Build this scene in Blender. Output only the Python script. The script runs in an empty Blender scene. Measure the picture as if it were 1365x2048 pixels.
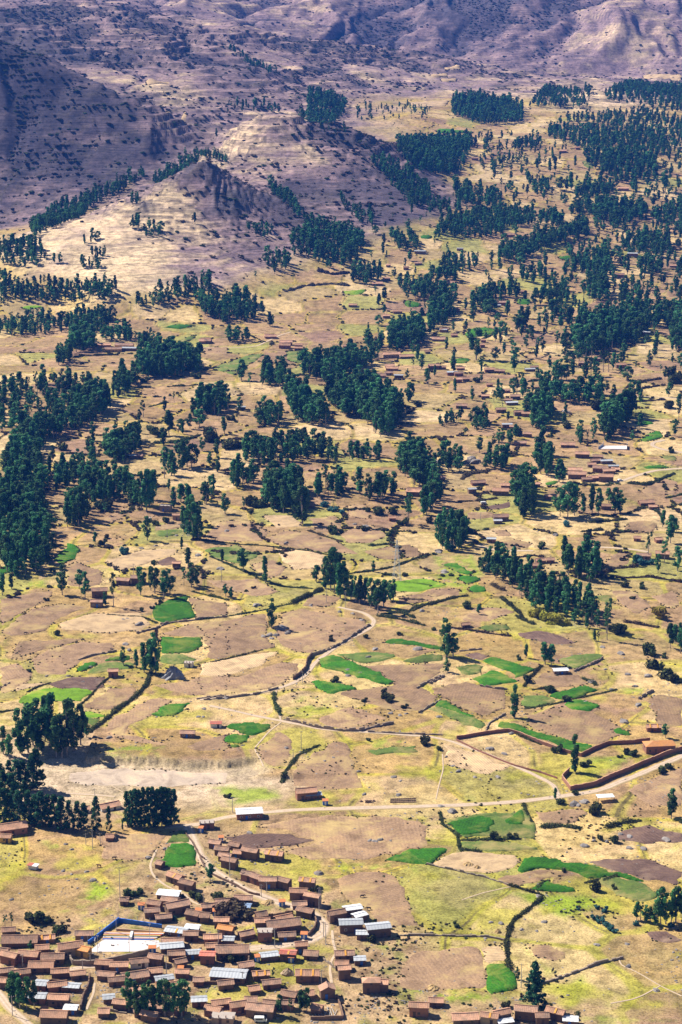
import bpy, math, random
import numpy as np
from mathutils import Vector, Matrix

# ------------------------------------------------------------------ camera, sky, sun, exposure
SC = bpy.context.scene
COL = SC.collection
CAM_Z, PITCH, FPX = 350.0, math.radians(15.2), 3870.0        # a high lookout over the valley
cam = bpy.data.cameras.new('camera'); cam_o = bpy.data.objects.new('camera', cam); COL.objects.link(cam_o)
cam.sensor_fit = 'HORIZONTAL'; cam.sensor_width = 36.0; cam.lens = 36.0 * FPX / 1365.0
cam.clip_start = 1.0; cam.clip_end = 40000.0
cam_o.location = (0, 0, CAM_Z); cam_o.rotation_euler = (math.pi / 2 - PITCH, 0, 0)
SC.camera = cam_o

SUN_EL, SUN_AZ = math.radians(46), (-0.86, 0.50)             # sun stands to the left, slightly behind the valley
world = bpy.data.worlds.new('World'); SC.world = world; world.use_nodes = True
wn = world.node_tree.nodes; wl = world.node_tree.links
sky = wn.new('ShaderNodeTexSky'); sky.sky_type = 'NISHITA'; sky.sun_disc = False
sky.sun_elevation = SUN_EL; sky.sun_rotation = math.atan2(SUN_AZ[0], SUN_AZ[1]); sky.altitude = 3500
wl.new(sky.outputs[0], wn['Background'].inputs[0]); wn['Background'].inputs[1].default_value = 0.05
sun = bpy.data.lights.new('sun', 'SUN'); sun.energy = 4.8; sun.angle = math.radians(0.53); sun.color = (1.0, 0.94, 0.84)
sun_o = bpy.data.objects.new('sun', sun); COL.objects.link(sun_o); sun_o.location = (-400, 900, 900)
sv = Vector((SUN_AZ[0] * math.cos(SUN_EL), SUN_AZ[1] * math.cos(SUN_EL), math.sin(SUN_EL)))
sun_o.rotation_euler = sv.to_track_quat('Z', 'Y').to_euler()
SC.view_settings.view_transform = 'Standard'; SC.view_settings.look = 'None'
SC.view_settings.exposure = 0.95; SC.view_settings.gamma = 1.0
SC.cycles.use_denoising = True
SC.cycles.max_bounces = 5; SC.cycles.diffuse_bounces = 3; SC.cycles.volume_bounces = 0
SC.cycles.transparent_max_bounces = 8

HAZE_D, HAZE_C = 5.6e-5, (.05, .24, 1.0)
RNG = random.Random(11); NR = np.random.RandomState(5)
R = math.radians

# ------------------------------------------------------------------ noise, projection
def _hash(ix, iy, s):
    h = (ix * 374761393 + iy * 668265263 + s * 974634777) & 0xffffffff
    h = ((h ^ (h >> 13)) * 1274126177) & 0xffffffff
    return ((h ^ (h >> 16)) & 0xffff) / 65535.0
def perlin(x, y, s=0):
    x = np.asarray(x, float); y = np.asarray(y, float)
    x0 = np.floor(x).astype(np.int64); y0 = np.floor(y).astype(np.int64); fx = x - x0; fy = y - y0
    def g(ix, iy, dx, dy):
        a = _hash(ix, iy, s) * 2 * np.pi
        return np.cos(a) * dx + np.sin(a) * dy
    ux = fx * fx * fx * (fx * (fx * 6 - 15) + 10); uy = fy * fy * fy * (fy * (fy * 6 - 15) + 10)
    a = g(x0, y0, fx, fy); b = g(x0 + 1, y0, fx - 1, fy); c = g(x0, y0 + 1, fx, fy - 1); d = g(x0 + 1, y0 + 1, fx - 1, fy - 1)
    return (a + (b - a) * ux + (c - a) * uy + (a - b - c + d) * ux * uy) * 1.5
def fbm(x, y, s=0, o=4, gain=.5):
    t = 0; a = 1; n = 0
    for i in range(o):
        t = t + a * perlin(x * 2 ** i, y * 2 ** i, s + i * 17); n += a; a *= gain
    return t / n
def sstep(a, b, x):
    t = np.clip((x - a) / (b - a), 0, 1); return t * t * (3 - 2 * t)

CP, SP = math.cos(PITCH), math.sin(PITCH)
def ray(px, py):
    u = (np.asarray(px, float) - 682.5) / FPX; v = (np.asarray(py, float) - 1024.0) / FPX
    return u, CP - v * SP, -SP - v * CP
def at_depth(px, py, Y):
    dx, dy, dz = ray(px, py); return Y * dx / dy, Y, CAM_Z + Y * dz / dy
# ------------------------------------------------------------------ the land: heights from survey points, then relief
CTRL = []
for X_ in (-0.45, -0.28, -0.18, -0.09, 0, 0.09, 0.18, 0.28, 0.45):
    for Y_, z_ in ((300, 0), (450, 0), (600, 0), (800, 0), (1000, 0), (1250, 0), (1500, 1), (1750, 4)):
        CTRL.append((X_ * Y_, Y_, z_, 0.0))
SURVEY = '''405 306 2470 1;340 360 2440 1;290 395 2420 1;200 430 2380 .9;100 462 2300 .6;60 550 2180 .3
480 360 2480 1;540 420 2430 1;600 452 2390 .7;300 520 2200 .9;400 500 2240 1;450 430 2380 1;215 560 2120 .5;215 640 2040 .1
330 600 2090 .2;430 540 2180 .6;520 520 2260 .5;560 560 2200 .2;640 520 2270 .2;100 450 2480 .2;150 432 2580 .2;250 372 2680 .3
320 330 2780 .4;400 288 2870 .5;0 470 2450 .2
0 440 2650 .8;0 350 2850 1;0 250 3020 1;0 150 3150 1;0 65 3270 1;100 400 2700 .9;100 300 2900 1;100 200 3080 1;90 100 3230 1
200 350 2780 .9;200 280 2940 1;200 190 3110 1;300 300 2890 .9;300 250 3000 1;300 215 3080 1;430 265 3010 .7;90 118 3450 .8
-220 440 2650 .9;-220 250 3000 1;-220 20 3300 1;-220 40 3700 1;-450 20 3000 1
170 0 4200 1;200 60 3850 1;300 110 3600 1;350 150 3450 1;400 60 3950 1;330 30 4050 1;500 150 3500 .9;420 205 3250 .6
560 200 3300 .6;450 110 3700 1;550 70 4200 1;250 0 4400 1;380 225 3130 .6;60 62 3800 1;60 20 4050 1
600 75 4250 .9;700 85 4200 .9;820 95 4150 .9;900 110 4100 .9;1000 145 4000 .7;650 130 3850 .8;750 150 3750 .8;850 170 3700 .6
600 170 3500 .6;700 200 3450 .4;800 200 3500 .3;950 180 3800 .4
700 66 4800 1;600 66 4700 1;900 100 4750 1;600 30 5100 1;700 20 5200 1;500 30 5000 1;400 5 4900 1;800 60 5000 1;850 30 5100 1
1000 130 4500 1;1000 80 4750 1;1000 20 5000 1;1100 142 4450 1;1200 142 4450 1;1365 142 4400 1;1365 60 4750 1;1200 60 4800 1
1365 0 5050 1;1200 0 5100 1;1000 -20 5200 1;600 0 5400 1
480 232 2950 1;560 230 3000 1;640 235 3000 1;700 245 2950 1;740 290 2850 1;800 350 2700 .9;860 415 2550 .5;600 300 2800 1
600 380 2600 1;650 430 2480 .7;700 350 2650 1;750 420 2500 .8;700 470 2400 .4;500 300 2780 1;450 282 2820 1;540 360 2610 1
440 247 2950 .9;400 264 3000 .8;560 217 3250 .6;480 217 3200 .6;680 227 3250 .5
900 470 2400 .05;1000 500 2350 .05;1100 480 2400 .05;1200 500 2380 .05;1365 520 2350 .05;1000 400 2650 .05;1200 400 2680 .05
1365 400 2700 .05;900 350 2800 .1;1050 320 2900 .1;1200 300 2950 .1;1365 300 3000 .1;850 280 3050 .1;950 240 3250 .15
1100 240 3300 .15;1365 230 3350 .15;850 230 3250 .2;1000 200 3500 .2;1365 180 3800 .3;1195 180 3550 .9;1120 212 3450 .3
1280 212 3450 .3;1195 228 3380 .3;1100 170 3850 .4;1250 160 4000 .5
900 600 2130 0;1100 600 2120 0;1365 600 2100 0;700 600 2130 0;600 620 2100 0;800 540 2250 0;1365 700 1890 0;1100 700 1890 0
100 640 2070 .1;0 640 2070 .1;0 560 2200 .2;150 600 2120 .2;100 700 1900 0;-220 640 2070 .3
1600 520 2350 .1;1600 400 2700 .2;1600 300 3000 .3;1600 230 3350 .5;1600 142 4400 1;1600 0 5050 1;1600 700 1890 0'''
for it in SURVEY.replace('\n', ';').split(';'):
    a, b, c, m = map(float, it.split())
    if a <= 320 and 2640 < c <= 3300 and m >= .8: c = 2640 + (c - 2640) * .62          # the left mountain is steep
    if 470 <= a <= 760 and b <= 310 and 2700 < c <= 3010: c = 2620 + (c - 2620) * .62   # the rounded hill behind the spur
    if c > 4400 and m == 1 and b < 140: c = 4400 + (c - 4400) * .62                     # and so is the far one
    X_, Y_, z_ = at_depth(a, b, c); CTRL.append((float(X_), Y_, float(z_), m))
for a in (-700, -200, 300, 682, 1000, 1400, 2000):
    for b, c in ((-140, 6000), (-330, 7600), (-420, 9500)):
        X_, Y_, z_ = at_depth(a, b, c); CTRL.append((float(X_), Y_, float(z_), 1.0))
HIDDEN = '330 2600 85;405 2640 98;480 2640 95;550 2560 85;250 2560 72;560 2990 118;640 2990 118;480 2950 124;700 2960 112;0 3170 225;90 3140 208;200 3070 172;300 3060 150;430 3130 142;700 4500 190;850 4450 178;600 4480 195;950 4350 168;-200 3450 220;770 2960 118;400 4300 275;170 4400 300;330 4250 285'
for it in HIDDEN.split(';'):                              # hollows behind the crests
    a, b, c = map(float, it.split()); CTRL.append(((a - 682.5) / FPX * b, b, c, .7))
CTRL = np.array(CTRL)
_d = np.hypot(CTRL[:, None, 0] - CTRL[None, :, 0], CTRL[:, None, 1] - CTRL[None, :, 1])
_W = np.linalg.solve(_d + 0.5 * np.eye(len(CTRL)), CTRL[:, 2:4])

# polar-free grid: columns fan out with distance so that the cells stay small near the village
UA = np.concatenate([np.linspace(-.46, -.215, 26)[:-1], np.linspace(-.215, .215, 580), np.linspace(.215, .46, 26)[1:]])
yy = [300.0]
while yy[-1] < 9300:
    y = yy[-1]
    yy.append(y + (6.0 if y < 560 else min(0.86 * (y / 620) ** 1.75, 9.0) if y < 5300 else 60.0))
YA = np.array(yy)
GX = UA[None, :] * YA[:, None]; GY = np.repeat(YA[:, None], len(UA), 1)
Z = np.zeros_like(GX); MM = np.zeros_like(GX)
for i0 in range(0, len(YA), 40):
    bx = GX[i0:i0 + 40]; by = GY[i0:i0 + 40]
    za = np.zeros_like(bx); ma = np.zeros_like(bx)
    for k in range(len(CTRL)):
        r_ = np.sqrt((bx - CTRL[k, 0]) ** 2 + (by - CTRL[k, 1]) ** 2); za += _W[k, 0] * r_; ma += _W[k, 1] * r_
    Z[i0:i0 + 40] = za; MM[i0:i0 + 40] = ma
MM = np.clip(MM, 0, 1)
def gauss_blur(A, n):
    for _ in range(n):
        A[1:-1] = (A[:-2] + 2 * A[1:-1] + A[2:]) / 4; A[:, 1:-1] = (A[:, :-2] + 2 * A[:, 1:-1] + A[:, 2:]) / 4
    return A
Z = gauss_blur(Z, 10); MM = gauss_blur(MM, 10)
far = sstep(1700, 3200, GY)
Z += (1 - MM) * (1.6 * fbm(GX / 130, GY / 130, 1, 3) + .35 * fbm(GX / 18, GY / 18, 2, 3)) * sstep(350, 600, GY)
Z += (1 - MM) * far * 5 * fbm(GX / 170, GY / 170, 3, 3)
rid = 1 - np.abs(fbm(GX / 300 + .4 * fbm(GX / 200, GY / 200, 9, 2), GY / 420, 4, 4, .5)) * 2.6
Z += MM * (7 * (rid - .55) * sstep(2600, 3600, GY) + 3 * (rid - .55))
gul = 1 - np.abs(fbm((GX + .35 * GY) / 210 + .5 * fbm(GX / 180, GY / 220, 10, 2), GY / 620, 12, 4, .5)) * 3.0
gul2 = 1 - np.abs(fbm((GX - .3 * GY) / 300 + .5 * fbm(GX / 260, GY / 300, 14, 2), GY / 900, 13, 4, .55)) * 3.0
Z += MM * (-13 * (gul - .5) * sstep(2600, 2900, GY) * (1 - sstep(4300, 4450, GY)) * sstep(.55, .9, MM) + -30 * (gul2 - .5) * sstep(4400, 4650, GY))
rid2 = 1 - np.abs(fbm(GX / 90, GY / 130, 6, 3)) * 2.6
Z += MM * ((2.5 + 1.5 * sstep(2500, 3200, GY)) * (rid2 - .55) + 1.8 * fbm(GX / 22, GY / 26, 7, 3))
# stepped terraces on the hillsides
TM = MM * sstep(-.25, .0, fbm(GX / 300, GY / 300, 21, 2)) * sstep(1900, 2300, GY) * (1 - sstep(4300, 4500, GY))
st = np.where(GY < 2750, 4.6, 10.0); q = Z / st + .5 * fbm(GX / 60, GY / 60, 23, 2); fr = q - np.floor(q)
Z += TM * st * (sstep(.6, .95, fr) - fr) * .85
# crags near the small peak and on the far mountain
def bump(px, py, Y, rx, ry):
    X_, Y_, _ = at_depth(px, py, Y); return np.exp(-((GX - X_) / rx) ** 2 - ((GY - Y_) / ry) ** 2)
ROCK = np.clip(bump(425, 360, 2460, 45, 75) + bump(290, 420, 2390, 14, 45) + .9 * bump(880, 60, 4950, 130, 120) + .9 * bump(1030, 60, 4900, 80, 150)
               + .6 * bump(470, 400, 2420, 30, 50), 0, 1)
ROCK *= sstep(-.25, .25, fbm(GX / 40, GY / 60, 31, 3))
Z += ROCK * (5 * np.maximum(0, 1 - np.abs(fbm(GX / 22, GY / 30, 33, 4)) * 3) + 5 * np.maximum(0, fbm(GX / 9, GY / 9, 34, 4, .65)))

def inpoly(X, Y, P):
    P = np.asarray(P, float); ins = np.zeros(X.shape, bool); n = len(P); j = n - 1
    for i in range(n):
        xi, yi = P[i]; xj, yj = P[j]
        if yi != yj:
            c = ((yi > Y) != (yj > Y)) & (X < (xj - xi) * (Y - yi) / (yj - yi) + xi); ins ^= c
        j = i
    return ins
def polydist(X, Y, P, closed=True):
    P = np.asarray(P, float); d = np.full(X.shape, 1e9); n = len(P)
    for i in range(n if closed else n - 1):
        a = P[i]; b = P[(i + 1) % n]; ab = b - a; L = ab @ ab + 1e-9
        t = np.clip(((X - a[0]) * ab[0] + (Y - a[1]) * ab[1]) / L, 0, 1)
        d = np.minimum(d, np.hypot(X - a[0] - t * ab[0], Y - a[1] - t * ab[1]))
    return d
def on_plane(px, py, z):
    dx, dy, dz = ray(px, py); t = (z - CAM_Z) / dz; return np.stack([t * dx, t * dy], -1)
def window(P, pad):
    P = np.asarray(P); u = P[:, 0] / P[:, 1]
    i0, i1 = np.searchsorted(YA, P[:, 1].min() - pad), np.searchsorted(YA, P[:, 1].max() + pad)
    e = pad / max(P[:, 1].min(), 1); j0, j1 = np.searchsorted(UA, u.min() - e), np.searchsorted(UA, u.max() + e)
    return slice(max(i0 - 1, 0), i1 + 1), slice(max(j0 - 1, 0), j1 + 1)
# the levelled pit floor with its cut bank
pit = on_plane(np.array([115, 200, 300, 370, 455, 500, 520, 470, 330, 180, 120]), np.array([1538, 1530, 1533, 1541, 1540, 1535, 1548, 1570, 1578, 1577, 1565]), -2.8)
w = window(pit, 70); dd = polydist(GX[w], GY[w], pit); ii = inpoly(GX[w], GY[w], pit)
back = np.where(GY[w] > pit[:, 1].mean() - 6, 1.0, 0.0) * (GX[w] > pit[0, 0] + 12)
rough = 1.7 * fbm(GX[w] / 3, GY[w] / 10, 41, 3, .7) + 2.2 * fbm(GX[w] / 11, GY[w] / 14, 43, 3)
fall = np.where(ii, 1.0, np.where(back > 0, 1 - sstep(.5, 5.5, dd + rough), 1 - sstep(0, 55, dd)))
PIT = np.zeros_like(Z); PIT[w] = fall; BANK = np.zeros_like(Z); BANK[w] = np.where(ii, 0, back * (1 - sstep(2, 9, dd)))
Z[w] = Z[w] * (1 - fall) + (-2.8 + .25 * fbm(GX[w] / 15, GY[w] / 15, 42, 2)) * fall
# level ground under the sports court
court_px = [(174, 1907), (206, 1866), (324, 1866), (318, 1905), (250, 1912)]
CZ = 0.9
court = on_plane(np.array([p[0] for p in court_px]), np.array([p[1] for p in court_px]), CZ)
w = window(court, 30); dd = polydist(GX[w], GY[w], court); f = np.where(inpoly(GX[w], GY[w], court), 1, 1 - sstep(1.5, 12, dd))
Z[w] = Z[w] * (1 - f) + CZ * f

def H(x, y):
    x = np.asarray(x, float); y = np.asarray(y, float)
    a = np.clip(np.interp(y, YA, np.arange(len(YA))), 0, len(YA) - 1.001); b = np.clip(np.interp(x / np.maximum(y, 1), UA, np.arange(len(UA))), 0, len(UA) - 1.001)
    i = a.astype(int); j = b.astype(int); fa = a - i; fb = b - j
    return (Z[i, j] * (1 - fa) + Z[i + 1, j] * fa) * (1 - fb) + (Z[i, j + 1] * (1 - fa) + Z[i + 1, j + 1] * fa) * fb
_TS = np.concatenate([np.arange(480, 1300, 5.0), np.geomspace(1300, 8500, 420)])
def ground(px, py):
    """first point of the land seen along a line of sight: N x 3"""
    px = np.atleast_1d(np.asarray(px, float)); py = np.atleast_1d(np.asarray(py, float)); dx, dy, dz = ray(px, py)
    lo = np.full(px.shape, _TS[0]); hi = np.full(px.shape, np.nan); act = np.ones(px.shape, bool)
    for t in _TS:
        below = act & (CAM_Z + t * dz < H(t * dx, t * dy)); hi[below] = t; act &= ~below; lo[act] = t
        if not act.any(): break
    hi = np.where(np.isnan(hi), lo, hi)
    for _ in range(18):
        m = (lo + hi) / 2; b = CAM_Z + m * dz < H(m * dx, m * dy); hi = np.where(b, m, hi); lo = np.where(b, lo, m)
    t = (lo + hi) / 2; return np.stack([t * dx, t * dy, H(t * dx, t * dy)], -1)
def mpp(p):                                                   # metres that one photo pixel spans at a point
    return float(np.sqrt(p[0] ** 2 + p[1] ** 2 + (CAM_Z - p[2]) ** 2)) / FPX
# crops of the photograph in which things were measured
ZM = {0: (0, 0, 1), 1: (0, 1700, 1 / 3), 2: (400, 1620, 1 / 3), 3: (800, 1600, .4139), 4: (0, 1350, 1 / 3), 5: (400, 1180, .3736), 6: (860, 1180, .37),
      7: (0, 1000, 1 / 3), 8: (0, 600, 1 / 3), 9: (400, 640, 1 / 3), 10: (800, 640, .4139), 11: (400, 900, .3736), 12: (860, 900, .37),
      13: (0, 250, 1 / 3), 14: (400, 250, .3736), 15: (860, 250, .37)}
def zpx(k, pts):
    a, b, s = ZM[k]; return [(a + x * s, b + y * s) for x, y in pts]
def gpts(k, pts):
    q = np.array(zpx(k, pts)); return ground(q[:, 0], q[:, 1])
def nums(s): return [tuple(float(v) for v in t.split(',')) for t in s.split()]
# ------------------------------------------------------------------ materials
def mat(name, rough=.9, spec=.2):
    m = bpy.data.materials.new(name); m.use_nodes = True; nt = m.node_tree; b = nt.nodes['Principled BSDF']
    b.inputs['Roughness'].default_value = rough; b.inputs['Specular IOR Level'].default_value = spec
    return m, nt, b
def N(nt, t, **kw):
    n = nt.nodes.new(t)
    for k, v in kw.items():
        if k in n.inputs: n.inputs[k].default_value = v
        else: setattr(n, k, v)
    return n
def ramp(nt, fac, stops):
    r = nt.nodes.new('ShaderNodeValToRGB'); e = r.color_ramp.elements
    while len(e) < len(stops): e.new(.5)
    for q, (p, c) in zip(e, stops): q.position = p; q.color = (*c, 1)
    nt.links.new(fac, r.inputs[0]); return r.outputs[0]
def mixc(nt, a, b, fac, mode='MIX'):
    m = nt.nodes.new('ShaderNodeMix'); m.data_type = 'RGBA'; m.blend_type = mode
    for i, v in ((6, a), (7, b), (0, fac)):
        if hasattr(v, 'is_linked'): nt.links.new(v, m.inputs[i])
        elif i == 0: m.inputs[0].default_value = v
        else: m.inputs[i].default_value = (*v, 1)
    return m.outputs[2]
def noise(nt, scale, detail=4, rough=.6, coord=None, dist=0):
    n = N(nt, 'ShaderNodeTexNoise', Scale=scale, Detail=detail, Roughness=rough, Distortion=dist)
    if coord is not None: nt.links.new(coord, n.inputs['Vector'])
    return n.outputs['Fac']
def bumpn(nt, b, h, strength, dist):
    n = N(nt, 'ShaderNodeBump', Strength=strength, Distance=dist); nt.links.new(h, n.inputs['Height']); nt.links.new(n.outputs[0], b.inputs['Normal'])
def wcoord(nt):
    return nt.nodes.new('ShaderNodeNewGeometry').outputs['Position']
def simple(name, col, var=.25, scale=1.5, rough=.9, spec=.15, metallic=0, rnd=0, bump=0):
    """a plain worn surface: base colour, blotches, and a shift from thing to thing"""
    m, nt, b = mat(name, rough, spec); b.inputs['Metallic'].default_value = metallic
    tc = wcoord(nt); n1 = noise(nt, scale, 5, .65, tc); n2 = noise(nt, scale * .12, 2, .5, tc)
    lo = tuple(c * (1 - var) for c in col); hi = tuple(min(1, c * (1 + var)) for c in col)
    c = ramp(nt, n1, [(.3, lo), (.7, hi)])
    c = mixc(nt, c, tuple(x * .75 + .05 for x in col), n2)
    if rnd:
        oi = nt.nodes.new('ShaderNodeObjectInfo'); hsv = nt.nodes.new('ShaderNodeHueSaturation')
        mr = N(nt, 'ShaderNodeMapRange'); mr.inputs[3].default_value = 1 - rnd; mr.inputs[4].default_value = 1 + rnd
        nt.links.new(oi.outputs['Random'], mr.inputs[0]); nt.links.new(mr.outputs[0], hsv.inputs['Value']); nt.links.new(c, hsv.inputs['Color']); c = hsv.outputs[0]
    nt.links.new(c, b.inputs['Base Color'])
    if bump: bumpn(nt, b, n1, bump, .1)
    return m
def mesh_np(name, V, F, m=None):
    """V: n x 3, F: list of equal-length index rows as array"""
    V = np.ascontiguousarray(V, dtype=np.float32); F = np.ascontiguousarray(F, dtype=np.int32); k = F.shape[1]
    me = bpy.data.meshes.new(name); me.vertices.add(len(V)); me.vertices.foreach_set('co', V.ravel())
    me.loops.add(F.size); me.loops.foreach_set('vertex_index', F.ravel())
    me.polygons.add(len(F)); me.polygons.foreach_set('loop_start', np.arange(0, F.size, k, dtype=np.int32))
    me.update(calc_edges=True)
    if m: me.materials.append(m)
    return me
def link(name, me, parent=None, loc=None):
    o = bpy.data.objects.new(name, me); COL.objects.link(o)
    if parent: o.parent = parent
    if loc is not None: o.location = loc
    return o
def tag(o, label=None, cat=None, group=None, kind=None):
    for k, v in (('label', label), ('category', cat), ('group', group), ('kind', kind)):
        if v: o[k] = v
    return o
def smooth(me):
    me.polygons.foreach_set('use_smooth', np.ones(len(me.polygons), bool)); return me

# ------------------------------------------------------------------ colours of the land
def lerp(a, b, t): return a + (b - a) * t[..., None]
def C3(*c): return np.array(c)
STRAW = C3(.50, .35, .07); PALE = C3(.55, .385, .155); OLIVE = C3(.27, .27, .045); SOIL = C3(.31, .195, .115); DARK = C3(.16, .095, .07); MAUVE = C3(.27, .155, .145)
n_a = fbm(GX / 60, GY / 80, 51, 4); n_b = fbm(GX / 9, GY / 11, 52, 4, .65); n_c = fbm(GX / 160, GY / 200, 53, 3)
colr = lerp(np.broadcast_to(STRAW, GX.shape + (3,)), PALE, sstep(-.25, .35, n_a + .3 * n_b))
colr = lerp(colr, OLIVE, (.7 - .3 * sstep(900, 1400, GY)) * sstep(.08, .36, n_c + .35 * n_b + .2 * n_a))
colr = lerp(colr, SOIL, .8 * sstep(.08, .3, fbm(GX / 35, GY / 45, 55, 4)))
# patchwork of small plots further up the valley
sx, sy = 46.0, 52.0
wx = GX / sx + .35 * fbm(GX / 70, GY / 70, 61, 2); wy = GY / sy + .35 * fbm(GX / 70, GY / 70, 62, 2)
cx = np.floor(wx).astype(np.int64); cy = np.floor(wy).astype(np.int64)
d1 = np.full(GX.shape, 9.0); d2 = d1.copy(); idv = np.zeros(GX.shape)
for ox in (-1, 0, 1):
    for oy in (-1, 0, 1):
        qx = cx + ox; qy = cy + oy; d = np.hypot(qx + .15 + .7 * _hash(qx, qy, 71) - wx, qy + .15 + .7 * _hash(qx, qy, 72) - wy)
        nb = d < d1; d2 = np.where(nb, d1, np.minimum(d2, d)); idv = np.where(nb, _hash(qx, qy, 73), idv); d1 = np.where(nb, d, d1)
edge = d2 - d1
PLOT = np.stack([SOIL, SOIL * 1.12, C3(.58, .42, .24), SOIL * .9, SOIL * 1.25, C3(.55, .39, .22), SOIL * 1.15, C3(.40, .29, .15), DARK * 1.7, SOIL, C3(.60, .43, .22), C3(.30, .29, .09)])[np.minimum((idv * 12).astype(int), 11)]
pm = sstep(.05, .11, edge) * (.72 + .28 * sstep(1000, 1300, GY)) * (1 - sstep(.12, .35, MM)) * .85
colr = lerp(colr, PLOT * (1 + .25 * n_b[..., None]), pm)
VERGE = sstep(1050, 1300, GY) * (1 - sstep(.02, .07, edge)) * (1 - sstep(.2, .4, MM))
colr = lerp(colr, C3(.25, .21, .07), VERGE * .6)
colr = lerp(colr, C3(.40, .36, .06), (1 - sstep(.03, .09, edge)) * (1 - sstep(1050, 1400, GY)) * .6)
colr = lerp(colr, C3(.12, .09, .045), (1 - sstep(.010, .028, edge)) * (1 - sstep(.15, .3, MM)) * sstep(-.12, .1, fbm(GX / 50, GY / 50, 98, 2)) * .8)
# hillsides: mauve earth, tan grass, dark scrub; shaded slopes painted darker
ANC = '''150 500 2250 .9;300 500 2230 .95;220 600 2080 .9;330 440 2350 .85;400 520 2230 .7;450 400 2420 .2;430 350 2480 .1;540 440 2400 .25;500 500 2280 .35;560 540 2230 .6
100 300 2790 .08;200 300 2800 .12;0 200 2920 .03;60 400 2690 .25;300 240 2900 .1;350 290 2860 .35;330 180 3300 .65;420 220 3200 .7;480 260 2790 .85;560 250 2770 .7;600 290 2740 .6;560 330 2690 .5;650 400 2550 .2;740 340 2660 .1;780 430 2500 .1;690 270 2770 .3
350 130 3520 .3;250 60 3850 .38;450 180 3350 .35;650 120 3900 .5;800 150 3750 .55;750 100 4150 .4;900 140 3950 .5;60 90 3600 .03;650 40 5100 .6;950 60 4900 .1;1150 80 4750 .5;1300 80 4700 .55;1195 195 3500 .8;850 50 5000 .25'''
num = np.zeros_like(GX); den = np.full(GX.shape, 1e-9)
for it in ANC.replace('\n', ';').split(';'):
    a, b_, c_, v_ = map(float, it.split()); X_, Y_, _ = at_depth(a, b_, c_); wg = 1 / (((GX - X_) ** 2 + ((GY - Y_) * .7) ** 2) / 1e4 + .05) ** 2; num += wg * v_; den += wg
DRY_SHADE = num / den  # also holds painted shade: cloud shadow at upper left, hill sides off the sun
strk = .6 * fbm(GX / 70 + .5 * n_a, GY / 16, 82, 5, .6) + .5 * perlin(GX / 60, Z / 3.2, 88) * sstep(2000, 2200, GY); blot = fbm(GX / 120, GY / 110, 81, 5, .6)
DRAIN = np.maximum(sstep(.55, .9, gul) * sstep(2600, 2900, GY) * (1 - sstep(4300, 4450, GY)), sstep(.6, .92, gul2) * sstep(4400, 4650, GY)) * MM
tt = np.clip(DRY_SHADE - .35 * DRAIN + .55 * blot + .45 * strk, 0, 1)
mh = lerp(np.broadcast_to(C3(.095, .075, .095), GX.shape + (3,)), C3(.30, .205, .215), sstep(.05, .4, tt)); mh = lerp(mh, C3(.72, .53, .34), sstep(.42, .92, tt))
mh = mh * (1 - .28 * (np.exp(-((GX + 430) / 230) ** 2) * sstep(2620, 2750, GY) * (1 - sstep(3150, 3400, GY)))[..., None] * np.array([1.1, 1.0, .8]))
flank = sstep(.5, .9, DRY_SHADE)
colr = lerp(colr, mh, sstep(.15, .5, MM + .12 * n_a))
colr = lerp(colr, C3(.10, .09, .11), ROCK * .85)
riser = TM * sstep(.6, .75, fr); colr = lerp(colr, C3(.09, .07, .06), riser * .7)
# bare pit floor, its cut bank, the village ground
colr = lerp(colr, C3(.55, .42, .30) * (1 + .12 * n_b[..., None]), PIT * .9 * sstep(-.5, .1, n_a + .4 * n_b + .25))
colr = lerp(colr, C3(.50, .38, .24), BANK * .9)
vil = on_plane(np.array([380, 480, 640, 690, 800, 880, 1180, 1240, 640, -80, -80, 60, 150, 240, 300, 350]), np.array([1655, 1690, 1790, 1840, 1890, 2010, 2025, 2150, 2200, 2200, 1890, 1900, 1850, 1800, 1760, 1700]), 0)
w = window(vil, 30); vd = polydist(GX[w], GY[w], vil); vm = np.where(inpoly(GX[w], GY[w], vil), 1.0, 1 - sstep(0, 18, vd))
earth = lerp(np.broadcast_to(C3(.40, .27, .16), GX[w].shape + (3,)), C3(.27, .25, .08), sstep(.05, .35, fbm(GX[w] / 14, GY[w] / 16, 91, 3)))
earth = lerp(earth, C3(.24, .15, .09), sstep(.1, .4, fbm(GX[w] / 8, GY[w] / 9, 92, 3)))
colr[w] = lerp(colr[w], earth, vm * .85)
GREENS = [(3, '430,420 700,440 900,440 1150,500 1100,560 960,540 800,600 600,520', .8), (1, '430,130 700,190 720,260 600,330 400,390 330,380 480,250', .9), (3, '700,900 900,820 960,900 950,980 800,1040', .7), (3, '0,880 420,920 580,940 560,1000 300,1000 60,960', .75),
          (5, '850,790 1130,780 1200,900 900,900', .6), (5, '0,1040 420,1040 480,1120 150,1170', .7), (5, '1160,920 1280,900 1290,1010 1200,1040', .8), (4, '580,490 1000,420 980,490 600,530', .7), (5, '500,560 700,570 760,640 620,700 470,680', .6), (6, '760,900 1150,870 1200,900 900,1040 780,1060', .6), (2, '780,310 1100,310 1365,340 1365,420 1000,370 800,400', .7), (2, '960,730 1250,740 1280,830 1100,860 980,810', .8), (7, '600,370 720,420 650,440 590,410', .8), (4, '620,400 1000,425 980,470 600,480', .8), (4, '200,980 400,980 500,1060 520,1110 300,1080', .6),
          (3, '540,650 700,780 790,830 700,870 600,750', .7), (3, '860,1030 1365,1060 1365,1082 860,1082', .8), (12, '0,560 260,560 330,700 220,790 0,760', .65), (6, '1000,520 1200,520 1180,580 1050,590', .7), (7, '0,820 60,830 60,980 0,1000', .7), (7, '130,500 320,450 300,540 140,540', .8)]
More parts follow.
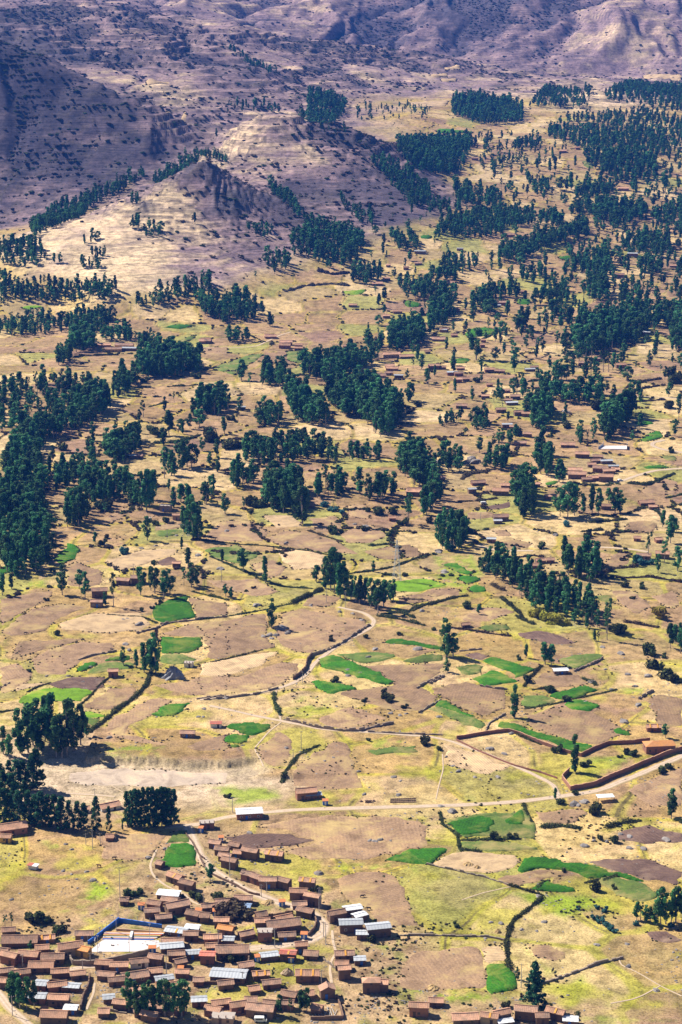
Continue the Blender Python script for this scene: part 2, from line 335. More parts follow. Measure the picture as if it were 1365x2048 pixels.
for k, s, a in GREENS:
    P = gpts(k, nums(s))[:, :2]; w = window(P, 15); dd = polydist(GX[w], GY[w], P); ii = inpoly(GX[w], GY[w], P)
    m_ = np.where(ii, sstep(0, 8, dd + 4 * n_b[w]), 0) * a * sstep(-.3, .15, n_b[w] + n_a[w]); colr[w] = lerp(colr[w], C3(.25, .32, .03), np.clip(m_ * 1.25, 0, 1))
yg = sstep(.1, .35, fbm(GX / 42, GY / 34, 95, 4) + .25 * n_b) * (1 - .75 * sstep(850, 1300, GY)) * (1 - MM)
colr = lerp(colr, C3(.38, .35, .04), .65 * yg * (1 - sstep(.2, .6, PIT)))
colr = np.clip(colr, .01, .9)

nr, nc = Z.shape
V = np.stack([GX, GY, Z], -1).reshape(-1, 3)
ix = np.arange(nr * nc).reshape(nr, nc)
F = np.stack([ix[:-1, :-1], ix[:-1, 1:], ix[1:, 1:], ix[1:, :-1]], -1).reshape(-1, 4)
m_land, nt, b = mat('valley_land', .95, .1)
at = nt.nodes.new('ShaderNodeAttribute'); at.attribute_name = 'earth'
pos = wcoord(nt)
f1 = noise(nt, 1.2, 4, .78, pos); f2 = noise(nt, .16, 4, .65, pos); f3 = noise(nt, .03, 4, .7, pos)
c = mixc(nt, at.outputs['Color'], ramp(nt, f1, [(.34, (.38, .35, .28)), (.5, (1, 1, 1)), (.66, (1.35, 1.35, 1.32))]), .9, 'MULTIPLY')
c = mixc(nt, c, ramp(nt, f2, [(.36, (.52, .52, .48)), (.5, (1, 1, 1)), (.64, (1.28, 1.27, 1.24))]), .8, 'MULTIPLY')
c = mixc(nt, c, ramp(nt, f3, [(.38, (.74, .76, .70)), (.62, (1.16, 1.14, 1.1))]), .8, 'MULTIPLY')
ah = nt.nodes.new('ShaderNodeAttribute'); ah.attribute_name = 'hill'                 # old terrace walls run level along the slopes
mpn = nt.nodes.new('ShaderNodeMapping'); mpn.inputs['Scale'].default_value = (.013, .013, .42); nt.links.new(pos, mpn.inputs['Vector'])
tw = noise(nt, 1.0, 3, .6, mpn.outputs[0], .3)
tl = ramp(nt, tw, [(.40, (1.12, 1.1, 1.06)), (.49, (1, 1, 1)), (.53, (.40, .40, .44)), (.58, (.85, .85, .88)), (.66, (1.15, 1.12, 1.08))])
c = mixc(nt, c, tl, ah.outputs['Fac'], 'MULTIPLY')
nt.links.new(c, b.inputs['Base Color']); bumpn(nt, b, f1, .5, .5)
me = mesh_np('land', V, F, m_land); smooth(me)
hl = me.attributes.new('hill', 'FLOAT', 'POINT'); hl.data.foreach_set('value', (sstep(.2, .55, MM) * (.35 + .55 * sstep(-.2, .15, fbm(GX / 260, GY / 260, 27, 2)))).astype(np.float32).ravel())
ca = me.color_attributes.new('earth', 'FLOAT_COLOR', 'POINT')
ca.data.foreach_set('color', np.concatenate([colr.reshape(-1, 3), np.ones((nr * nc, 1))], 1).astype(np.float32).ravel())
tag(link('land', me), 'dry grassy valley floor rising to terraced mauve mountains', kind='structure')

# ------------------------------------------------------------------ the air
hz, nt, b = mat('haze_air'); nt.nodes.remove(b)
pv = N(nt, 'ShaderNodeVolumePrincipled', Density=HAZE_D); pv.inputs['Color'].default_value = (*HAZE_C, 1)
nt.links.new(pv.outputs[0], nt.nodes['Material Output'].inputs['Volume'])
zt = float(max(Z.max(), CAM_Z) + 15); zb = float(Z.min() - 8)
hv = np.array([(x, y, z) for z in (zb, zt) for x, y in ((-4600, -60), (4600, -60), (4600, 9600), (-4600, 9600))])
hf = np.array([(0, 3, 2, 1), (4, 5, 6, 7), (0, 1, 5, 4), (1, 2, 6, 5), (2, 3, 7, 6), (3, 0, 4, 7)])
tag(link('haze', mesh_np('haze', hv, hf, hz)), 'thin blue haze filling the valley air', kind='stuff')
# ------------------------------------------------------------------ fields: low sheets of crop, stubble or turned earth
def field_mat(name, lo, hi, furrow=.28, fs=.62, bump=.6, patch=None, amt=.62):
    m, nt, b = mat(name, .95, .1); pos = wcoord(nt); oi = nt.nodes.new('ShaderNodeObjectInfo')
    ang = N(nt, 'ShaderNodeMath', operation='MULTIPLY'); ang.inputs[1].default_value = 3.1; nt.links.new(oi.outputs['Random'], ang.inputs[0])
    vr = nt.nodes.new('ShaderNodeVectorRotate'); vr.rotation_type = 'Z_AXIS'; nt.links.new(pos, vr.inputs['Vector']); nt.links.new(ang.outputs[0], vr.inputs['Angle'])
    wv = N(nt, 'ShaderNodeTexWave', Scale=fs * .32, Distortion=1.2, Detail=2.0); wv.inputs['Detail Scale'].default_value = .3; nt.links.new(vr.outputs[0], wv.inputs['Vector'])
    n1 = noise(nt, 1.2, 5, .8, pos); n2 = noise(nt, .10, 5, .7, pos, .6)
    c = ramp(nt, n1, [(.28, lo), (.72, hi)])
    mid = tuple((a + q) / 2 for a, q in zip(lo, hi))
    c = mixc(nt, c, ramp(nt, n2, [(.35, (.62, .60, .58)), (.5, (1, 1, 1)), (.66, (1.3, 1.27, 1.12))]), .85, 'MULTIPLY')
    c = mixc(nt, c, ramp(nt, wv.outputs['Fac'], [(0, (.72, .7, .68)), (1, (1.15, 1.15, 1.15))]), furrow, 'MULTIPLY')
    if patch:
        n3 = noise(nt, .055, 6, .72, pos, .4); c = mixc(nt, c, patch, ramp(nt, n3, [(amt - .1, (0, 0, 0)), (amt + .06, (.85, .85, .85))]))
    hs = nt.nodes.new('ShaderNodeHueSaturation'); mr = N(nt, 'ShaderNodeMapRange'); mr.inputs[3].default_value = .85; mr.inputs[4].default_value = 1.16
    nt.links.new(oi.outputs['Random'], mr.inputs[0]); nt.links.new(mr.outputs[0], hs.inputs['Value']); nt.links.new(c, hs.inputs['Color'])
    nt.links.new(hs.outputs[0], b.inputs['Base Color']); bumpn(nt, b, n1, bump, .35)
    return m
FM = {'b': field_mat('stubble_soil', (.185, .118, .07), (.42, .272, .16), patch=(.47, .34, .14), amt=.6), 'd': field_mat('turned_soil', (.10, .062, .05), (.20, .125, .095), .4, patch=(.28, .19, .13), amt=.62),
      't': field_mat('straw_stubble', (.42, .29, .16), (.60, .43, .25), .6, .8), 'g': field_mat('green_crop', (.010, .055, .004), (.065, .235, .016), .4, .8, .9, patch=(.20, .23, .04), amt=.6),
      'm': field_mat('mixed_green', (.05, .105, .02), (.17, .21, .05), .2, .6, .8, patch=(.34, .27, .10), amt=.58), 'l': field_mat('fresh_pasture', (.09, .20, .01), (.19, .32, .025), .15, .6, .6, patch=(.36, .34, .06), amt=.62),
      'p': field_mat('pit_gravel', (.50, .38, .28), (.66, .53, .41), 0)}
FH = {'b': .18, 'd': .22, 't': .25, 'g': .7, 'm': .4, 'l': .3, 'p': .1}
FN = {'b': 'stubble_field', 'd': 'ploughed_field', 't': 'straw_field', 'g': 'green_field', 'm': 'mixed_green_field', 'l': 'pasture_field', 'p': 'gravel_ground'}
def resample(P, step):
    d = np.r_[0, np.cumsum(np.hypot(*np.diff(P[:, :2], axis=0).T))]; n = max(2, int(d[-1] / step) + 1); t = np.linspace(0, d[-1], n)
    return np.stack([np.interp(t, d, P[:, i]) for i in range(P.shape[1])], -1)
def chaikin(P, n=2, closed=True):
    P = np.asarray(P, float)
    for _ in range(n):
        Q = np.roll(P, -1, 0) if closed else P[1:]; A = P if closed else P[:-1]
        S = np.stack([A * .84 + Q * .16, A * .16 + Q * .84], 1).reshape(-1, P.shape[1])
        P = S if closed else np.concatenate([P[:1], S, P[-1:]])
    return P
def sheet(name, P, h, m, cell, wob=.15):
    x0, y0 = P.min(0) - cell; x1, y1 = P.max(0) + cell
    xs = np.arange(x0, x1 + cell, cell); ys = np.arange(y0, y1 + cell, cell); X, Y = np.meshgrid(xs, ys); ins = inpoly(X, Y, P)
    any4 = ins[:-1, :-1] | ins[1:, :-1] | ins[:-1, 1:] | ins[1:, 1:]
    if not any4.any(): return None
    out = ~ins; ox, oy = X[out], Y[out]; best = np.full(ox.shape, 1e9); bx = ox.copy(); by = oy.copy()
    for i in range(len(P)):
        a = P[i]; e = P[(i + 1) % len(P)] - a; L = e @ e + 1e-9; t = np.clip(((ox - a[0]) * e[0] + (oy - a[1]) * e[1]) / L, 0, 1)
        qx = a[0] + t * e[0]; qy = a[1] + t * e[1]; d = np.hypot(ox - qx, oy - qy); k = d < best; best = np.where(k, d, best); bx = np.where(k, qx, bx); by = np.where(k, qy, by)
    X = X.copy(); Y = Y.copy(); X[out] = bx; Y[out] = by
    Zs = H(X, Y) + np.where(ins, h + wob * h * 2 * (NR.rand(*X.shape) - .5), -.06)
    id_ = np.arange(X.size).reshape(X.shape); f = np.stack([id_[:-1, :-1], id_[:-1, 1:], id_[1:, 1:], id_[1:, :-1]], -1)[any4]
    used = np.unique(f); mp = np.zeros(X.size, int); mp[used] = np.arange(len(used))
    me = mesh_np(name, np.stack([X, Y, Zs], -1).reshape(-1, 3)[used], mp[f], m); smooth(me); return me
FIELDS = '''0 g 770,1719 845,1697 897,1700 862,1727 848,1731 775,1722
3 t 150,310 270,250 560,268 575,285 545,330 480,355 350,350
3 g 565,320 590,275 720,285 930,325 1195,392 1180,400 1040,370 960,380 910,385 850,350 700,330 600,350 565,350
3 g 640,430 700,400 760,405 860,440 850,450 700,445
3 d 900,300 990,282 1200,285 1365,345 1365,415 1200,390 960,320
3 b 470,380 700,335 730,340 860,360 700,385 560,425 530,415
3 m 230,100 400,65 560,60 620,40 640,110 670,150 640,190 440,175 330,185 250,140
3 g 240,110 400,80 470,110 430,160 330,180 255,140
3 g 500,110 560,65 615,50 600,120 540,135
3 m 300,205 560,205 690,235 560,255 400,250 310,235
3 m 960,385 1040,375 1190,400 1250,460 1180,500 1060,470
3 d 1000,190 1180,120 1365,160 1365,200 1200,215
3 b 660,60 870,45 920,60 830,120 690,125 670,90
3 b 100,740 370,700 395,720 400,790 420,905 100,930 0,890 0,800
3 t 398,720 510,702 513,780 402,790
3 g 410,805 515,797 560,850 575,920 440,938 425,905
3 d 1190,640 1280,635 1365,670 1365,690 1260,695 1200,670
3 b 610,700 720,700 800,770 740,790 660,750
2 d 160,170 260,145 540,140 690,185 500,220 250,235
2 b 330,100 640,40 1100,40 1250,60 1365,80 1365,220 1000,300 640,300 500,250 710,195 560,125
2 b 830,420 950,370 1150,380 1230,480 1270,600 1300,700 1100,720 980,590 860,540
0 g 322,1730 330,1703 345,1690 385,1690 400,1730 350,1738
0 m 340,1685 345,1664 368,1662 384,1687
4 b 520,960 1000,950 930,1060 900,1110 600,1110 620,1010
4 l 90,165 200,90 330,78 530,85 570,100 480,165 280,150 160,180
4 d 290,50 420,15 640,10 620,70 570,95 330,75
4 b 500,190 660,80 830,85 790,140 680,215 560,205
4 l 485,230 560,218 640,245 600,265 500,250
4 m 510,255 600,270 560,320 540,310
4 b 640,290 900,140 1050,150 930,230 760,310 740,350 1040,420 960,425 680,380
4 g 900,237 1020,180 1140,170 1060,245 990,257
4 b 920,60 1080,40 1300,0 1365,0 1365,80 1180,130 1060,110
4 b 1100,430 1365,350 1365,450 1180,450
4 p 420,585 700,565 1000,570 1365,590 1365,650 1000,670 500,660 400,630
5 g 120,730 210,715 390,720 350,770 280,780 190,750
5 g 120,810 170,775 260,780 255,815 200,825
5 g 150,835 220,830 200,850
5 b 0,190 340,120 370,180 350,240 400,310 100,370 30,370 60,280
5 b 440,120 560,100 700,130 880,160 910,190 820,260 680,320 560,340 450,300 400,250 420,200
5 t 0,400 300,340 430,330 330,400 120,470 0,460
5 b 0,480 240,460 420,390 540,390 500,470 380,530 150,560 0,570
5 g 640,370 700,350 830,390 960,450 1055,498 1010,510 900,480 700,430 640,405
5 g 585,490 660,490 760,505 845,530 720,560 640,530
5 m 720,345 850,335 950,335 1070,350 940,395 830,385
5 g 975,285 1060,260 1170,280 1300,310 1290,325 1160,300
5 m 1090,380 1180,350 1300,340 1300,380 1150,395
5 b 860,410 1080,400 1300,390 1300,440 1170,510 1280,570 1180,650 1000,640 850,590 740,560 850,530 1050,510
5 b 630,690 800,620 1010,690 820,745 680,730
5 b 500,980 600,880 740,810 800,830 820,930 890,1060 640,1070 500,1050
5 b 310,850 420,760 490,790 500,850 420,950 340,930
5 m 900,860 1150,830 1170,870 920,890
6 m 0,650 70,592 150,640 300,720 290,760 200,730
6 g 20,630 70,596 150,640 255,695 220,700 120,655
6 g 230,480 340,435 430,470 490,495 310,520
6 g 300,385 350,365 490,405 570,430 480,480 440,450 330,405
6 m 130,420 270,400 290,440 230,465 180,450
6 d 170,345 240,337 340,360 290,385 220,370
6 m 685,380 800,350 930,345 935,365 780,430 730,410
6 d 475,235 600,220 700,250 800,290 700,300 520,260
6 m 260,200 400,185 450,215 320,225
6 b 560,480 650,440 800,460 860,510 680,535 590,515
6 g 640,575 740,545 830,520 920,545 800,580 700,595
6 m 500,570 620,575 690,600 560,640 500,630
6 g 740,620 800,590 920,625 860,660 780,650
6 b 0,530 200,500 410,540 410,640 300,680 160,640 60,580
6 g 360,740 400,715 480,730 560,770 700,800 890,850 840,880 740,865 620,810 480,775
6 b 520,680 700,630 880,660 1000,720 1080,770 900,840 720,800 560,750
6 g 980,760 1020,750 1095,780 1050,793
6 t 70,830 300,900 450,960 300,1000 120,950
6 b 1050,1080 1250,1000 1365,960 1365,1170 1200,1170
6 b 1180,600 1250,560 1365,590 1365,740 1260,740 1200,660
7 g 905,670 1000,600 1130,580 1150,640 1185,710 960,740
7 b 1135,585 1300,610 1365,620 1365,690 1190,710
7 g 965,825 1200,830 1225,870 1150,920 970,922
7 m 970,930 1120,926 1190,960 1060,990 970,985
7 g 460,1030 500,985 590,970 580,990 500,1030
7 g 620,965 700,940 790,935 770,965 690,970
7 m 590,985 700,975 810,980 800,1010 640,1030 520,1045
7 b 190,960 280,900 500,850 690,860 690,910 520,950 430,1010 400,1050 220,1040
7 b 60,960 110,850 300,840 520,830 500,845 270,895
7 b 0,600 170,560 310,545 310,580 200,640 0,760
7 b 0,790 200,650 400,620 540,640 330,720 260,790 60,820
7 t 350,740 560,680 830,680 920,750 820,790 600,800 380,780
7 b 960,810 1150,745 1365,722 1365,950 1235,870 1205,828
7 b 0,1010 120,980 190,1060 110,1140 0,1170
7 g 325,350 390,300 400,260 460,265 480,310 450,350 370,390 330,375
7 g 0,405 60,395 60,440 0,445
7 b 390,400 460,370 620,430 620,500 540,520 420,520
7 m 910,190 1090,175 1100,200 960,225
7 b 930,160 1090,130 1100,170 920,185
7 b 540,150 700,70 830,20 830,50 650,150
7 d 950,370 1010,335 1070,350 1040,390 960,395
7 t 620,370 860,300 1060,290 1050,320 820,400 700,430
7 t 300,1100 80,1160 120,1100
11 b 30,450 120,380 300,380 330,420 380,440 330,490 100,490
11 b 340,480 450,430 560,440 740,490 860,560 640,545 400,500
11 m 30,530 200,510 330,570 200,610 60,570
11 t 400,530 600,540 690,570 640,640 500,640 440,590
11 b 280,610 400,590 470,630 390,690 300,650
11 b 590,370 730,350 760,400 740,450 620,430
11 b 750,450 840,410 920,400 1010,460 900,500 790,500
11 b 790,300 880,290 930,340 900,370 800,360
11 b 880,540 1130,500 1200,560 1020,590 900,570
11 l 1000,740 1040,700 1200,690 1330,720 1180,760 1080,760
11 b 40,700 300,690 420,760 300,790 100,740
11 b 540,820 640,770 760,790 700,840 560,840
11 b 1060,790 1300,740 1365,760 1180,820 1060,830
11 t 330,350 500,350 560,410 420,420
12 g 65,620 130,610 250,670 190,675
12 g 155,700 175,680 275,690 270,710 200,730
12 g 205,750 270,730 320,765 220,772
12 b 0,750 150,750 180,780 0,830
12 b 240,850 400,850 460,880 300,930 160,920
12 m 890,785 980,790 1000,830 920,815
12 b 980,760 1100,760 1200,840 1130,890 1020,830
12 b 1190,790 1330,760 1365,840 1290,860
12 b 1140,220 1250,150 1340,170 1330,240 1200,250
12 b 1160,380 1240,400 1200,450 1050,450 1080,390
12 b 380,500 450,480 560,510 520,535 400,530
12 b 340,440 400,430 460,460 360,470
12 d 270,310 440,275 440,310 330,325
12 b 940,620 1000,560 1090,550 1080,610 960,650
12 b 200,340 340,330 360,360 200,380
12 g 620,180 690,165 690,190 630,190
12 g 1150,90 1280,85 1300,95 1180,105
12 m 1250,35 1310,25 1340,50 1290,60
10 g 310,70 350,40 420,35 480,55 400,80 330,85
10 g 235,205 290,185 340,190 320,210
10 g 1165,580 1200,550 1260,535 1275,565 1200,590
10 g 1130,500 1200,485 1240,500 1170,510
10 g 1180,708 1270,700 1290,712 1200,722
10 g 700,790 770,775 760,795
8 l 120,45 200,25 270,40 130,60
8 g 990,165 1070,145 1175,155 1080,175
8 m 1080,240 1180,210 1150,240 1100,255
8 b 1220,290 1365,280 1365,330 1240,340
15 g 460,945 540,940 545,970 480,970
15 g 30,30 240,38 240,46 40,44
15 g 690,715 780,708 790,722 720,728
15 m 820,190 880,205 890,240 840,225
14 l 760,890 890,880 870,905 790,910
14 g 1100,940 1190,955 1180,975 1095,975
14 g 1180,590 1240,590 1250,610 1190,610
14 g 1270,20 1360,25 1365,40 1270,40
0 t 862,150 895,147 897,153 865,156
0 t 890,135 922,132 920,140 893,140
0 t 880,158 915,158 910,164 885,163
0 t 330,225 370,222 375,230 340,232
0 t 290,162 340,160 335,168 295,170
0 t 1285,150 1365,150 1365,158 1290,158
0 t 820,205 900,200 890,212 830,215
9 m 520,190 640,185 645,220 600,260 520,240
9 m 70,290 300,210 390,200 330,250 200,330'''
EDGES = []
for ln in FIELDS.split('\n'):
    k, t, *r_ = ln.split(); k = int(k)
    P = np.array(zpx(k, nums(' '.join(r_)))); P = ground(P[:, 0], P[:, 1])[:, :2]; P = resample(np.concatenate([P, P[:1]]), 4.0 * max(1, P[:, 1].mean() / 900))[:-1]
    P = P + np.stack([fbm(P[:, 0] / 7, P[:, 1] / 7, 101, 3), fbm(P[:, 0] / 7, P[:, 1] / 7, 102, 3)], -1) * 3.4
    cell = 1.35 * max(1, P[:, 1].mean() / 800)
    EDGES.append(P)
    me = sheet(FN[t], P, FH[t] + max(0, (P[:, 1].mean() - 1500) / 1300), FM[t], cell)
    if me:
        lb = {'b': 'stubble field of bare pinkish brown soil', 'd': 'freshly ploughed dark brown field', 't': 'pale straw coloured harvested field', 'g': 'deep green crop field', 'm': 'patchy dull green field', 'l': 'bright yellow green pasture', 'p': 'pale bare gravel floor of the pit'}[t]
        tag(link(FN[t], me), lb, kind='structure')

# ------------------------------------------------------------------ roads and tracks
m_road, nt, b = mat('dirt_road', .95, .1); pos = wcoord(nt); av = nt.nodes.new('ShaderNodeAttribute'); av.attribute_name = 'across'
rc = ramp(nt, av.outputs['Fac'], [(0, (.42, .32, .12)), (.2, (.46, .34, .22)), (.34, (.60, .47, .36)), (.5, (.46, .35, .23)), (.66, (.60, .47, .36)), (.8, (.46, .34, .22)), (1, (.42, .32, .12))])
c = mixc(nt, rc, ramp(nt, noise(nt, .8, 4, .7, pos), [(.3, (.75, .73, .72)), (.7, (1.15, 1.15, 1.15))]), .8, 'MULTIPLY')
nt.links.new(c, b.inputs['Base Color']); bumpn(nt, b, noise(nt, 2.0, 3, .6, pos), .3, .1)
def ribbon(name, P, wid, m, lift=.14, step=2.2):
    P = resample(chaikin(P[:, :2], 3, False), step); T = np.gradient(P, axis=0); T /= np.hypot(*T.T)[:, None] + 1e-9; Nn = np.stack([-T[:, 1], T[:, 0]], -1)
    K = np.array([-1.15, -1, -.6, -.2, .2, .6, 1, 1.15]); L = np.array([-.12, lift * .8, lift, lift, lift, lift, lift * .8, -.12])
    wv = wid / 2 * (1 + .3 * fbm(P[:, 0] / 7, P[:, 1] / 7, 7, 3))
    X = P[:, None, 0] + Nn[:, None, 0] * K * wv[:, None]; Y = P[:, None, 1] + Nn[:, None, 1] * K * wv[:, None]; Zr = H(X, Y) + L
    id_ = np.arange(X.size).reshape(X.shape); f = np.stack([id_[:-1, :-1], id_[1:, :-1], id_[1:, 1:], id_[:-1, 1:]], -1).reshape(-1, 4)
    me = mesh_np(name, np.stack([X, Y, Zr], -1).reshape(-1, 3), f[:, ::-1], m); smooth(me)
    a = me.attributes.new('across', 'FLOAT', 'POINT'); a.data.foreach_set('value', np.tile((K + 1.15) / 2.3, len(P)).astype(np.float32)); return me
ROADS = '''0 5.2 road|1420,1490 1365,1512 1290,1545 1200,1582 1140,1591 1000,1607 860,1613 700,1617 560,1622 450,1635 395,1650 370,1652 330,1655
0 7.0 road|375,1652 385,1680 400,1712 420,1738 445,1755 490,1780 540,1800 590,1815 630,1830 650,1850 648,1868 620,1882 560,1893 500,1898 440,1903
0 3.4 track|1118,1592 1108,1570 1060,1545 980,1510 880,1475 740,1465 650,1460 560,1442 420,1412
5 3.8 track|0,588 150,578 300,558 410,532 500,500 570,455 620,385 700,325 800,265 915,205 938,165 880,122 800,105 740,92
5 1.6 track|435,705 420,640 400,590 410,540
5 1.1 path|440,705 380,750 330,805 290,850 320,900 340,945
5 .8 path|1300,880 1305,960 1280,1050 1265,1120
10 5 road|1000,790 1060,782 1130,757 1230,727 1365,716 1480,714
10 5.5 road|1400,645 1350,638 1270,626 1218,606 1225,592 1280,580
12 4.5 road|860,522 980,528 1100,538 1180,552
12 4 track|265,515 320,535 420,545 560,545
1 4.6 road|-60,790 0,875 60,955 170,1048 230,1110
4 3 track|390,712 480,716 560,720 690,732
1 1.4 path|940,0 900,90 915,150 990,215 1100,262 1170,322 1240,340
2 1.5 path|795,725 800,800 822,860 790,905 780,960 792,1040
3 .8 path|1060,770 1070,800 1160,840 1260,900 1365,950
3 .8 path|1260,900 1150,960 1020,985
3 .7 path|300,485 400,450 540,420
1 1.3 path|570,800 560,870 535,920 520,960
10 4 track|1120,368 1240,372 1365,382
8 2.6 track|1365,295 1300,290 1200,300
9 3 track|545,72 480,90 400,130 330,160 200,165 0,165
4 .9 path|470,560 560,600 660,660 740,705
1 4 street|415,720 500,705 570,700'''
for ln in ROADS.split('\n'):
    h_, p_ = ln.split('|'); k, wid, nm = h_.split(); P = gpts(int(k), nums(p_)); ground_y = P[:, 1].mean()
    me = ribbon(nm, P, float(wid) * .8, m_road, .14 if nm != 'path' else .1, 2.2 * max(1, ground_y / 900))
    tag(link('dirt_' + nm if nm in ('road', 'track') else 'foot' + nm if nm == 'path' else nm, me), 'pale unpaved dirt ' + nm, kind='structure')
# ------------------------------------------------------------------ building materials
def tile_mat(name, lo, hi, dirt):
    m, nt, b = mat(name, .9, .1); tc = nt.nodes.new('ShaderNodeTexCoord').outputs['Object']; pos = wcoord(nt); oi = nt.nodes.new('ShaderNodeObjectInfo')
    n1 = noise(nt, 2.2, 4, .7, pos); n2 = noise(nt, .35, 3, .6, pos)
    c = ramp(nt, n1, [(.3, lo), (.7, hi)]); c = mixc(nt, c, dirt, ramp(nt, n2, [(.43, (0, 0, 0)), (.66, (.85, .85, .85))]))
    hs = nt.nodes.new('ShaderNodeHueSaturation'); mr = N(nt, 'ShaderNodeMapRange'); mr.inputs[3].default_value = .78; mr.inputs[4].default_value = 1.25
    nt.links.new(oi.outputs['Random'], mr.inputs[0]); nt.links.new(mr.outputs[0], hs.inputs['Value']); nt.links.new(c, hs.inputs['Color']); nt.links.new(hs.outputs[0], b.inputs['Base Color'])
    bumpn(nt, b, n1, .5, .1); return m
RM = {'o': tile_mat('old_roof_tiles', (.31, .17, .11), (.55, .335, .225), (.21, .15, .115)), 'n': tile_mat('salmon_roof_tiles', (.44, .22, .13), (.68, .40, .26), (.33, .21, .14)),
      'r': tile_mat('orange_roof_tiles', (.60, .24, .07), (.74, .36, .14), (.5, .25, .13)), 'w': simple('white_sheet_metal', (.80, .80, .80), .08, 1, .45, .4), 'g': simple('grey_sheet_metal', (.46, .48, .50), .15, .8, .45, .4, rnd=.2),
      'R': tile_mat('red_painted_metal', (.48, .11, .07), (.62, .22, .15), (.4, .2, .15)), 'B': simple('blue_sheet_metal', (.25, .36, .55), .15, .8, .5, .4), 'f': simple('bare_concrete', (.45, .38, .32), .25, 1.2)}
WM = {'a': simple('adobe_wall', (.18, .105, .063), .3, 1.2, rnd=.25, bump=.4), 'k': simple('brick_wall', (.28, .125, .075), .3, 1.6, rnd=.2, bump=.4), 'p': simple('white_plaster', (.74, .70, .64), .12, .8), 'c': simple('ochre_plaster', (.62, .36, .08), .15, .8),
      'e': simple('tan_plaster', (.45, .30, .18), .2, 1.0, rnd=.15)}
M_DOOR = simple('weathered_wood', (.10, .06, .04), .3, 3, rnd=.4); M_GLASS = simple('dark_pane', (.02, .025, .03), .2, 2, .25, .5); M_BLUE = simple('blue_paint', (.02, .16, .62), .12, 1, .6, .3); M_STRIPE = simple('yellow_roof_sheet', (.85, .38, .02), .12, 1, .6, .3)
M_OUT = simple('orange_outhouse_roof', (.62, .22, .07), .15, 1); M_WHITE = simple('white_paint', (.78, .78, .76), .08, 1, .6, .3); M_POLE = simple('concrete_pole', (.50, .48, .45), .1, 1); M_STEEL = simple('galvanised_steel', (.50, .52, .54), .1, 1, .5, .4)
M_STW = simple('dry_stone', (.30, .23, .17), .4, 1.4, bump=.5); M_TRAV = simple('court_concrete', (.70, .63, .60), .08, .4)
def box(x0, x1, y0, y1, z0, z1):
    v = [(x, y, z) for z in (z0, z1) for x, y in ((x0, y0), (x1, y0), (x1, y1), (x0, y1))]
    return v, [(0, 3, 2, 1), (4, 5, 6, 7), (0, 1, 5, 4), (1, 2, 6, 5), (2, 3, 7, 6), (3, 0, 4, 7)]
def pobj(name, parts, m, parent, loc=None):
    V_ = []; F_ = []; o = 0
    for v, f in parts: V_ += [tuple(q) for q in v]; F_ += [tuple(i + o for i in q) for q in f]; o += len(v)
    me = bpy.data.meshes.new(name); me.from_pydata(V_, [], F_); me.materials.append(m); me.update(); return link(name, me, parent, loc)
def empty(name, loc, rz=0):
    e = bpy.data.objects.new(name, None); COL.objects.link(e); e.empty_display_size = .5; e.location = loc; e.rotation_euler = (0, 0, rz); return e
def roof_slab(w, run, zt, zb, rib, rs, t=.13, sag=.07):
    """one slope: from ridge (y=0,z=zt) down to eave (y=-run,z=zb), width w along x, with ribs"""
    n = max(2, min(70, int(w / rib) * 2)); rows = 4; V_ = []; F_ = []
    sg = rs.uniform(.3, 1.2) * sag
    for lay in (0, 1):
        for i in range(rows + 1):
            q = i / rows
            for j in range(n + 1):
                x = -w / 2 + w * j / n; up = (.04 if j % 2 else -.02) if lay == 0 else 0
                zz = zt + (zb - zt) * q - sg * math.sin(math.pi * q) - sg * .8 * math.sin(math.pi * j / n) + up - t * lay
                V_.append((x, -run * q, zz))
    m_ = n + 1; o = (rows + 1) * m_
    for i in range(rows):
        for j in range(n):
            a = i * m_ + j; F_.append((a, a + m_, a + m_ + 1, a + 1)); F_.append((o + a, o + a + 1, o + a + m_ + 1, o + a + m_))
    for j in range(n):
        F_.append((j, j + 1, o + j + 1, o + j)); a = rows * m_ + j; F_.append((a, o + a, o + a + 1, a + 1))
    for i in range(rows):
        a = i * m_; F_.append((a, o + a, o + a + m_, a + m_)); a = i * m_ + n; F_.append((a, a + m_, o + a + m_, o + a))
    return V_, F_
def turned(vf, rz=0, off=(0, 0, 0)):
    c, s = math.cos(rz), math.sin(rz); v, f = vf; return [(c * x - s * y + off[0], s * x + c * y + off[1], z + off[2]) for x, y, z in v], f
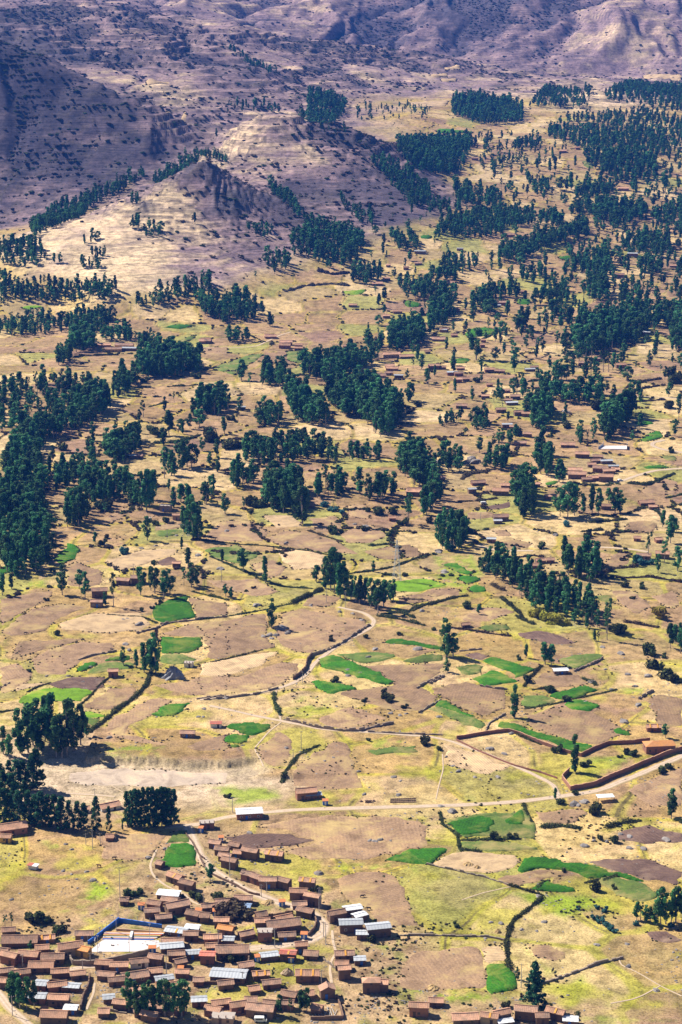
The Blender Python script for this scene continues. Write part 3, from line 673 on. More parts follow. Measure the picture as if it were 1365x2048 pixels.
def house(X, Y, yaw, w, d, h, roof, wall, label, ridge='x', stripes=0, group='village houses', name='adobe_house', hip=False, detail=True, floors=1, seed=0, blue=False):
    rs = np.random.RandomState(seed); c, s = math.cos(yaw), math.sin(yaw)
    cs = [(X + c * a - s * b_, Y + s * a + c * b_) for a in (-w / 2, w / 2) for b_ in (-d / 2, d / 2)]; zz = [float(H(*q)) for q in cs]; z0 = min(zz) * .5 + max(zz) * .5
    e = empty(name, (X, Y, z0), yaw); tag(e, label, 'house', group)
    metal = roof in 'wgRB'; pitch = math.tan(R(11 if metal else 25)); ov = .4
    L, B = (w, d) if ridge == 'x' else (d, w); rise = B / 2 * pitch
    if roof == 'f': rise = 0
    # walls with their gables, in the frame where the ridge runs along x
    V_ = []; F_ = []
    for i, x in enumerate((-L / 2, L / 2)): V_ += [(x, -B / 2, -1.6), (x, B / 2, -1.6), (x, B / 2, h), (x, 0, h + rise), (x, -B / 2, h)]
    F_ = [(0, 4, 3, 2, 1), (5, 6, 7, 8, 9), (0, 5, 9, 4), (1, 2, 7, 6)] + ([(4, 9, 8, 3), (2, 3, 8, 7)] if roof == 'f' else [])
    rz = 0 if ridge == 'x' else math.pi / 2
    if hip: V_[3] = (-L / 2, 0, h); V_[8] = (L / 2, 0, h)
    pobj('wall', [turned((V_, F_), rz)], WM[wall], e)
    if roof == 'f':
        rf = pobj('roof', [box(-w / 2 - .25, w / 2 + .25, -d / 2 - .25, d / 2 + .25, h + .02, h + .2)], RM['f'], e)
        for q in range(4): pobj('parapet_block', [box(-w / 2 + q * w / 3 - .15, -w / 2 + q * w / 3 + .15, -d / 2, -d / 2 + .3, h + .2, h + 1.1)], WM['k'], rf)
    elif hip:
        q = .3 * L; E = [(-L / 2 - ov, -B / 2 - ov, h - .1), (L / 2 + ov, -B / 2 - ov, h - .1), (L / 2 + ov, B / 2 + ov, h - .1), (-L / 2 - ov, B / 2 + ov, h - .1), (-L / 2 + q, 0, h + rise), (L / 2 - q, 0, h + rise)]
        pobj('roof', [turned((E, [(0, 1, 5, 4), (1, 2, 5), (2, 3, 4, 5), (3, 0, 4), (0, 3, 2, 1)]), rz)], RM[roof], e)
    else:
        run = B / 2 + ov; zt = h + rise + .17; zb = zt - run * pitch; rib = .62 if not metal else 1.2
        sl = [turned(roof_slab(L + 2 * ov, run, zt, zb, rib, rs, .12 if not metal else .05, .09 if not metal else .01), rz), turned(roof_slab(L + 2 * ov, run, zt, zb, rib, rs, .12 if not metal else .05, .09 if not metal else .01), rz + math.pi)]
        rf = pobj('roof', [sl[0]], RM[roof], e); r2 = pobj('roof', [sl[1]], RM[roof], e)
        pobj('ridge_cap', [turned(box(-L / 2 - ov, L / 2 + ov, -.16, .16, zt - .06, zt + .1), rz)], RM[roof], rf)
        for q in range(stripes):
            x = (-.28 + .52 * q / max(1, stripes - 1)) * L if stripes > 1 else .05 * L
            y0, y1 = -.15, -run * .98; k_ = .13
            f_ = [(x - .32, y0, zt + y0 * pitch + k_), (x + .32, y0, zt + y0 * pitch + k_), (x + .32, y1, zt + y1 * pitch + k_), (x - .32, y1, zt + y1 * pitch + k_)]
            V4 = f_ + [(a, b_, z_ - .09) for a, b_, z_ in f_]
            pobj('roof_sheet', [turned((V4, [(3, 2, 1, 0), (4, 5, 6, 7), (0, 1, 5, 4), (1, 2, 6, 5), (2, 3, 7, 6), (3, 0, 4, 7)]), rz)], M_STRIPE, rf)
    if detail:
        y = -d / 2; dx = rs.uniform(-.25, .25) * w
        dr = pobj('door', [box(dx - .5, dx + .5, y - .06, y + .04, -.1, min(2.0, h * .8))], M_BLUE if blue else M_DOOR, e); pobj('lintel', [box(dx - .7, dx + .7, y - .09, y + .04, min(2.0, h * .8), min(2.0, h * .8) + .16)], M_DOOR, dr)
        for fl in range(floors):
            for q in range(max(1, int(w / 3.4))):
                x = -w / 2 + (q + .5) * w / max(1, int(w / 3.4)); zc = fl * 2.5 + min(1.1, h * .4)
                if fl == 0 and abs(x - dx) < 1.2: continue
                if zc + .95 > h: continue
                wn_ = pobj('window', [box(x - .48, x + .48, y - .07, y + .04, zc - .06, zc + .9)], M_DOOR if not blue else M_WHITE, e); pobj('pane', [box(x - .38, x + .38, y - .09, y - .05, zc + .04, zc + .8)], M_GLASS, wn_)
        for sgn in (-1, 1):
            x = sgn * w / 2; zc = h * .55; wn_ = pobj('window', [box(min(x - sgn * .04, x + sgn * .07), max(x - sgn * .04, x + sgn * .07), -.4, .4, zc - .05, zc + .75)], M_DOOR, e)
            pobj('pane', [box(min(x + sgn * .05, x + sgn * .09), max(x + sgn * .05, x + sgn * .09), -.3, .3, zc + .04, zc + .66)], M_GLASS, wn_)
    return e
HOUSES = '''2 85 238 72 34 -28 o a|topmost old-tiled house of the row along the road bend
2 128 278 88 34 -25 o a|second old-tiled house down the row along the road bend
2 145 315 80 32 -25 o a|third old-tiled house down the row along the road bend
2 168 355 98 44 -25 o a|lowest old-tiled house of the row along the road bend
2 200 243 70 26 -18 o a|low tiled annexe behind the roadside row
2 222 292 50 28 -18 n a|small salmon-roofed shed behind the roadside row
2 292 300 105 46 -18 o a|broad tiled house with a white wall patch behind the roadside row
2 440 312 112 38 -18 n a s2|house with orange-striped roof at the right end of the roadside row
2 278 432 76 40 -24 o k|brick house at the left of the second roadside row
2 333 452 84 40 -24 o k|brick house next right in the second roadside row
2 408 475 108 46 -15 o a|wide dark tiled house in the second roadside row
2 492 478 86 46 -15 o a|tiled house at the right end of the second roadside row
2 640 475 98 40 -25 n a s2|lone house with two orange roof sheets on the grassy edge
2 590 545 108 46 -12 n a|salmon-roofed house at the road above the bend
2 668 580 98 54 -10 n a f2|two-storey salmon-roofed house by the utility poles
2 600 600 88 20 0 o a|low tiled house touching the road bend
2 622 650 106 36 -14 o a|tiled house on the inside of the road bend
2 830 675 108 46 16 o a|old-tiled house left of the white-roofed sheds
2 925 640 112 38 16 w a|white-roofed adobe house furthest back at the bend
2 972 672 84 30 16 w a|small white-roofed shed behind the grey-roofed pair
2 910 742 145 48 14 g a|long grey-roofed adobe house with lit gable end
2 1078 770 150 52 12 g a|large grey-roofed house nearest the pasture
2 975 782 70 30 12 g a|small grey-roofed lean-to among rubbish heaps
2 512 748 210 42 8 o a|long dark tiled house in the walled yard at the bend
2 392 798 92 56 4 f k f2|unfinished two-storey brick house with flat roof
2 525 790 106 28 0 o a|low tiled house beside the unfinished brick house
2 130 712 90 40 -16 n a|bright tiled house left of the dark thicket
2 148 765 96 44 -10 r a|orange-tiled house below the dark thicket
2 78 818 108 42 0 n k|brick house with flat-looking salmon roof by the court street
2 168 822 70 34 0 g a|grey metal lean-to by the orange-tiled house
2 72 858 66 30 0 n a|tiny tiled house below the brick house
2 195 905 205 42 4 o a|long old-tiled house over the vegetable yard
2 44 932 90 52 -5 R k|red and orange metal-roofed house left of the vegetable yard
2 422 908 112 24 2 g a|low grey-roofed shed left of the red-striped roof
2 526 912 98 42 2 R a s1|red metal-roofed house with one orange stripe
2 612 866 74 46 -6 n a|salmon-roofed house at the end of the village street
2 165 1042 222 34 -2 g a|very long low building with pale grey metal roof
2 370 1028 102 32 0 n a s2|small house with two orange roof stripes by a tree
2 646 1040 146 42 0 n a s2|long house with two orange roof stripes and dark wall
2 870 912 120 36 6 o a s1|old-tiled house with one orange sheet above the footpath
2 962 935 68 28 0 g a|grey-blue roofed shed beside the footpath houses
2 852 968 80 34 6 n a|salmon-roofed low house in front of the old-tiled one
2 870 1024 74 62 6 n a f2|narrow two-storey house with white window frames
2 1030 1105 108 66 -12 n a h f2|square two-storey house with hipped salmon roof
2 1098 1100 58 52 -12 n a|annexe right of the hipped two-storey house
2 770 1138 92 52 18 o a ry|gable-fronted house with one white roof edge by the pole yard
2 356 1256 170 48 2 o a|long tiled house at the bottom with a white van before it
2 305 1178 74 18 0 o a|small tiled shed behind the bottom long house
2 132 1195 116 28 0 n a|tiled house above the flat-roofed bottom building
2 135 1292 138 36 0 f e|flat-roofed tan building at the bottom edge
2 300 58 165 34 4 w k|long white-roofed shed beside the main dirt road
2 45 118 90 34 4 f k|half-built brick house at the road junction
2 60 615 96 28 0 o a|tan tiled house right of the court lane
2 158 590 128 26 0 o a|wide tiled house above the dark thicket
2 258 572 112 30 -4 o a|dark tiled house behind the thicket
2 255 612 94 12 0 B a|low blue-roofed shelter by the thicket
1 948 116 44 28 -15 o a|tiny adobe hut at the corner of the green field
1 1035 205 108 38 -22 n a s1|striped-roof house on the lane above the court
1 1112 248 98 40 -22 o a|tiled house beside the striped-roof house on the lane
1 1005 300 138 18 4 w a|house with a wide white metal roof above the court
1 1012 335 104 26 -8 o a|dark tiled house below the white metal roof
1 1078 388 148 44 16 o a|big tiled house stepping down right of the court lane
1 915 412 92 36 -5 o a|tiled house left of the stepped group above the court
1 985 440 96 28 0 o a|front tiled house of the stepped group above the court
1 745 338 50 28 0 o a|lone little adobe hut by the tall pole
1 505 545 110 32 0 o a|tiled house on the bank left of the court
1 430 645 150 52 24 n e|big tan house with long sloping roof left of the kiosk
1 485 645 96 40 -18 r c|ochre kiosk with bright orange roof beside the court
1 52 518 78 26 10 o a|tiled house under the bluish edge trees
1 115 586 220 26 12 o a|very long tiled house at the left village edge
1 280 562 100 22 0 n a s2|faded salmon roof with yellow sheets left of the court bank
1 45 692 108 48 -10 n k|brick house at the left edge by the lower street
1 165 685 124 44 0 n k|brick house with salmon roof in the left street row
1 316 695 138 36 0 o a|dark tiled house at the street corner by the court wall
1 245 742 150 34 0 n a|salmon-roofed house over the lower left yard
1 40 768 88 32 0 o a|dark tiled house at the left edge, lower row
1 130 778 108 32 0 o a|tiled house behind the lower left tree clump
1 362 776 106 34 0 n a|salmon-roofed house beside the round pen
1 470 782 88 28 0 n a|square salmon-roofed house right of the round pen
1 618 728 98 36 -6 n a|tiled house below the court wall, left of two
1 715 738 108 34 0 n a|tiled house below the court wall, right of two
1 838 712 112 28 0 o p|white-fronted tiled house on the court street
1 928 698 88 40 -22 o a|angled tiled house at the end of the court street
1 632 790 106 30 0 o a|old-tiled house in the row under the court street
1 702 820 98 30 0 o a|old-tiled house stepping forward in the lower row
1 820 800 160 30 2 o a|long old-tiled house behind the lower tree clump
1 655 925 68 26 4 g a|narrow grey-roofed house left of the lower tree clump
1 718 968 88 40 -12 n a|salmon-roofed house left of the lower tree clump
1 350 945 124 44 -12 n a|tiled house in the lower left yard
1 320 1052 180 44 -14 n a|large salmon-roofed house at the bottom left
1 420 990 78 16 0 w a|white metal roof over the lower left yard
1 425 856 98 22 0 g a|old grey metal roof beside the round pen
1 15 838 62 40 0 n a|house cut by the left edge beside the lower road
1 1035 588 138 22 0 o a|tiled house facing the court, upper one
1 1145 552 90 36 0 o a|tiled house behind the one facing the court
1 1050 522 136 14 0 g a s1|flat grey metal roof with one yellow sheet by the court
1 1150 505 86 28 0 w a|bright white roof by the court
1 1035 618 142 28 0 g a|grey-roofed shelter over a red car by the court
1 1060 672 102 36 0 o a|dark tiled house right of the court street
1 1092 715 68 36 8 o a|small dark tiled house below the court street
1 1160 660 90 30 0 g a|grey-roofed house between dark tiled houses
3 92 1052 96 46 -8 n k f2|two-storey tiled house left of the bottom houses
3 175 1004 70 24 0 n a|tiled annexe behind the two-storey bottom house
3 320 1088 128 24 -6 n a|wide salmon-roofed house at the bottom edge
3 430 1090 86 36 0 n e s1|tan house with a yellow roof sheet at the bottom edge
3 505 1078 78 40 10 n a|salmon-roofed house between the tan one and the conifer
3 515 1100 74 22 0 w a|white-roofed shed at the bottom edge
3 608 1072 110 46 2 o a|dark tiled house under the spire conifer
3 690 1090 64 36 0 o a|little dark house right of the spire conifer
3 745 1068 90 36 -14 n a s1|tiled house with yellow sheet right of the conifer
3 825 1094 70 12 -8 w a|white metal roof at the end of the bottom houses
4 85 965 172 36 8 n k|long tiled brick house at the left edge under the pines
4 25 1010 80 30 4 n c|ochre tiled house cut by the left edge under the pines
4 668 815 128 22 28 n p|white-walled building with long tiled roof behind the lone pine
4 515 832 52 22 10 n p|small white-and-blue walled house among the pines
4 1125 378 92 24 -14 o a|roofless-looking dark adobe ruin in the stubble field
4 1296 318 70 22 0 R p|little red-and-white roofed hut by the green plots
4 658 1002 46 22 0 n k|small brick pump hut below the pines
5 575 1124 134 38 2 n k|two-storey brick farmhouse standing alone above the dirt road
5 612 1122 88 20 2 g k|grey metal lean-to against the lone brick farmhouse
6 712 458 84 18 2 w a|white-roofed shed in the stony right-hand fields
6 200 206 46 14 0 n a|flat salmon hut roof on the dry knoll
6 1250 884 172 38 2 r k h|orange-roofed house inside the walled compound
6 1215 768 82 22 0 n k s2|tiled outbuilding behind the orange-roofed house
7 598 588 104 38 0 o a|main adobe house of the field farmstead
7 578 646 76 30 0 o a|adobe shed below the field farmstead
7 735 512 84 26 0 o a|rear tiled house of the field farmstead
7 830 506 92 34 0 o a|adobe house between trees at the field farmstead
7 1058 406 50 24 0 n a|small tiled hut on the stony pasture
7 1058 122 46 28 0 n e|square adobe hut below the slope trees
7 992 70 74 30 0 f e|roofless tan hut on the slope
7 680 1066 62 34 0 n k|dark brick shed at the hedge crossing
7 1130 1006 56 22 0 f p|white concrete tank box beside the grey rubble mound
7 886 128 36 14 0 f p|small white water tank on the field slope'''
FARH = {'the ochre farm among dark trees': (8, 'c', 'n', '675,312,110,22 770,306,100,22 745,288,115,20 625,284,80,18'),
 'the upper left pasture': (8, 'a', 'n', '1240,262,60,22 800,952,50,20 838,952,40,15'),
 'the hamlet right of the great grove': (9, 'e', 'n', '1150,228,110,28 1240,232,90,12 1140,288,60,16 1155,304,75,16 1135,332,50,20 1195,348,55,20 1075,348,85,12'),
 'the slope above the great grove': (9, 'k', 'n', '510,172,70,25 592,184,50,20 425,112,70,10 30,142,75,20 880,172,40,20'),
 'the groves at the middle of the valley': (9, 'a', 'o', '1290,1054,85,42 920,748,55,25 720,484,50,20 1155,1208,35,20 385,522,60,20 250,538,50,20 670,1132,35,15'),
 'the dense hamlet below the pale ball court': (10, 'a', 'n', '885,668,70,25 950,693,50,15 1000,695,60,15 970,738,70,28 1012,745,60,20 860,768,90,28 1000,784,72,34 940,778,60,20 905,783,50,15 1035,720,50,15 960,674,50,12 850,740,70,16 930,712,40,14 1045,735,40,14'),
 'the stepped hamlet street on the right slope': (10, 'a', 'o', '815,617,70,12 585,608,60,18 520,523,50,24 550,528,35,12 620,567,40,22 490,448,50,20 575,463,45,24 610,468,40,20 525,398,40,15 542,412,60,15 560,383,50,18 515,352,40,15 300,428,55,18'),
 'the upper hamlet between open fields': (10, 'k', 'n', '165,238,55,22 205,238,40,14 255,268,55,20 285,272,45,20 280,303,45,22 320,298,35,18 295,243,40,14 435,253,50,18 485,257,50,12 630,248,50,14 652,238,40,14 435,323,30,15 415,378,40,12 215,58,40,18 265,83,30,12 190,103,65,10 30,183,65,10 135,163,25,10 405,108,25,15 400,133,20,18'),
 'the lane below the stepped hamlet': (10, 'a', 'n', '70,852,75,28 200,778,40,15 350,838,40,26 380,800,70,12 490,848,80,28 520,814,60,10 660,808,40,20 730,868,55,20 490,974,75,28 475,986,40,14 1000,918,50,24 1195,898,75,18 1225,917,40,10'),
 'the upper right wood': (10, 'a', 'n', '1070,233,50,22 960,203,35,22 1190,73,45,18 880,217,30,14'),
 'the right-hand farms': (12, 'k', 'n', '570,643,60,18 600,615,55,20 655,613,40,14 335,503,50,28 1160,594,80,28 1262,588,75,34 1240,503,30,18 1125,495,30,20'),
 'the far upper valley': (15, 'k', 'n', '390,975,50,20 365,985,40,14 75,1120,40,18 130,1145,30,12 145,1010,35,20 105,865,60,12 510,915,30,20 1030,825,50,20 1100,710,55,18 1110,540,30,16 720,150,40,12 800,132,25,14 745,80,30,12 570,85,35,10 440,605,45,14 165,680,35,16 245,190,35,14 1320,770,40,10 1050,355,60,14'),
 'the fields behind the small peak': (14, 'a', 'n', '1000,835,40,18 950,860,60,10 1010,760,25,10 1105,775,30,16 1180,690,60,16 1170,750,40,12 820,975,45,12 1060,1010,50,16 1000,1035,40,18 1195,1020,40,16 1330,855,60,12 1305,1110,40,18 1280,1155,70,10 460,1180,70,22 530,1190,40,16 375,1140,60,10 30,1165,50,22')}
_rows = []
for ln in HOUSES.split('\n'):
    a, lb = ln.split('|'); t = a.split(); _rows.append((int(t[0]), *map(float, t[1:6]), t[6], t[7], t[8:], lb))
_P = np.array([zpx(r_[0], [(r_[1], r_[2])])[0] for r_ in _rows]); _G = ground(_P[:, 0], _P[:, 1])
HOUSE_XY = []
for i, (r_, g_) in enumerate(zip(_rows, _G)):
    k, x, y, w_, h_, yaw, rf, wl_, op, lb = r_; m_ = mpp(g_) * ZM[k][2]; w_m = w_ * m_ * .92; w_m = w_m if 'long' in lb or 'wide' in lb or 'compound' in lb else min(w_m, 9.0); h_m = max(1.9, h_ * m_ / .87); ry = 'y' if 'ry' in op else 'x'
    d_m = min(6.4, max(3.4, w_m * .55)); yw = R(yaw + NR.uniform(-15, 15)); X_ = g_[0] - math.sin(yw) * d_m / 2; Y_ = g_[1] + math.cos(yw) * d_m / 2; HOUSE_XY.append((X_, Y_, max(w_m, d_m)))
    house(X_, Y_, yw, w_m, d_m, h_m, rf, wl_, lb, ry, next((int(o[1]) for o in op if o[0] == 's'), 0), 'village houses' if k in (1, 2, 3) else 'houses among the fields', hip='h' in op, floors=2 if 'f2' in op else 1, seed=i, blue=(i % 5 == 0))
# small huts squeezed into the gaps of the village
core = on_plane(np.array([0, 150, 330, 420, 560, 640, 700, 640, 420, 250, 0]), np.array([1880, 1900, 1800, 1790, 1830, 1850, 1960, 2030, 2040, 2045, 2045]), 0); _rx = []
for ln in ROADS.split('\n'):
    if ln[0] in '012': q = gpts(int(ln.split()[0]), nums(ln.split('|')[1]))[:, :2]; _rx.append(resample(q, 3))
_rx = np.concatenate(_rx); made = {}
for t in range(4000):
    x, y = NR.uniform(core[:, 0].min(), core[:, 0].max()), NR.uniform(core[:, 1].min(), core[:, 1].max())
    if sum(made.values()) >= 40: break
    if not inpoly(np.array([x]), np.array([y]), core)[0] or inpoly(np.array([x]), np.array([y]), court)[0] or polydist(np.array([x]), np.array([y]), court)[0] < 13: continue
    if any((x - a) ** 2 / (c_ * .5 + 2.6) ** 2 + (y - b_) ** 2 / 5.2 ** 2 < 1 for a, b_, c_ in HOUSE_XY) or np.hypot(_rx[:, 0] - x, _rx[:, 1] - y).min() < 7.5: continue
    w_m = NR.uniform(3.2, 6.5); part = 'lower left' if x < -70 and y < 650 else 'upper' if y > 665 else 'lower middle' if x < -30 else 'lower right'; rr = ('n', 'o', 'n', 'o', 'g')[t % 5]; cn = {'n': 'terracotta-roofed', 'o': 'brown-tiled', 'g': 'tin-roofed'}[rr]
    lb = f'small {cn} outbuilding squeezed between houses of the {part} village'; made[lb] = made.get(lb, 0) + 1
    if made[lb] > 13: continue
    house(x, y, R(NR.uniform(-25, 25)), w_m, NR.uniform(3, 4.2), NR.uniform(1.9, 2.8), rr, ('a', 'a', 'k')[t % 3], lb, seed=2000 + t, group=lb, name='outbuilding'); HOUSE_XY.append((x, y, w_m))
for cl_, (k, wl_, rf, s) in FARH.items():
    q = nums(s); G_ = gpts(k, [(a, b_) for a, b_, _, _ in q])
    for i, ((_, _, w_, h_), g_) in enumerate(zip(q, G_)):
        m_ = mpp(g_) * ZM[k][2]; w_m = max(4.5, w_ * m_ * .95); d_m = min(6.5, max(4, w_m * .55)); h_m = max(2.2, h_ * m_ * .8)
        rr = (rf, 'o', rf, 'n', 'o', rf, 'g')[(i * 5 + k) % 7]; ww = (wl_, 'a', wl_, 'k')[i % 4]
        yw = R(NR.uniform(-14, 14)); HOUSE_XY.append((g_[0], g_[1] + d_m / 2, w_m))
        col_ = {'n': 'salmon-tiled', 'o': 'dark-tiled', 'g': 'metal-roofed'}[rr]; size = 'long low' if w_ >= 80 else 'larger' if w_ * h_ > 1150 else 'tiny' if w_ <= 36 else 'small'
        house(g_[0], g_[1] + d_m / 2, yw, w_m, d_m, h_m, rr, ww, f'{size} {col_} house in {cl_}', group=cl_, seed=900 + i, detail=mpp(g_) < .5)
# ------------------------------------------------------------------ foliage
def leaf_mat(name, lo, hi, rnd=.42, tr=.25):
    m, nt, b = mat(name, .75, .12); oi = nt.nodes.new('ShaderNodeObjectInfo'); a = nt.nodes.new('ShaderNodeAttribute'); a.attribute_name = 'tint'
    c = ramp(nt, a.outputs['Fac'], [(0, lo), (1, hi)]); hs = nt.nodes.new('ShaderNodeHueSaturation'); mr = N(nt, 'ShaderNodeMapRange')
    mr.inputs[3].default_value = 1 - rnd; mr.inputs[4].default_value = 1 + rnd * 1.5
    mh_ = N(nt, 'ShaderNodeMapRange'); mh_.inputs[3].default_value = .455; mh_.inputs[4].default_value = .515
    nt.links.new(oi.outputs['Random'], mr.inputs[0]); nt.links.new(oi.outputs['Random'], mh_.inputs[0])
    nt.links.new(mr.outputs[0], hs.inputs['Value']); nt.links.new(mh_.outputs[0], hs.inputs['Hue']); nt.links.new(c, hs.inputs['Color'])
    nt.links.new(hs.outputs[0], b.inputs['Base Color'])
    t = nt.nodes.new('ShaderNodeBsdfTranslucent'); nt.links.new(hs.outputs[0], t.inputs[0]); mx = nt.nodes.new('ShaderNodeMixShader'); mx.inputs[0].default_value = tr
    nt.links.new(b.outputs[0], mx.inputs[1]); nt.links.new(t.outputs[0], mx.inputs[2]); nt.links.new(mx.outputs[0], nt.nodes['Material Output'].inputs[0])
    return m
M_EUC = leaf_mat('eucalyptus_leaves', (.010, .050, .024), (.095, .260, .085))
M_PINE = leaf_mat('conifer_leaves', (.007, .036, .020), (.045, .140, .058), .2)
M_BUSH = leaf_mat('shrub_leaves', (.03, .05, .016), (.10, .12, .035), .35)
M_SCRUB = leaf_mat('dry_scrub_leaves', (.055, .045, .03), (.15, .11, .06), .35)
M_TEAL = leaf_mat('young_blue_leaves', (.03, .11, .11), (.09, .22, .20), .2)
M_YEL = leaf_mat('yellow_broom_leaves', (.22, .22, .02), (.42, .38, .05), .2)
M_BARK = simple('bark', (.36, .30, .24), .3, 3)
M_STONE = simple('field_stone', (.24, .21, .19), .4, 1.6, rnd=.25, bump=.5)
def leaves(C, n_out, size, rs, flat=.0):
    """quads at points C whose normals lean along n_out"""
    n = len(C); nn = n_out + rs.normal(0, .55, (n, 3)); nn[:, 2] += flat; nn /= np.linalg.norm(nn, axis=1)[:, None] + 1e-9
    a = np.cross(nn, rs.normal(0, 1, (n, 3))); a /= np.linalg.norm(a, axis=1)[:, None] + 1e-9; b_ = np.cross(nn, a)
    s = size * rs.uniform(.55, 1.25, (n, 1)); a = a * s; b_ = b_ * s * .72
    V = np.stack([C - a, C - b_ * .9, C + a, C + b_], 1).reshape(-1, 3); F = np.arange(4 * n).reshape(n, 4); return V, F
def foliage_mesh(name, V, F, tint, m):
    me = mesh_np(name, V, F, m); at_ = me.attributes.new('tint', 'FLOAT', 'POINT'); at_.data.foreach_set('value', np.repeat(tint, 4).astype(np.float32)); return me
def tube(P, rad, k=6):
    P = np.asarray(P, float); n = len(P); V = []; F = []
    for i in range(n):
        t = P[min(i + 1, n - 1)] - P[max(i - 1, 0)]; t /= np.linalg.norm(t) + 1e-9; r0 = np.cross(t, (0.31, .95, .1)); r0 /= np.linalg.norm(r0) + 1e-9; r1 = np.cross(t, r0)
        for j in range(k):
            q = 2 * math.pi * j / k; V.append(P[i] + rad[i] * (math.cos(q) * r0 + math.sin(q) * r1))
    for i in range(n - 1):
        for j in range(k): F.append((i * k + j, i * k + (j + 1) % k, (i + 1) * k + (j + 1) % k, (i + 1) * k + j))
    return V, F
def joined(parts):
    V = []; F = []; o = 0
    for v, f in parts: V += list(v); F += [tuple(i + o for i in q) for q in f]; o += len(v)
    return np.array(V), np.array(F)
def tree_variant(seed, style):
    """trunk and crown meshes of a tree one metre tall"""
    rs = np.random.RandomState(seed); par = []; cl = []
    lean = rs.uniform(-.04, .04, 2); stems = [(0, 0)] if style != 'euc' else [(0, 0), tuple(rs.uniform(-.07, .07, 2))]
    if style == 'euc':
        lo = rs.uniform(.08, .30); R0 = rs.uniform(.12, .22); n = int(rs.uniform(28, 46)); gap = rs.uniform(.3, .9); ga = rs.rand() * 6.28
        for i in range(n):
            h = lo + (1 - lo) * ((i + rs.rand()) / n); prof = (1 - abs((h - lo) / (1 - lo) - .42) ** 1.7 * 2.1) ; prof = max(.2, prof) * rs.uniform(.55, 1.15)
            a = rs.rand() * 6.28; rr = R0 * prof * math.sqrt(rs.rand()) * .95
            if abs(h - gap) < .07 and math.cos(a - ga) > -.3: continue
            cl.append((lean[0] * h + math.cos(a) * rr + .03 * math.sin(h * 9 + ga), lean[1] * h + math.sin(a) * rr, min(h, .96), rs.uniform(.04, .09), rs.uniform(.05, .11)))
    elif style == 'thin':
        lo = .42; n = 15
        for i in range(n):
            h = lo + (1 - lo) * ((i + rs.rand()) / n); a = rs.rand() * 6.28; rr = .10 * math.sqrt(rs.rand())
            cl.append((lean[0] * h + math.cos(a) * rr, lean[1] * h + math.sin(a) * rr, min(h, .96), rs.uniform(.035, .06), rs.uniform(.04, .07)))
    elif style == 'round':
        lo = .22; n = 30
        for i in range(n):
            h = lo + (1 - lo) * ((i + rs.rand()) / n); q = (h - lo) / (1 - lo); a = rs.rand() * 6.28; rr = .30 * math.sqrt(max(.05, 1 - (2 * q - .9) ** 2)) * math.sqrt(rs.rand())
            cl.append((math.cos(a) * rr, math.sin(a) * rr, min(h, .93), rs.uniform(.07, .11), rs.uniform(.06, .1)))
    elif style == 'pine':
        lo = .06; n = 44
        for i in range(n):
            h = lo + (1 - lo) * ((i + rs.rand()) / n); q = (h - lo) / (1 - lo); a = rs.rand() * 6.28; rr = .19 * (1 - q) ** .62 * rs.uniform(.5, 1.0) * (0.75 + .25 * min(1, q * 5))
            cl.append((math.cos(a) * rr, math.sin(a) * rr, min(h, .97), rs.uniform(.045, .07), rs.uniform(.04, .065)))
    elif style == 'spire':
        lo = .05; n = 60
        for i in range(n):
            tier = i // 5; q = tier / 12; h = lo + .92 * q; a = i * 2.5 + rs.uniform(-.5, .5); rr = .25 * (1 - q) ** .8 * rs.uniform(.55, 1.15); h = h + rs.uniform(-.03, .03)
            for f in (.35, .75, 1.0): cl.append((math.cos(a) * rr * f, math.sin(a) * rr * f, h + .03 * f, .045, .03))
        cl.append((0, 0, .97, .02, .03))
    cl = np.array(cl); per = {'euc': 50, 'thin': 44, 'round': 55, 'pine': 38, 'spire': 24}[style]
    k = np.repeat(np.arange(len(cl)), per); d = rs.normal(0, 1, (len(k), 3)); d /= np.linalg.norm(d, axis=1)[:, None]; r_ = rs.uniform(.45, 1.0, (len(k), 1)) ** .6
    C = cl[k, :3] + d * r_ * cl[k][:, [3, 3, 4]]; C[:, 2] = np.clip(C[:, 2], .03, 1.0)
    size = {'euc': .031, 'thin': .024, 'round': .036, 'pine': .026, 'spire': .026}[style]
    V, F = leaves(C, d + np.array([0, 0, .25]), size, rs)
    tint = np.clip(.5 + rs.normal(0, .16, len(k)) + (rs.rand(len(cl))[k] - .5) * .9, 0, 1)
    cm = foliage_mesh('crown', V, F, tint, M_PINE if style in ('pine', 'spire') else M_EUC)
    for j, (sx_, sy_) in enumerate(stems):
        top = .86 if j == 0 else .66; P = [(sx_ * .2 * j, sy_ * .2 * j, -.05)] + [(lean[0] * t + sx_ * t + rs.normal(0, .006), lean[1] * t + sy_ * t + rs.normal(0, .006), t) for t in (.12, .3, .5, top)]
        par.append(tube(P, [.021, .016, .013, .009, .003]))
    for q in rs.choice(len(cl), min(9, len(cl)), False):                       # limbs out to some of the clumps
        h = cl[q, 2] - .09; par.append(tube([(lean[0] * h, lean[1] * h, h), ((lean[0] * h + cl[q, 0]) / 2, (lean[1] * h + cl[q, 1]) / 2, h + .035), cl[q, :3]], [.007, .005, .002], 4))
    v, f = joined(par); tm = mesh_np('trunk', v, f, M_BARK); smooth(tm)
    return tm, cm
VAR = {'euc': [tree_variant(s, 'euc') for s in range(100, 114)], 'thin': [tree_variant(s, 'thin') for s in range(200, 203)], 'round': [tree_variant(s, 'round') for s in range(300, 303)],
       'pine': [tree_variant(s, 'pine') for s in range(400, 405)], 'spire': [tree_variant(500, 'spire')]}

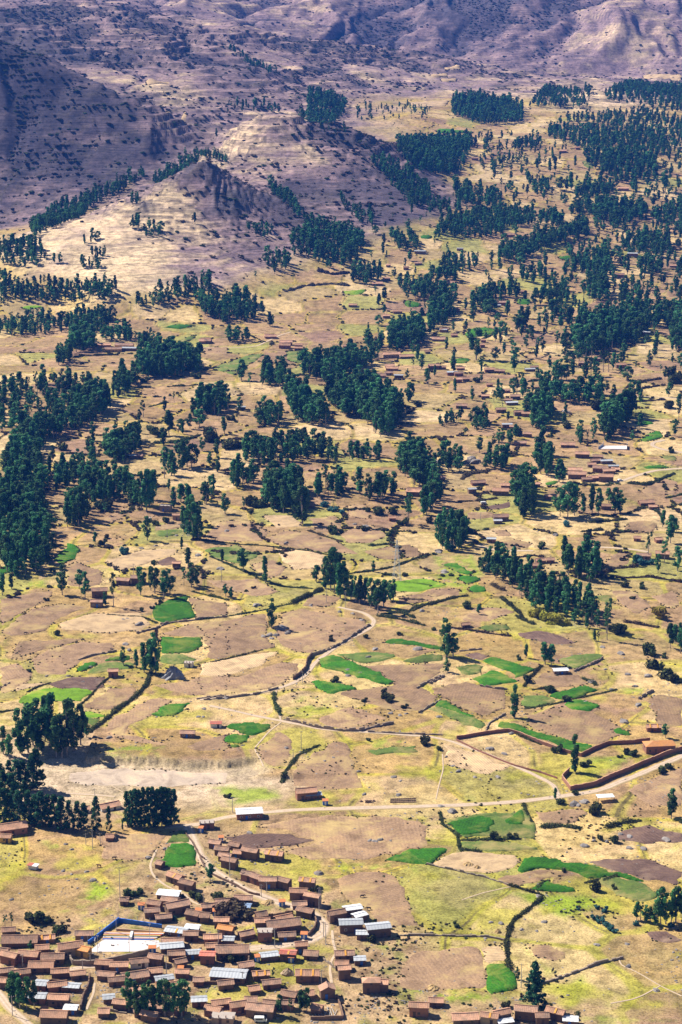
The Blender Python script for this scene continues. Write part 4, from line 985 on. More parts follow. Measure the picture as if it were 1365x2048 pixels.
TREES = []        # (x, y, z, height, style, label, group, pixel height)
def add_tree(p, h, style, label, group): TREES.append((p[0], p[1], p[2], h, style, label, group, h / mpp(p)))
def singles(k, data, style, label, group=None):
    q = nums(data); P = gpts(k, [(a, b_) for a, b_, _ in q])
    for p, (_, _, hz_) in zip(P, q):
        add_tree(p, hz_ * ZM[k][2] * mpp(p) / .97, style, label, group)
def grove(k, h, sp, poly,  label='dark eucalyptus in the small groves far up the valley', style='euc', group=None):
    P = gpts(k, nums(poly))[:, :2]; sp = sp * (.84 if P[:, 1].mean() > 1900 else .72 if P[:, 1].mean() > 1300 else .78); x0, y0 = P.min(0); x1, y1 = P.max(0); pts = []; n_try = int((x1 - x0) * (y1 - y0) / (sp * sp) * 5) + 40
    xs = NR.uniform(x0, x1, n_try); ys = NR.uniform(y0, y1, n_try); ok = inpoly(xs, ys, P); grid = {}
    near_h = [q_ for q_ in HOUSE_XY if x0 - 20 < q_[0] < x1 + 20 and y0 - 20 < q_[1] < y1 + 45]
    for x, y in zip(xs[ok], ys[ok]):
        gx, gy = int(x // sp), int(y // sp); bad = False
        for a in (-1, 0, 1):
            for b_ in (-1, 0, 1):
                for (qx, qy) in grid.get((gx + a, gy + b_), ()):
                    if (qx - x) ** 2 + (qy - y) ** 2 < sp * sp: bad = True
        if bad or any(abs(x - hx) < hw * .5 + 2.5 and -32 < y - hy < 7 for hx, hy, hw in near_h): continue
        grid.setdefault((gx, gy), []).append((x, y)); pts.append((x, y))
    if not pts: return
    zz = H(np.array([p[0] for p in pts]), np.array([p[1] for p in pts]))
    for (x, y), z in zip(pts, zz): add_tree((x, y, float(z)), h * NR.uniform(.55, 1.3) * (1.12 if y > 1500 else 1), style, label, group or label)
# ---- trees near the village
L4 = 'tall dark eucalyptus in the big clump beside the bare pit'
singles(4, '120,470,270 170,465,290 235,450,310 300,440,330 340,495,240 375,500,200 405,480,330 445,460,300 485,420,250 520,375,120 270,400,280 200,420,240 430,420,280', 'euc', L4, 'clump beside the pit')
singles(4, '55,505,150 20,475,170', 'euc', 'eucalyptus at the photo edge left of the pit clump', 'edge trees beside the pit')
L4b = 'dark pine in the thick belt below the bare pit'
singles(4, '225,680,240 195,690,200 100,705,200 60,660,150 140,700,190 20,770,200 70,760,170 20,900,220 60,890,180 115,880,190 175,880,190 215,895,180 250,905,210 290,905,190 330,915,200 370,925,200 420,930,180 470,925,170 505,915,150 150,800,170 90,820,180 10,690,160', 'pine', L4b, 'pine belt below the pit')
singles(4, '580,940,215', 'pine', 'lone pine standing before the white-walled tiled building'); singles(4, '655,935,150', 'pine', 'smaller pine right of the lone pine by the tiled building')
singles(4, '765,905,210 790,915,225 815,915,235 842,915,230 868,915,245 895,912,240 920,912,245 948,910,230 972,908,240 998,905,235 1022,905,230 1046,900,220', 'pine', 'slender dark pine in the straight row above the road junction', 'row of pines at the junction')
singles(4, '735,930,45', 'round', 'low round tree at the foot of the pine row')
singles(1, '60,890,150 75,930,200 120,955,185 160,955,195 205,945,160 110,890,150', 'euc', 'dark eucalyptus in the clump at the lower left village corner', 'lower left village clump')
singles(1, '775,965,230 820,1005,220 865,1000,200 925,1005,200 990,1000,230 1040,1005,210 1090,1005,230 1120,985,200 900,930,150 960,940,160', 'euc', 'tall eucalyptus in the clump standing before the lower village houses', 'lower village clump')
singles(1, '30,462,75 72,468,95', 'round', 'bluish round tree at the left edge above the village', 'trees at the left edge')
singles(1, '185,605,60', 'round', 'small bluish tree squeezed between roofs left of the court')
singles(2, '475,1235,130', 'euc', 'bushy eucalyptus beside the long low tiled house'); singles(2, '545,1215,85', 'thin', 'thin small tree left of the walled yard')
singles(2, '605,1205,130 642,1215,150', 'euc', 'eucalyptus beside the yard stacked with poles', 'pair by the pole yard')
singles(2, '60,425,105', 'thin', 'feathery thin tree beside the bend of the village road'); singles(2, '440,1025,85', 'euc', 'small eucalyptus next to the stripe-roofed house')
singles(3, '650,1005,235', 'spire', 'tall spire-shaped conifer behind the houses at the bottom'); singles(3, '570,870,65', 'round', 'small dark tree by the stream hedge')
singles(3, '1262,605,185 1285,600,150 1312,592,160 1335,592,175 1360,572,130 1240,605,120', 'euc', 'eucalyptus in the clump at the lower right edge', 'lower right clump')
singles(3, '1145,580,85 1165,582,90 1190,590,80 1212,592,78', 'thin', 'thin young tree in the short row left of the lower right clump', 'short row of thin trees')
singles(3, '1312,92,115', 'euc', 'dark tree at the right edge below the dirt road')
# ---- the middle fields
singles(5, '385,205,160', 'euc', 'lone irregular eucalyptus over the boulder pile'); singles(5, '138,42,60 165,46,55', 'euc', 'twin small eucalyptus beside the field hedge', 'twin trees by the hedge')
LT = 'dark eucalyptus in the grove above the bending track'
singles(11, '675,740,170 700,755,200 722,760,240 752,795,190 778,745,150 742,720,170 810,800,130 835,815,140 855,822,150 882,822,140 915,845,160 938,850,150 955,872,180 985,842,150 1020,805,110 1037,812,120', 'euc', LT, 'grove above the bending track')
singles(11, '235,652,125', 'euc', 'bushy eucalyptus between two stubble fields, left of its neighbour'); singles(11, '352,712,145', 'euc', 'stout eucalyptus with a boulder at its foot')
singles(11, '140,782,65 170,792,60', 'euc', 'low twin eucalyptus under the dark hedge line', 'low twin trees'); singles(11, '120,602,70', 'thin', 'thin dark tree at the left end of the hedge line')
singles(11, '622,705,90', 'thin', 'sparse slim tree left of the track grove'); singles(11, '930,652,60', 'round', 'low bluish tree beside the lattice pylon'); singles(11, '1118,392,135', 'thin', 'very slim tree rising above the pale hut')
singles(6, '92,362,210 128,362,130 95,445,80', 'euc', 'ragged tall eucalyptus beside the twin green plots', 'ragged trees by the green plots')
singles(6, '460,690,180', 'euc', 'single eucalyptus casting shade on the field above the compound wall')
singles(6, '625,402,120 657,407,112', 'thin', 'slim tree of the pair above the white-roofed shed', 'slim pair above the shed'); singles(6, '785,985,205', 'euc', 'cypress-like dark tree inside the walled compound corner')
singles(6, '520,368,72', 'round', 'round olive bush-tree in the dry field'); singles(6, '265,132,52', 'round', 'small round tree on the dry knoll'); singles(6, '680,1132,62', 'thin', 'small slim tree beside the main dirt road')
singles(6, '1308,1222,150', 'euc', 'dark tree at the right edge under the compound'); singles(6, '892,275,60 912,278,55', 'thin', 'small slim tree by the stony slope', 'small slim trees on the slope'); singles(6, '955,232,190', 'thin', 'tall bare-stemmed tree right of the diagonal grove')
singles(6, '1275,800,75', 'round', 'round tree behind the orange-roofed house')
singles(7, '375,570,180', 'euc', 'bushy dark eucalyptus alone beside the stubble field'); singles(7, '475,532,115 512,595,165', 'euc', 'dark eucalyptus left of the adobe farmstead', 'pair left of the farmstead')
singles(7, '630,632,80', 'euc', 'small dark tree before the adobe farmstead'); singles(7, '680,642,205', 'thin', 'tall bare-stemmed tree before the adobe farmstead')
singles(7, '845,572,170 905,545,150 930,562,200 985,592,170 1020,562,145', 'euc', 'eucalyptus in the clump right of the adobe farmstead', 'clump right of the farmstead')
singles(7, '885,242,145', 'euc', 'rounded single eucalyptus in the yellow pasture'); singles(7, '1150,525,150 1105,512,100 1182,512,120', 'euc', 'spreading eucalyptus behind the two green plots', 'trees behind the green plots')
singles(7, '1130,392,105 1090,292,70', 'thin', 'open-crowned tree on the stony pasture', 'open trees on the pasture'); singles(7, '1160,235,250 1105,195,160 1190,235,180 1130,200,200', 'euc', 'tall eucalyptus by the little pylon', 'tall group by the little pylon')
singles(7, '15,572,130 70,532,90', 'euc', 'tree at the left edge below the forest', 'left edge trees below the forest'); singles(7, '865,1035,180 935,1042,250 905,1035,200', 'euc', 'large eucalyptus over the curved green field', 'trees over the curved green field')
singles(7, '820,1005,110', 'round', 'round tree left of the large field eucalyptus'); singles(7, '740,992,110', 'thin', 'slim tree in the curved green field'); singles(7, '320,305,110', 'thin', 'slim tree behind the bright plot by the forest')
singles(7, '1330,372,80', 'thin', 'thin tree on the stony ground by the hedge'); singles(7, '570,262,70', 'round', 'bushy small tree on the yellow pasture')
grove(7, 16, 6.5, '0,110 60,60 270,60 290,200 300,410 240,450 70,470 20,430 0,300', 'eucalyptus at the front of the left edge forest')
grove(7, 16, 7, '400,180 440,190 520,120 530,60 460,40 400,90', 'eucalyptus of the clump right of the left edge forest')
# ---- the wooded middle ground
grove(8, 16, 7, '0,1340 250,1340 270,1180 220,1000 270,860 110,880 50,1000 0,1150', 'eucalyptus in the tall forest along the left edge')
grove(8, 13, 12, '0,560 130,520 380,480 600,520 480,680 290,800 100,790 0,800', 'small eucalyptus in the thin young plantation at the left')
grove(8, 15, 6.5, '400,640 640,590 665,650 520,770 300,840 100,850 90,810 280,790 470,700', 'eucalyptus on the dense lower rim of the left plantation')
grove(8, 16, 7, '670,590 720,590 820,520 800,480 700,500', 'eucalyptus of the clump right of the plantation')
GH = 'eucalyptus in the dark belt around the ochre farm'
grove(8, 16, 6.5, '830,470 1000,470 1200,440 1200,390 1060,370 850,390', GH); grove(8, 15, 7, '800,260 960,300 1100,330 1180,400 1060,380 900,340', GH); grove(8, 14, 7, '600,250 790,250 790,225 620,225', GH)
grove(8, 16, 7, '420,330 560,300 560,250 440,240', GH); grove(8, 15, 7, '350,390 420,390 420,330 340,330', GH)
grove(8, 12, 7.5, '0,210 200,230 330,190 440,200 420,140 250,110 0,150'); grove(8, 13, 7, '420,180 580,200 690,140 680,110 560,100 420,120')
grove(8, 13, 8, '240,1140 340,1150 480,1110 580,1040 560,960 420,1020 260,1060', 'eucalyptus in the ragged belt right of the left forest')
grove(8, 15, 7, '500,1200 560,1240 700,1190 820,1230 800,1130 640,1110 500,1120', 'eucalyptus in the leafy grove above the yellow pasture')
singles(8, '850,1260,230 880,1268,250 920,1200,180 900,1235,210', 'euc', 'big eucalyptus in the tight clump above the ruin', 'tight clump above the ruin'); singles(8, '410,1335,150 440,1345,170 480,1320,200 520,1310,180', 'euc', 'eucalyptus in the clump below the ragged belt', 'clump below the ragged belt')
grove(8, 14, 7, '620,930 700,980 850,900 830,840 700,830', 'eucalyptus in the cone-shaped grove on the left slope')
for d, lb in (('860,702,100', 'single bushy tree high on the left slope'), ('1015,812,150', 'dark eucalyptus left of a smaller dark tree on the slope'), ('1085,782,70', 'small dark tree beside a larger eucalyptus on the slope'), ('1140,772,90', 'thin open tree on the left slope'), ('1260,987,65', 'small round tree on the pale slope'), ('540,922,90', 'dark tree behind the ragged belt')):
    singles(8, d, 'euc', lb)
singles(8, '1030,1052,150 1045,1057,110', 'euc', 'eucalyptus of the leaning pair on the slope', 'leaning pair'); singles(8, '1095,1012,170 1125,1002,160 1150,1002,140', 'euc', 'eucalyptus of the row of three on the slope', 'row of three')
singles(8, '1045,1242,120 1085,1212,110 1130,1212,110', 'euc', 'eucalyptus of the group above the roofless hut', 'group above the hut'); singles(8, '1240,1227,140', 'euc', 'full round eucalyptus above the roofless hut'); singles(8, '1150,1350,180 1200,1342,140', 'euc', 'eucalyptus behind the little pylon', 'pair behind the little pylon')
grove(8, 14, 8, '1170,680 1300,690 1365,660 1340,600 1200,600', 'eucalyptus in the open clump on the upper left slope')
GC = 'dark eucalyptus in the great grove at the middle of the valley'
grove(9, 17, 6.5, '750,480 860,580 960,590 1060,690 1110,710 1200,620 1210,560 1100,480 1000,430 850,420', GC); grove(9, 16, 7, '610,350 740,370 850,350 1000,290 1030,260 900,250 760,260 640,300', GC)
grove(9, 15, 7, '360,400 500,400 520,330 400,330', 'eucalyptus in the compact clump left of the great grove'); GS = 'eucalyptus in the grove left below the great grove'
grove(9, 16, 7, '510,440 560,600 700,640 770,640 720,540 640,470 560,440', GS); grove(9, 14, 8, '340,640 480,640 500,580 400,560', GS)
GB = 'eucalyptus in the long broken belt across the middle'
grove(9, 14, 7.5, '230,860 420,880 600,840 820,860 800,800 600,760 300,780', GB); grove(9, 15, 7, '190,1010 300,1020 330,960 220,930', GB)
grove(9, 18, 7, '400,1130 500,1170 590,1160 640,1100 600,1010 400,1000', 'tall eucalyptus in the front grove over the stubble fields'); grove(9, 14, 7, '700,1070 860,1050 880,1000 700,1000', 'eucalyptus of the clump right of the front grove')
grove(9, 15, 7, '1000,1080 1100,1100 1170,1050 1080,1020', 'eucalyptus of the clump left of the pink house'); grove(9, 11, 8, '860,850 940,850 1090,840 1090,800 900,810', 'eucalyptus in the low row with long shade below the great grove')
grove(9, 16, 7, '1200,920 1300,1000 1365,1010 1365,880 1260,800', 'eucalyptus in the dense strip right of the centre'); grove(10, 15, 7, '0,700 60,780 150,810 200,780 160,700 60,640', 'eucalyptus in the dense strip right of the centre'); grove(10, 13, 7, '180,730 300,735 300,690 200,670', 'eucalyptus in the dense strip right of the centre')
grove(9, 13, 8, '0,560 100,570 130,540 60,480 0,500', 'eucalyptus in the open clump on the upper left slope')
for d, lb in (('615,1222,260', 'tall eucalyptus standing forward of the front grove'), ('250,362,125', 'rounded tree beside the light green slope'), ('300,405,90', 'small tree right of the rounded slope tree'), ('60,872,80', 'lone bush-like tree with a dark shadow on the slope'), ('30,1102,130', 'broad dark tree left of the front grove'),
              ('150,1162,120', 'leaning dark tree before the front grove'), ('265,1150,90', 'small open tree before the front grove'), ('1280,292,70', 'small pointed tree by the upper hamlet'), ('1260,482,110', 'slim dark tree right of the great grove'), ('1212,512,100', 'slim tree touching the great grove'), ('1360,1167,110', 'dark tree by the lower strip grove'), ('960,1042,160', 'slender tree between two clumps')):
    singles(9, d, 'euc', lb)
singles(9, '170,560,150 150,542,100 240,542,80', 'thin', 'thin tree of the loose group by the shed', 'loose group by the shed'); singles(9, '1250,1232,200', 'thin', 'tall bare pole-like tree by the pale hut'); singles(9, '1050,248,120 1070,240,110 1035,225,110', 'euc', 'eucalyptus in the small clump by the hamlet roofs', 'small clump by the hamlet')
grove(9, 15, 6.5, '1130,180 1250,185 1340,120 1340,60 1150,120')
for d, lb in (('370,192,150', 'tall slim eucalyptus alone in the upper fields'), ('140,322,90', 'single dark tree below the upper hamlet'), ('45,397,90', 'single dark tree on the terrace slope'), ('810,152,90', 'round dark tree above the right-hand fields'), ('1075,212,60', 'small slim tree on the right slope'), ('555,202,90', 'palm-like dark tree in the upper fields'), ('385,642,75', 'small slim tree right of the strip grove')):
    singles(10, d, 'euc', lb)
GR = 'eucalyptus in the dark wood on the upper right slope'
grove(10, 17, 8, '850,200 900,200 1000,150 1130,90 1130,30 950,60 850,130', GR); singles(10, '985,250,100 1010,252,100 1030,240,80 900,280,100 925,285,105 945,270,90 835,272,75 760,290,95 780,290,100 745,285,80', 'euc', 'dark eucalyptus scattered below the upper right wood', 'trees below the upper right wood')
GM = 'eucalyptus in the open woodland of the right slope'
grove(10, 14, 8, '450,400 500,400 600,390 610,340 500,340', GM); grove(10, 13, 8, '690,380 770,390 790,340 700,320', GM); grove(10, 15, 8, '790,400 870,410 870,370 800,370', GM); grove(10, 15, 9, '890,410 970,410 970,360 900,350', GM)
grove(10, 17, 7, '980,590 1040,590 1060,520 1120,500 1120,440 1000,500', 'eucalyptus in the tall grove behind the pale ball court'); grove(10, 16, 7, '600,440 640,520 690,540 735,480 720,430 640,420', 'eucalyptus in the grove beside the hamlet street')
grove(10, 18, 7, '650,740 720,760 755,670 680,640', 'eucalyptus in the tall grove left of the roofed hamlet'); grove(10, 13, 8, '850,600 900,610 930,580 860,570', 'eucalyptus of the small clump above the hamlet'); grove(10, 13, 6, '410,720 500,725 520,690 420,690', 'round tree in the low thicket by the big rocks', 'round')
grove(10, 9, 6, '440,615 540,605 550,580 450,590', 'small tree in the short hedge-like wood', 'round'); grove(10, 9, 7, '180,520 300,500 300,470 190,490', 'small tree in the short row by the terrace', 'round'); grove(10, 11, 7, '350,520 370,540 440,530 440,500 360,490', 'small tree in the short row by the terrace', 'round')
grove(10, 18, 6.5, '530,870 580,960 650,955 650,850 570,800', 'eucalyptus in the tall grove below the hamlet road'); singles(10, '775,950,140 812,955,175 845,945,150', 'round', 'massive round dark tree below the hamlet', 'massive round trees')
singles(10, '770,782,110 790,785,90', 'euc', 'dark tree pair at the left end of the hamlet', 'hamlet tree pair'); singles(10, '930,932,130 960,942,130 1040,932,120 1065,932,110 890,932,80 1010,882,70', 'euc', 'open-crowned tree in the scatter right of the massive round trees', 'open scatter below the hamlet')
grove(10, 15, 7, '110,940 150,950 210,850 170,800 140,820', 'eucalyptus of the clump below the strip grove')
GD = 'eucalyptus in the long diagonal row of trees'
grove(12, 16, 6.5, '30,520 100,550 180,550 200,470 160,400 60,420', GD); grove(12, 14, 6, '240,650 330,690 430,740 560,860 700,920 850,970 910,960 900,880 780,820 640,760 500,690 420,640 300,600', GD)
grove(12, 17, 7, '700,680 780,690 860,740 920,690 900,620 800,610 720,620', 'eucalyptus in the large grove right of the diagonal row'); grove(12, 13, 6, '1280,1080 1365,1110 1365,1040 1290,1020', 'eucalyptus in the low wood cut by the right edge')
for d, lb, s in (('1180,592,150', 'umbrella-crowned tree before the right-hand farm', 'thin'), ('1270,612,140', 'slim tree beside the right-hand farm', 'thin'), ('1340,652,130', 'dark tree at the right edge by the farm', 'euc'), ('1300,502,150', 'dark tree above the right-hand farm', 'euc'), ('960,1027,190', 'tall bare-stemmed tree past the end of the diagonal row', 'thin')):
    singles(12, d, s, lb)
singles(12, '1260,417,90 1300,442,90 1335,442,70', 'euc', 'dark tree in the clump up the right edge', 'clump up the right edge'); singles(12, '1110,627,60 1235,662,100', 'round', 'bluish young tree before the right-hand farm', 'bluish young trees')
# ---- groves further off
for k, h, sp, poly in [(13, 12, 7, '0,830 180,860 290,830 260,760 180,720 0,740'), (13, 12, 7, '0,1080 250,1060 450,1080 640,1070 700,990 560,960 300,960 100,960 0,900'), (13, 12, 7.5, '190,690 330,620 480,560 530,500 700,430 760,380 870,330 860,300 760,320 500,440 330,510 200,610'),
    (13, 10, 7, '480,725 590,700 590,670 480,700'), (13, 9, 7, '545,790 640,800 640,770 560,770'), (13, 10, 7, '480,860 590,890 600,840 480,840'), (13, 10, 7, '870,680 960,670 970,630 850,620'), (13, 10, 7, '770,480 850,470 830,430 770,450'), (13, 11, 7, '795,620 840,620 840,590 790,590'),
    (13, 9, 6, '920,340 1040,320 1190,200 1365,230 1365,210 1200,170 1010,270 920,320'), (13, 12, 8, '810,1120 1000,1090 1160,1060 1260,1060 1260,940 1100,950 1000,1000 830,1060'), (14, 14, 7, '40,1030 130,1060 300,1040 300,950 200,930 60,960 0,900 0,1000'),
    (14, 12, 6, '150,1165 260,1160 260,1140 150,1140'), (14, 11, 7, '370,330 410,390 500,470 600,540 660,560 560,500 460,380 400,310'), (14, 13, 7, '490,650 620,700 780,760 840,740 840,680 880,620 800,560 680,550 560,560 500,600'), (14, 9, 6, '430,680 560,710 700,770 700,750 560,690'),
    (14, 11, 8, '750,400 830,520 940,550 940,510 820,440 760,390'), (14, 13, 7, '820,840 900,850 980,830 970,780 830,780'), (14, 13, 8, '1020,620 1080,690 1170,670 1170,630 1060,590'), (14, 12, 7.5, '920,210 1000,280 1130,440 1240,450 1230,330 1100,240 960,180'),
    (14, 13, 7, '1060,150 1180,250 1365,260 1365,120 1200,80 1070,100'), (14, 8, 7, '240,560 340,610 400,590 390,560 260,540'), (14, 12, 8, '350,740 400,800 480,780 470,740 360,710'), (14, 14, 7, '1010,1185 1120,1190 1200,1120 1190,1080 1030,1110'), (14, 11, 7, '1060,880 1140,890 1150,850 1070,850'),
    (14, 14, 7.5, '1150,930 1250,960 1365,900 1365,820 1250,820 1160,860'), (14, 14, 7, '1200,990 1240,1110 1300,1060 1365,1040 1365,980'), (14, 13, 7, '890,1204 980,1204 980,1180 900,1170'), (14, 13, 9, '1260,600 1365,620 1365,560 1270,560'),
    (15, 13, 7.5, '0,180 0,260 170,260 230,110 200,80 50,80'), (15, 11, 6.5, '40,590 200,620 390,600 380,560 560,540 560,480 420,470 200,490 80,540'), (15, 13, 7, '590,540 700,550 720,510 600,500'), (15, 14, 8.5, '120,400 180,440 380,450 390,390 250,350 140,320'), (15, 12, 9, '510,300 580,380 640,370 640,330 540,290'),
    (15, 15, 8.5, '830,190 930,250 1000,310 1080,320 1220,290 1220,200 1100,150 850,150'), (15, 12, 9, '640,60 830,130 1000,120 1200,170 1310,150 1200,60 900,20 650,30'), (15, 12, 8, '450,140 570,130 610,90 480,110'), (15, 11, 9, '340,250 400,210 540,210 540,190 360,190'), (15, 13, 8, '790,400 950,400 1000,360 950,330 800,370'),
    (15, 14, 7.5, '780,480 970,540 1000,570 1170,490 1160,440 1000,440 800,440'), (15, 13, 6.5, '370,740 480,740 620,680 760,620 860,580 850,540 640,600 500,650 380,700'), (15, 14, 9, '1200,520 1365,600 1365,440 1220,470'), (15, 14, 8.5, '1040,680 1150,700 1280,720 1300,640 1170,600 1060,640'),
    (15, 15, 8.5, '760,790 850,820 860,960 960,960 960,880 940,860 980,740 880,700'), (15, 14, 8, '600,960 680,980 750,960 740,890 620,890'), (15, 13, 8, '390,930 490,950 490,900 400,900'), (15, 14, 7.5, '180,1000 330,1030 330,970 400,920 300,920'), (15, 14, 9, '650,1080 770,1090 780,1030 660,1020'),
    (15, 17, 8, '780,1200 980,1200 1140,1160 1190,1090 1180,1010 1000,1030 860,1060 790,1120'), (15, 15, 9, '1020,980 1190,1000 1180,930 1040,900'), (15, 15, 8, '1200,1090 1365,1110 1365,1010 1230,1020'), (15, 14, 9, '1110,800 1240,815 1240,780 1120,760'), (15, 14, 8, '0,1060 60,1080 150,990 140,950 0,980'),
    (15, 12, 9, '40,770 130,830 260,780 260,730 100,720'), (15, 12, 9, '0,480 160,480 180,440 0,430'), (15, 12, 8, '490,840 560,860 630,850 620,800 500,800'), (15, 15, 8, '1310,1216 1365,1216 1365,1160 1310,1150'),
    (15, 12, 27, '200,60 1365,60 1365,1216 300,1216 300,800 500,500'), (15, 13, 24, '850,200 1365,150 1365,1150 900,1150 700,900'), (10, 11, 34, '0,0 1365,0 1365,600 600,600 0,300'), (14, 11, 30, '850,480 1365,480 1365,1150 900,1150'), (8, 12, 34, '250,1000 1100,560 1365,640 1365,1200 400,1330'),
    (0, 13, 8, '600,235 690,225 690,205 620,190'), (0, 14, 8, '905,230 960,250 1045,245 1045,215 960,195 905,200'), (0, 12, 10, '1060,215 1180,215 1180,185 1100,180'), (0, 12, 10, '1210,195 1365,225 1365,180 1260,170'), (0, 11, 11, '450,225 560,225 540,210 460,212'), (0, 11, 20, '700,240 860,240 860,215 720,210'),
    (0, 12, 12, '1110,250 1180,245 1240,260 1330,300 1365,300 1365,240 1280,225 1180,230'), (0, 10, 14, '640,255 700,262 690,270 640,265'), (0, 11, 22, '860,330 1100,330 1150,300 900,270'), (0, 10, 10, '460,100 500,120 560,150 540,150 470,112')]:
    grove(k, h, sp, poly)
for k, d in ((14, '375,1077,78 390,1075,60 335,1012,70 980,692,65 300,830,50'), (15, '650,252,70 680,247,75 705,352,70 740,357,60 765,347,90 500,1112,130 520,1107,110 485,1102,100 625,1072,90 570,972,90 720,1202,75 435,360,60 1275,360,110 430,820,50 660,830,50 320,840,40 1200,880,80 380,790,70'), (13, '1170,590,65 1155,590,50 1300,70,50 1113,180,45 1075,210,40 325,830,60 360,825,60')):
    singles(k, d, 'euc', 'dark eucalyptus in the small groves far up the valley', 'dark eucalyptus in the small groves far up the valley')

# ---- the 300 that show largest stand alone, the rest are one far wood
TREES.sort(key=lambda t: -t[7])
eu = [t for t in TREES if t[4] not in ('pine', 'spire')]; pn = [t for t in TREES if t[4] in ('pine', 'spire')]
NAMES = {'euc': 'eucalyptus_tree', 'thin': 'slim_tree', 'round': 'round_tree', 'pine': 'pine_tree', 'spire': 'conifer_tree'}
CATS = {'pine': 'pine tree', 'spire': 'conifer'}
for i, (x, y, z, h, st_, lb, gp, ph) in enumerate(eu[:300] + pn):
    e = bpy.data.objects.new(NAMES[st_], None); COL.objects.link(e); e.empty_display_size = .5
    e.location = (x, y, z); wdt = NR.uniform(.8, 1.1) * (1.35 if lb == L4b else 1.2 if y > 1300 else .95); e.scale = (h * wdt, h * wdt, h); e.rotation_euler = (0, 0, NR.uniform(0, 6.28))
    tag(e, lb, CATS.get(st_, 'tree'), gp)
    tm, cm = VAR[st_][NR.randint(len(VAR[st_]))]; link('trunk', tm, e); link('crown', cm, e)
rest = eu[300:]
src = bpy.data.collections.new('far_tree_kinds')                       # kept out of the scene, only scattered
for tm, cm in VAR['euc'][:9] + VAR['round'][:1] + VAR['thin'][:2]:
    vj = np.empty(len(cm.vertices) * 3, np.float32); cm.vertices.foreach_get('co', vj); vt = np.empty(len(tm.vertices) * 3, np.float32); tm.vertices.foreach_get('co', vt)
    nf = len(cm.polygons); tn = np.empty(len(cm.vertices), np.float32); cm.attributes['tint'].data.foreach_get('value', tn)
    lf = np.empty(nf * 4, np.int32); cm.loops.foreach_get('vertex_index', lf); tf = np.empty(len(tm.loops), np.int32); tm.loops.foreach_get('vertex_index', tf)
    V_ = np.concatenate([vj.reshape(-1, 3), vt.reshape(-1, 3)]); F_ = np.concatenate([lf.reshape(-1, 4), tf.reshape(-1, 4) + len(cm.vertices)])
    me = mesh_np('far_tree', V_, F_, M_EUC); me.materials.append(M_BARK); mi = np.zeros(len(F_), np.int32); mi[nf:] = 1; me.polygons.foreach_set('material_index', mi)
    a = me.attributes.new('tint', 'FLOAT', 'POINT'); a.data.foreach_set('value', np.concatenate([tn, np.zeros(len(tm.vertices), np.float32)])); src.objects.link(bpy.data.objects.new('far_tree_kind', me))
def scatter(name, pts, scale, coll, label, wid=None):
    """one object that repeats the kinds of a collection at given points"""
    me = bpy.data.meshes.new(name); me.vertices.add(len(pts)); me.vertices.foreach_set('co', np.asarray(pts, np.float32).ravel())
    a = me.attributes.new('size', 'FLOAT_VECTOR', 'POINT'); a.data.foreach_set('vector', np.asarray(scale, np.float32).ravel()); me.update()
    o = link(name, me); ng = bpy.data.node_groups.new(name, 'GeometryNodeTree'); ng.interface.new_socket('Geometry', in_out='INPUT', socket_type='NodeSocketGeometry'); ng.interface.new_socket('Geometry', in_out='OUTPUT', socket_type='NodeSocketGeometry')
    gi = ng.nodes.new('NodeGroupInput'); go = ng.nodes.new('NodeGroupOutput'); ip = ng.nodes.new('GeometryNodeInstanceOnPoints'); ci = ng.nodes.new('GeometryNodeCollectionInfo'); mp_ = ng.nodes.new('GeometryNodeMeshToPoints')
    ci.inputs[0].default_value = coll; ci.inputs['Separate Children'].default_value = True; ci.inputs['Reset Children'].default_value = True
    na = ng.nodes.new('GeometryNodeInputNamedAttribute'); na.data_type = 'FLOAT_VECTOR'; na.inputs[0].default_value = 'size'
    rv = ng.nodes.new('FunctionNodeRandomValue'); rv.data_type = 'FLOAT_VECTOR'; rv.inputs[0].default_value = (0, 0, 0); rv.inputs[1].default_value = (0, 0, 6.283)
    ip.inputs['Pick Instance'].default_value = True; L_ = ng.links.new
    L_(gi.outputs[0], mp_.inputs[0]); L_(mp_.outputs[0], ip.inputs['Points']); L_(ci.outputs[0], ip.inputs['Instance']); L_(na.outputs[0], ip.inputs['Scale']); L_(rv.outputs[0], ip.inputs['Rotation']); L_(ip.outputs[0], go.inputs[0])
    md = o.modifiers.new('scatter', 'NODES'); md.node_group = ng; return tag(o, label, kind='stuff')
sc_ = np.array([[t[3] * w_, t[3] * w_, t[3]] for t, w_ in zip(rest, NR.uniform(.95, 1.4, len(rest)))])
scatter('far_woods', [t[:3] for t in rest], sc_, src, 'dark eucalyptus woods spread over the far valley and slopes')
print('TREES', len(TREES), 'rest', len(rest), 'px', eu[min(299, len(eu) - 1)][7])
# ------------------------------------------------------------------ outhouses
def outhouse(k, x, y, w_, label, wide=1):
    g_ = gpts(k, [(x, y)])[0]; s = max(1.3, w_ * mpp(g_) * ZM[k][2]); e = empty('outhouse', g_, R(NR.uniform(-12, 12))); tag(e, label, 'outhouse', 'blue outhouses')
    hh = 2.1; pobj('wall', [box(-s / 2, s / 2, 0, 1.4, -.5, hh)], M_BLUE, e); pobj('door', [box(-.38, .38, -.05, .03, 0, 1.8)], M_WHITE, e)
    v = [(-s / 2 - .25, -.4, hh + .03), (s / 2 + .25, -.4, hh + .03), (s / 2 + .25, 1.7, hh + .4), (-s / 2 - .25, 1.7, hh + .4)]; v += [(a, b_, c_ + .1) for a, b_, c_ in v]
    pobj('roof', [(v, [(3, 2, 1, 0), (4, 5, 6, 7), (0, 1, 5, 4), (1, 2, 6, 5), (2, 3, 7, 6), (3, 0, 4, 7)])], M_OUT, e)
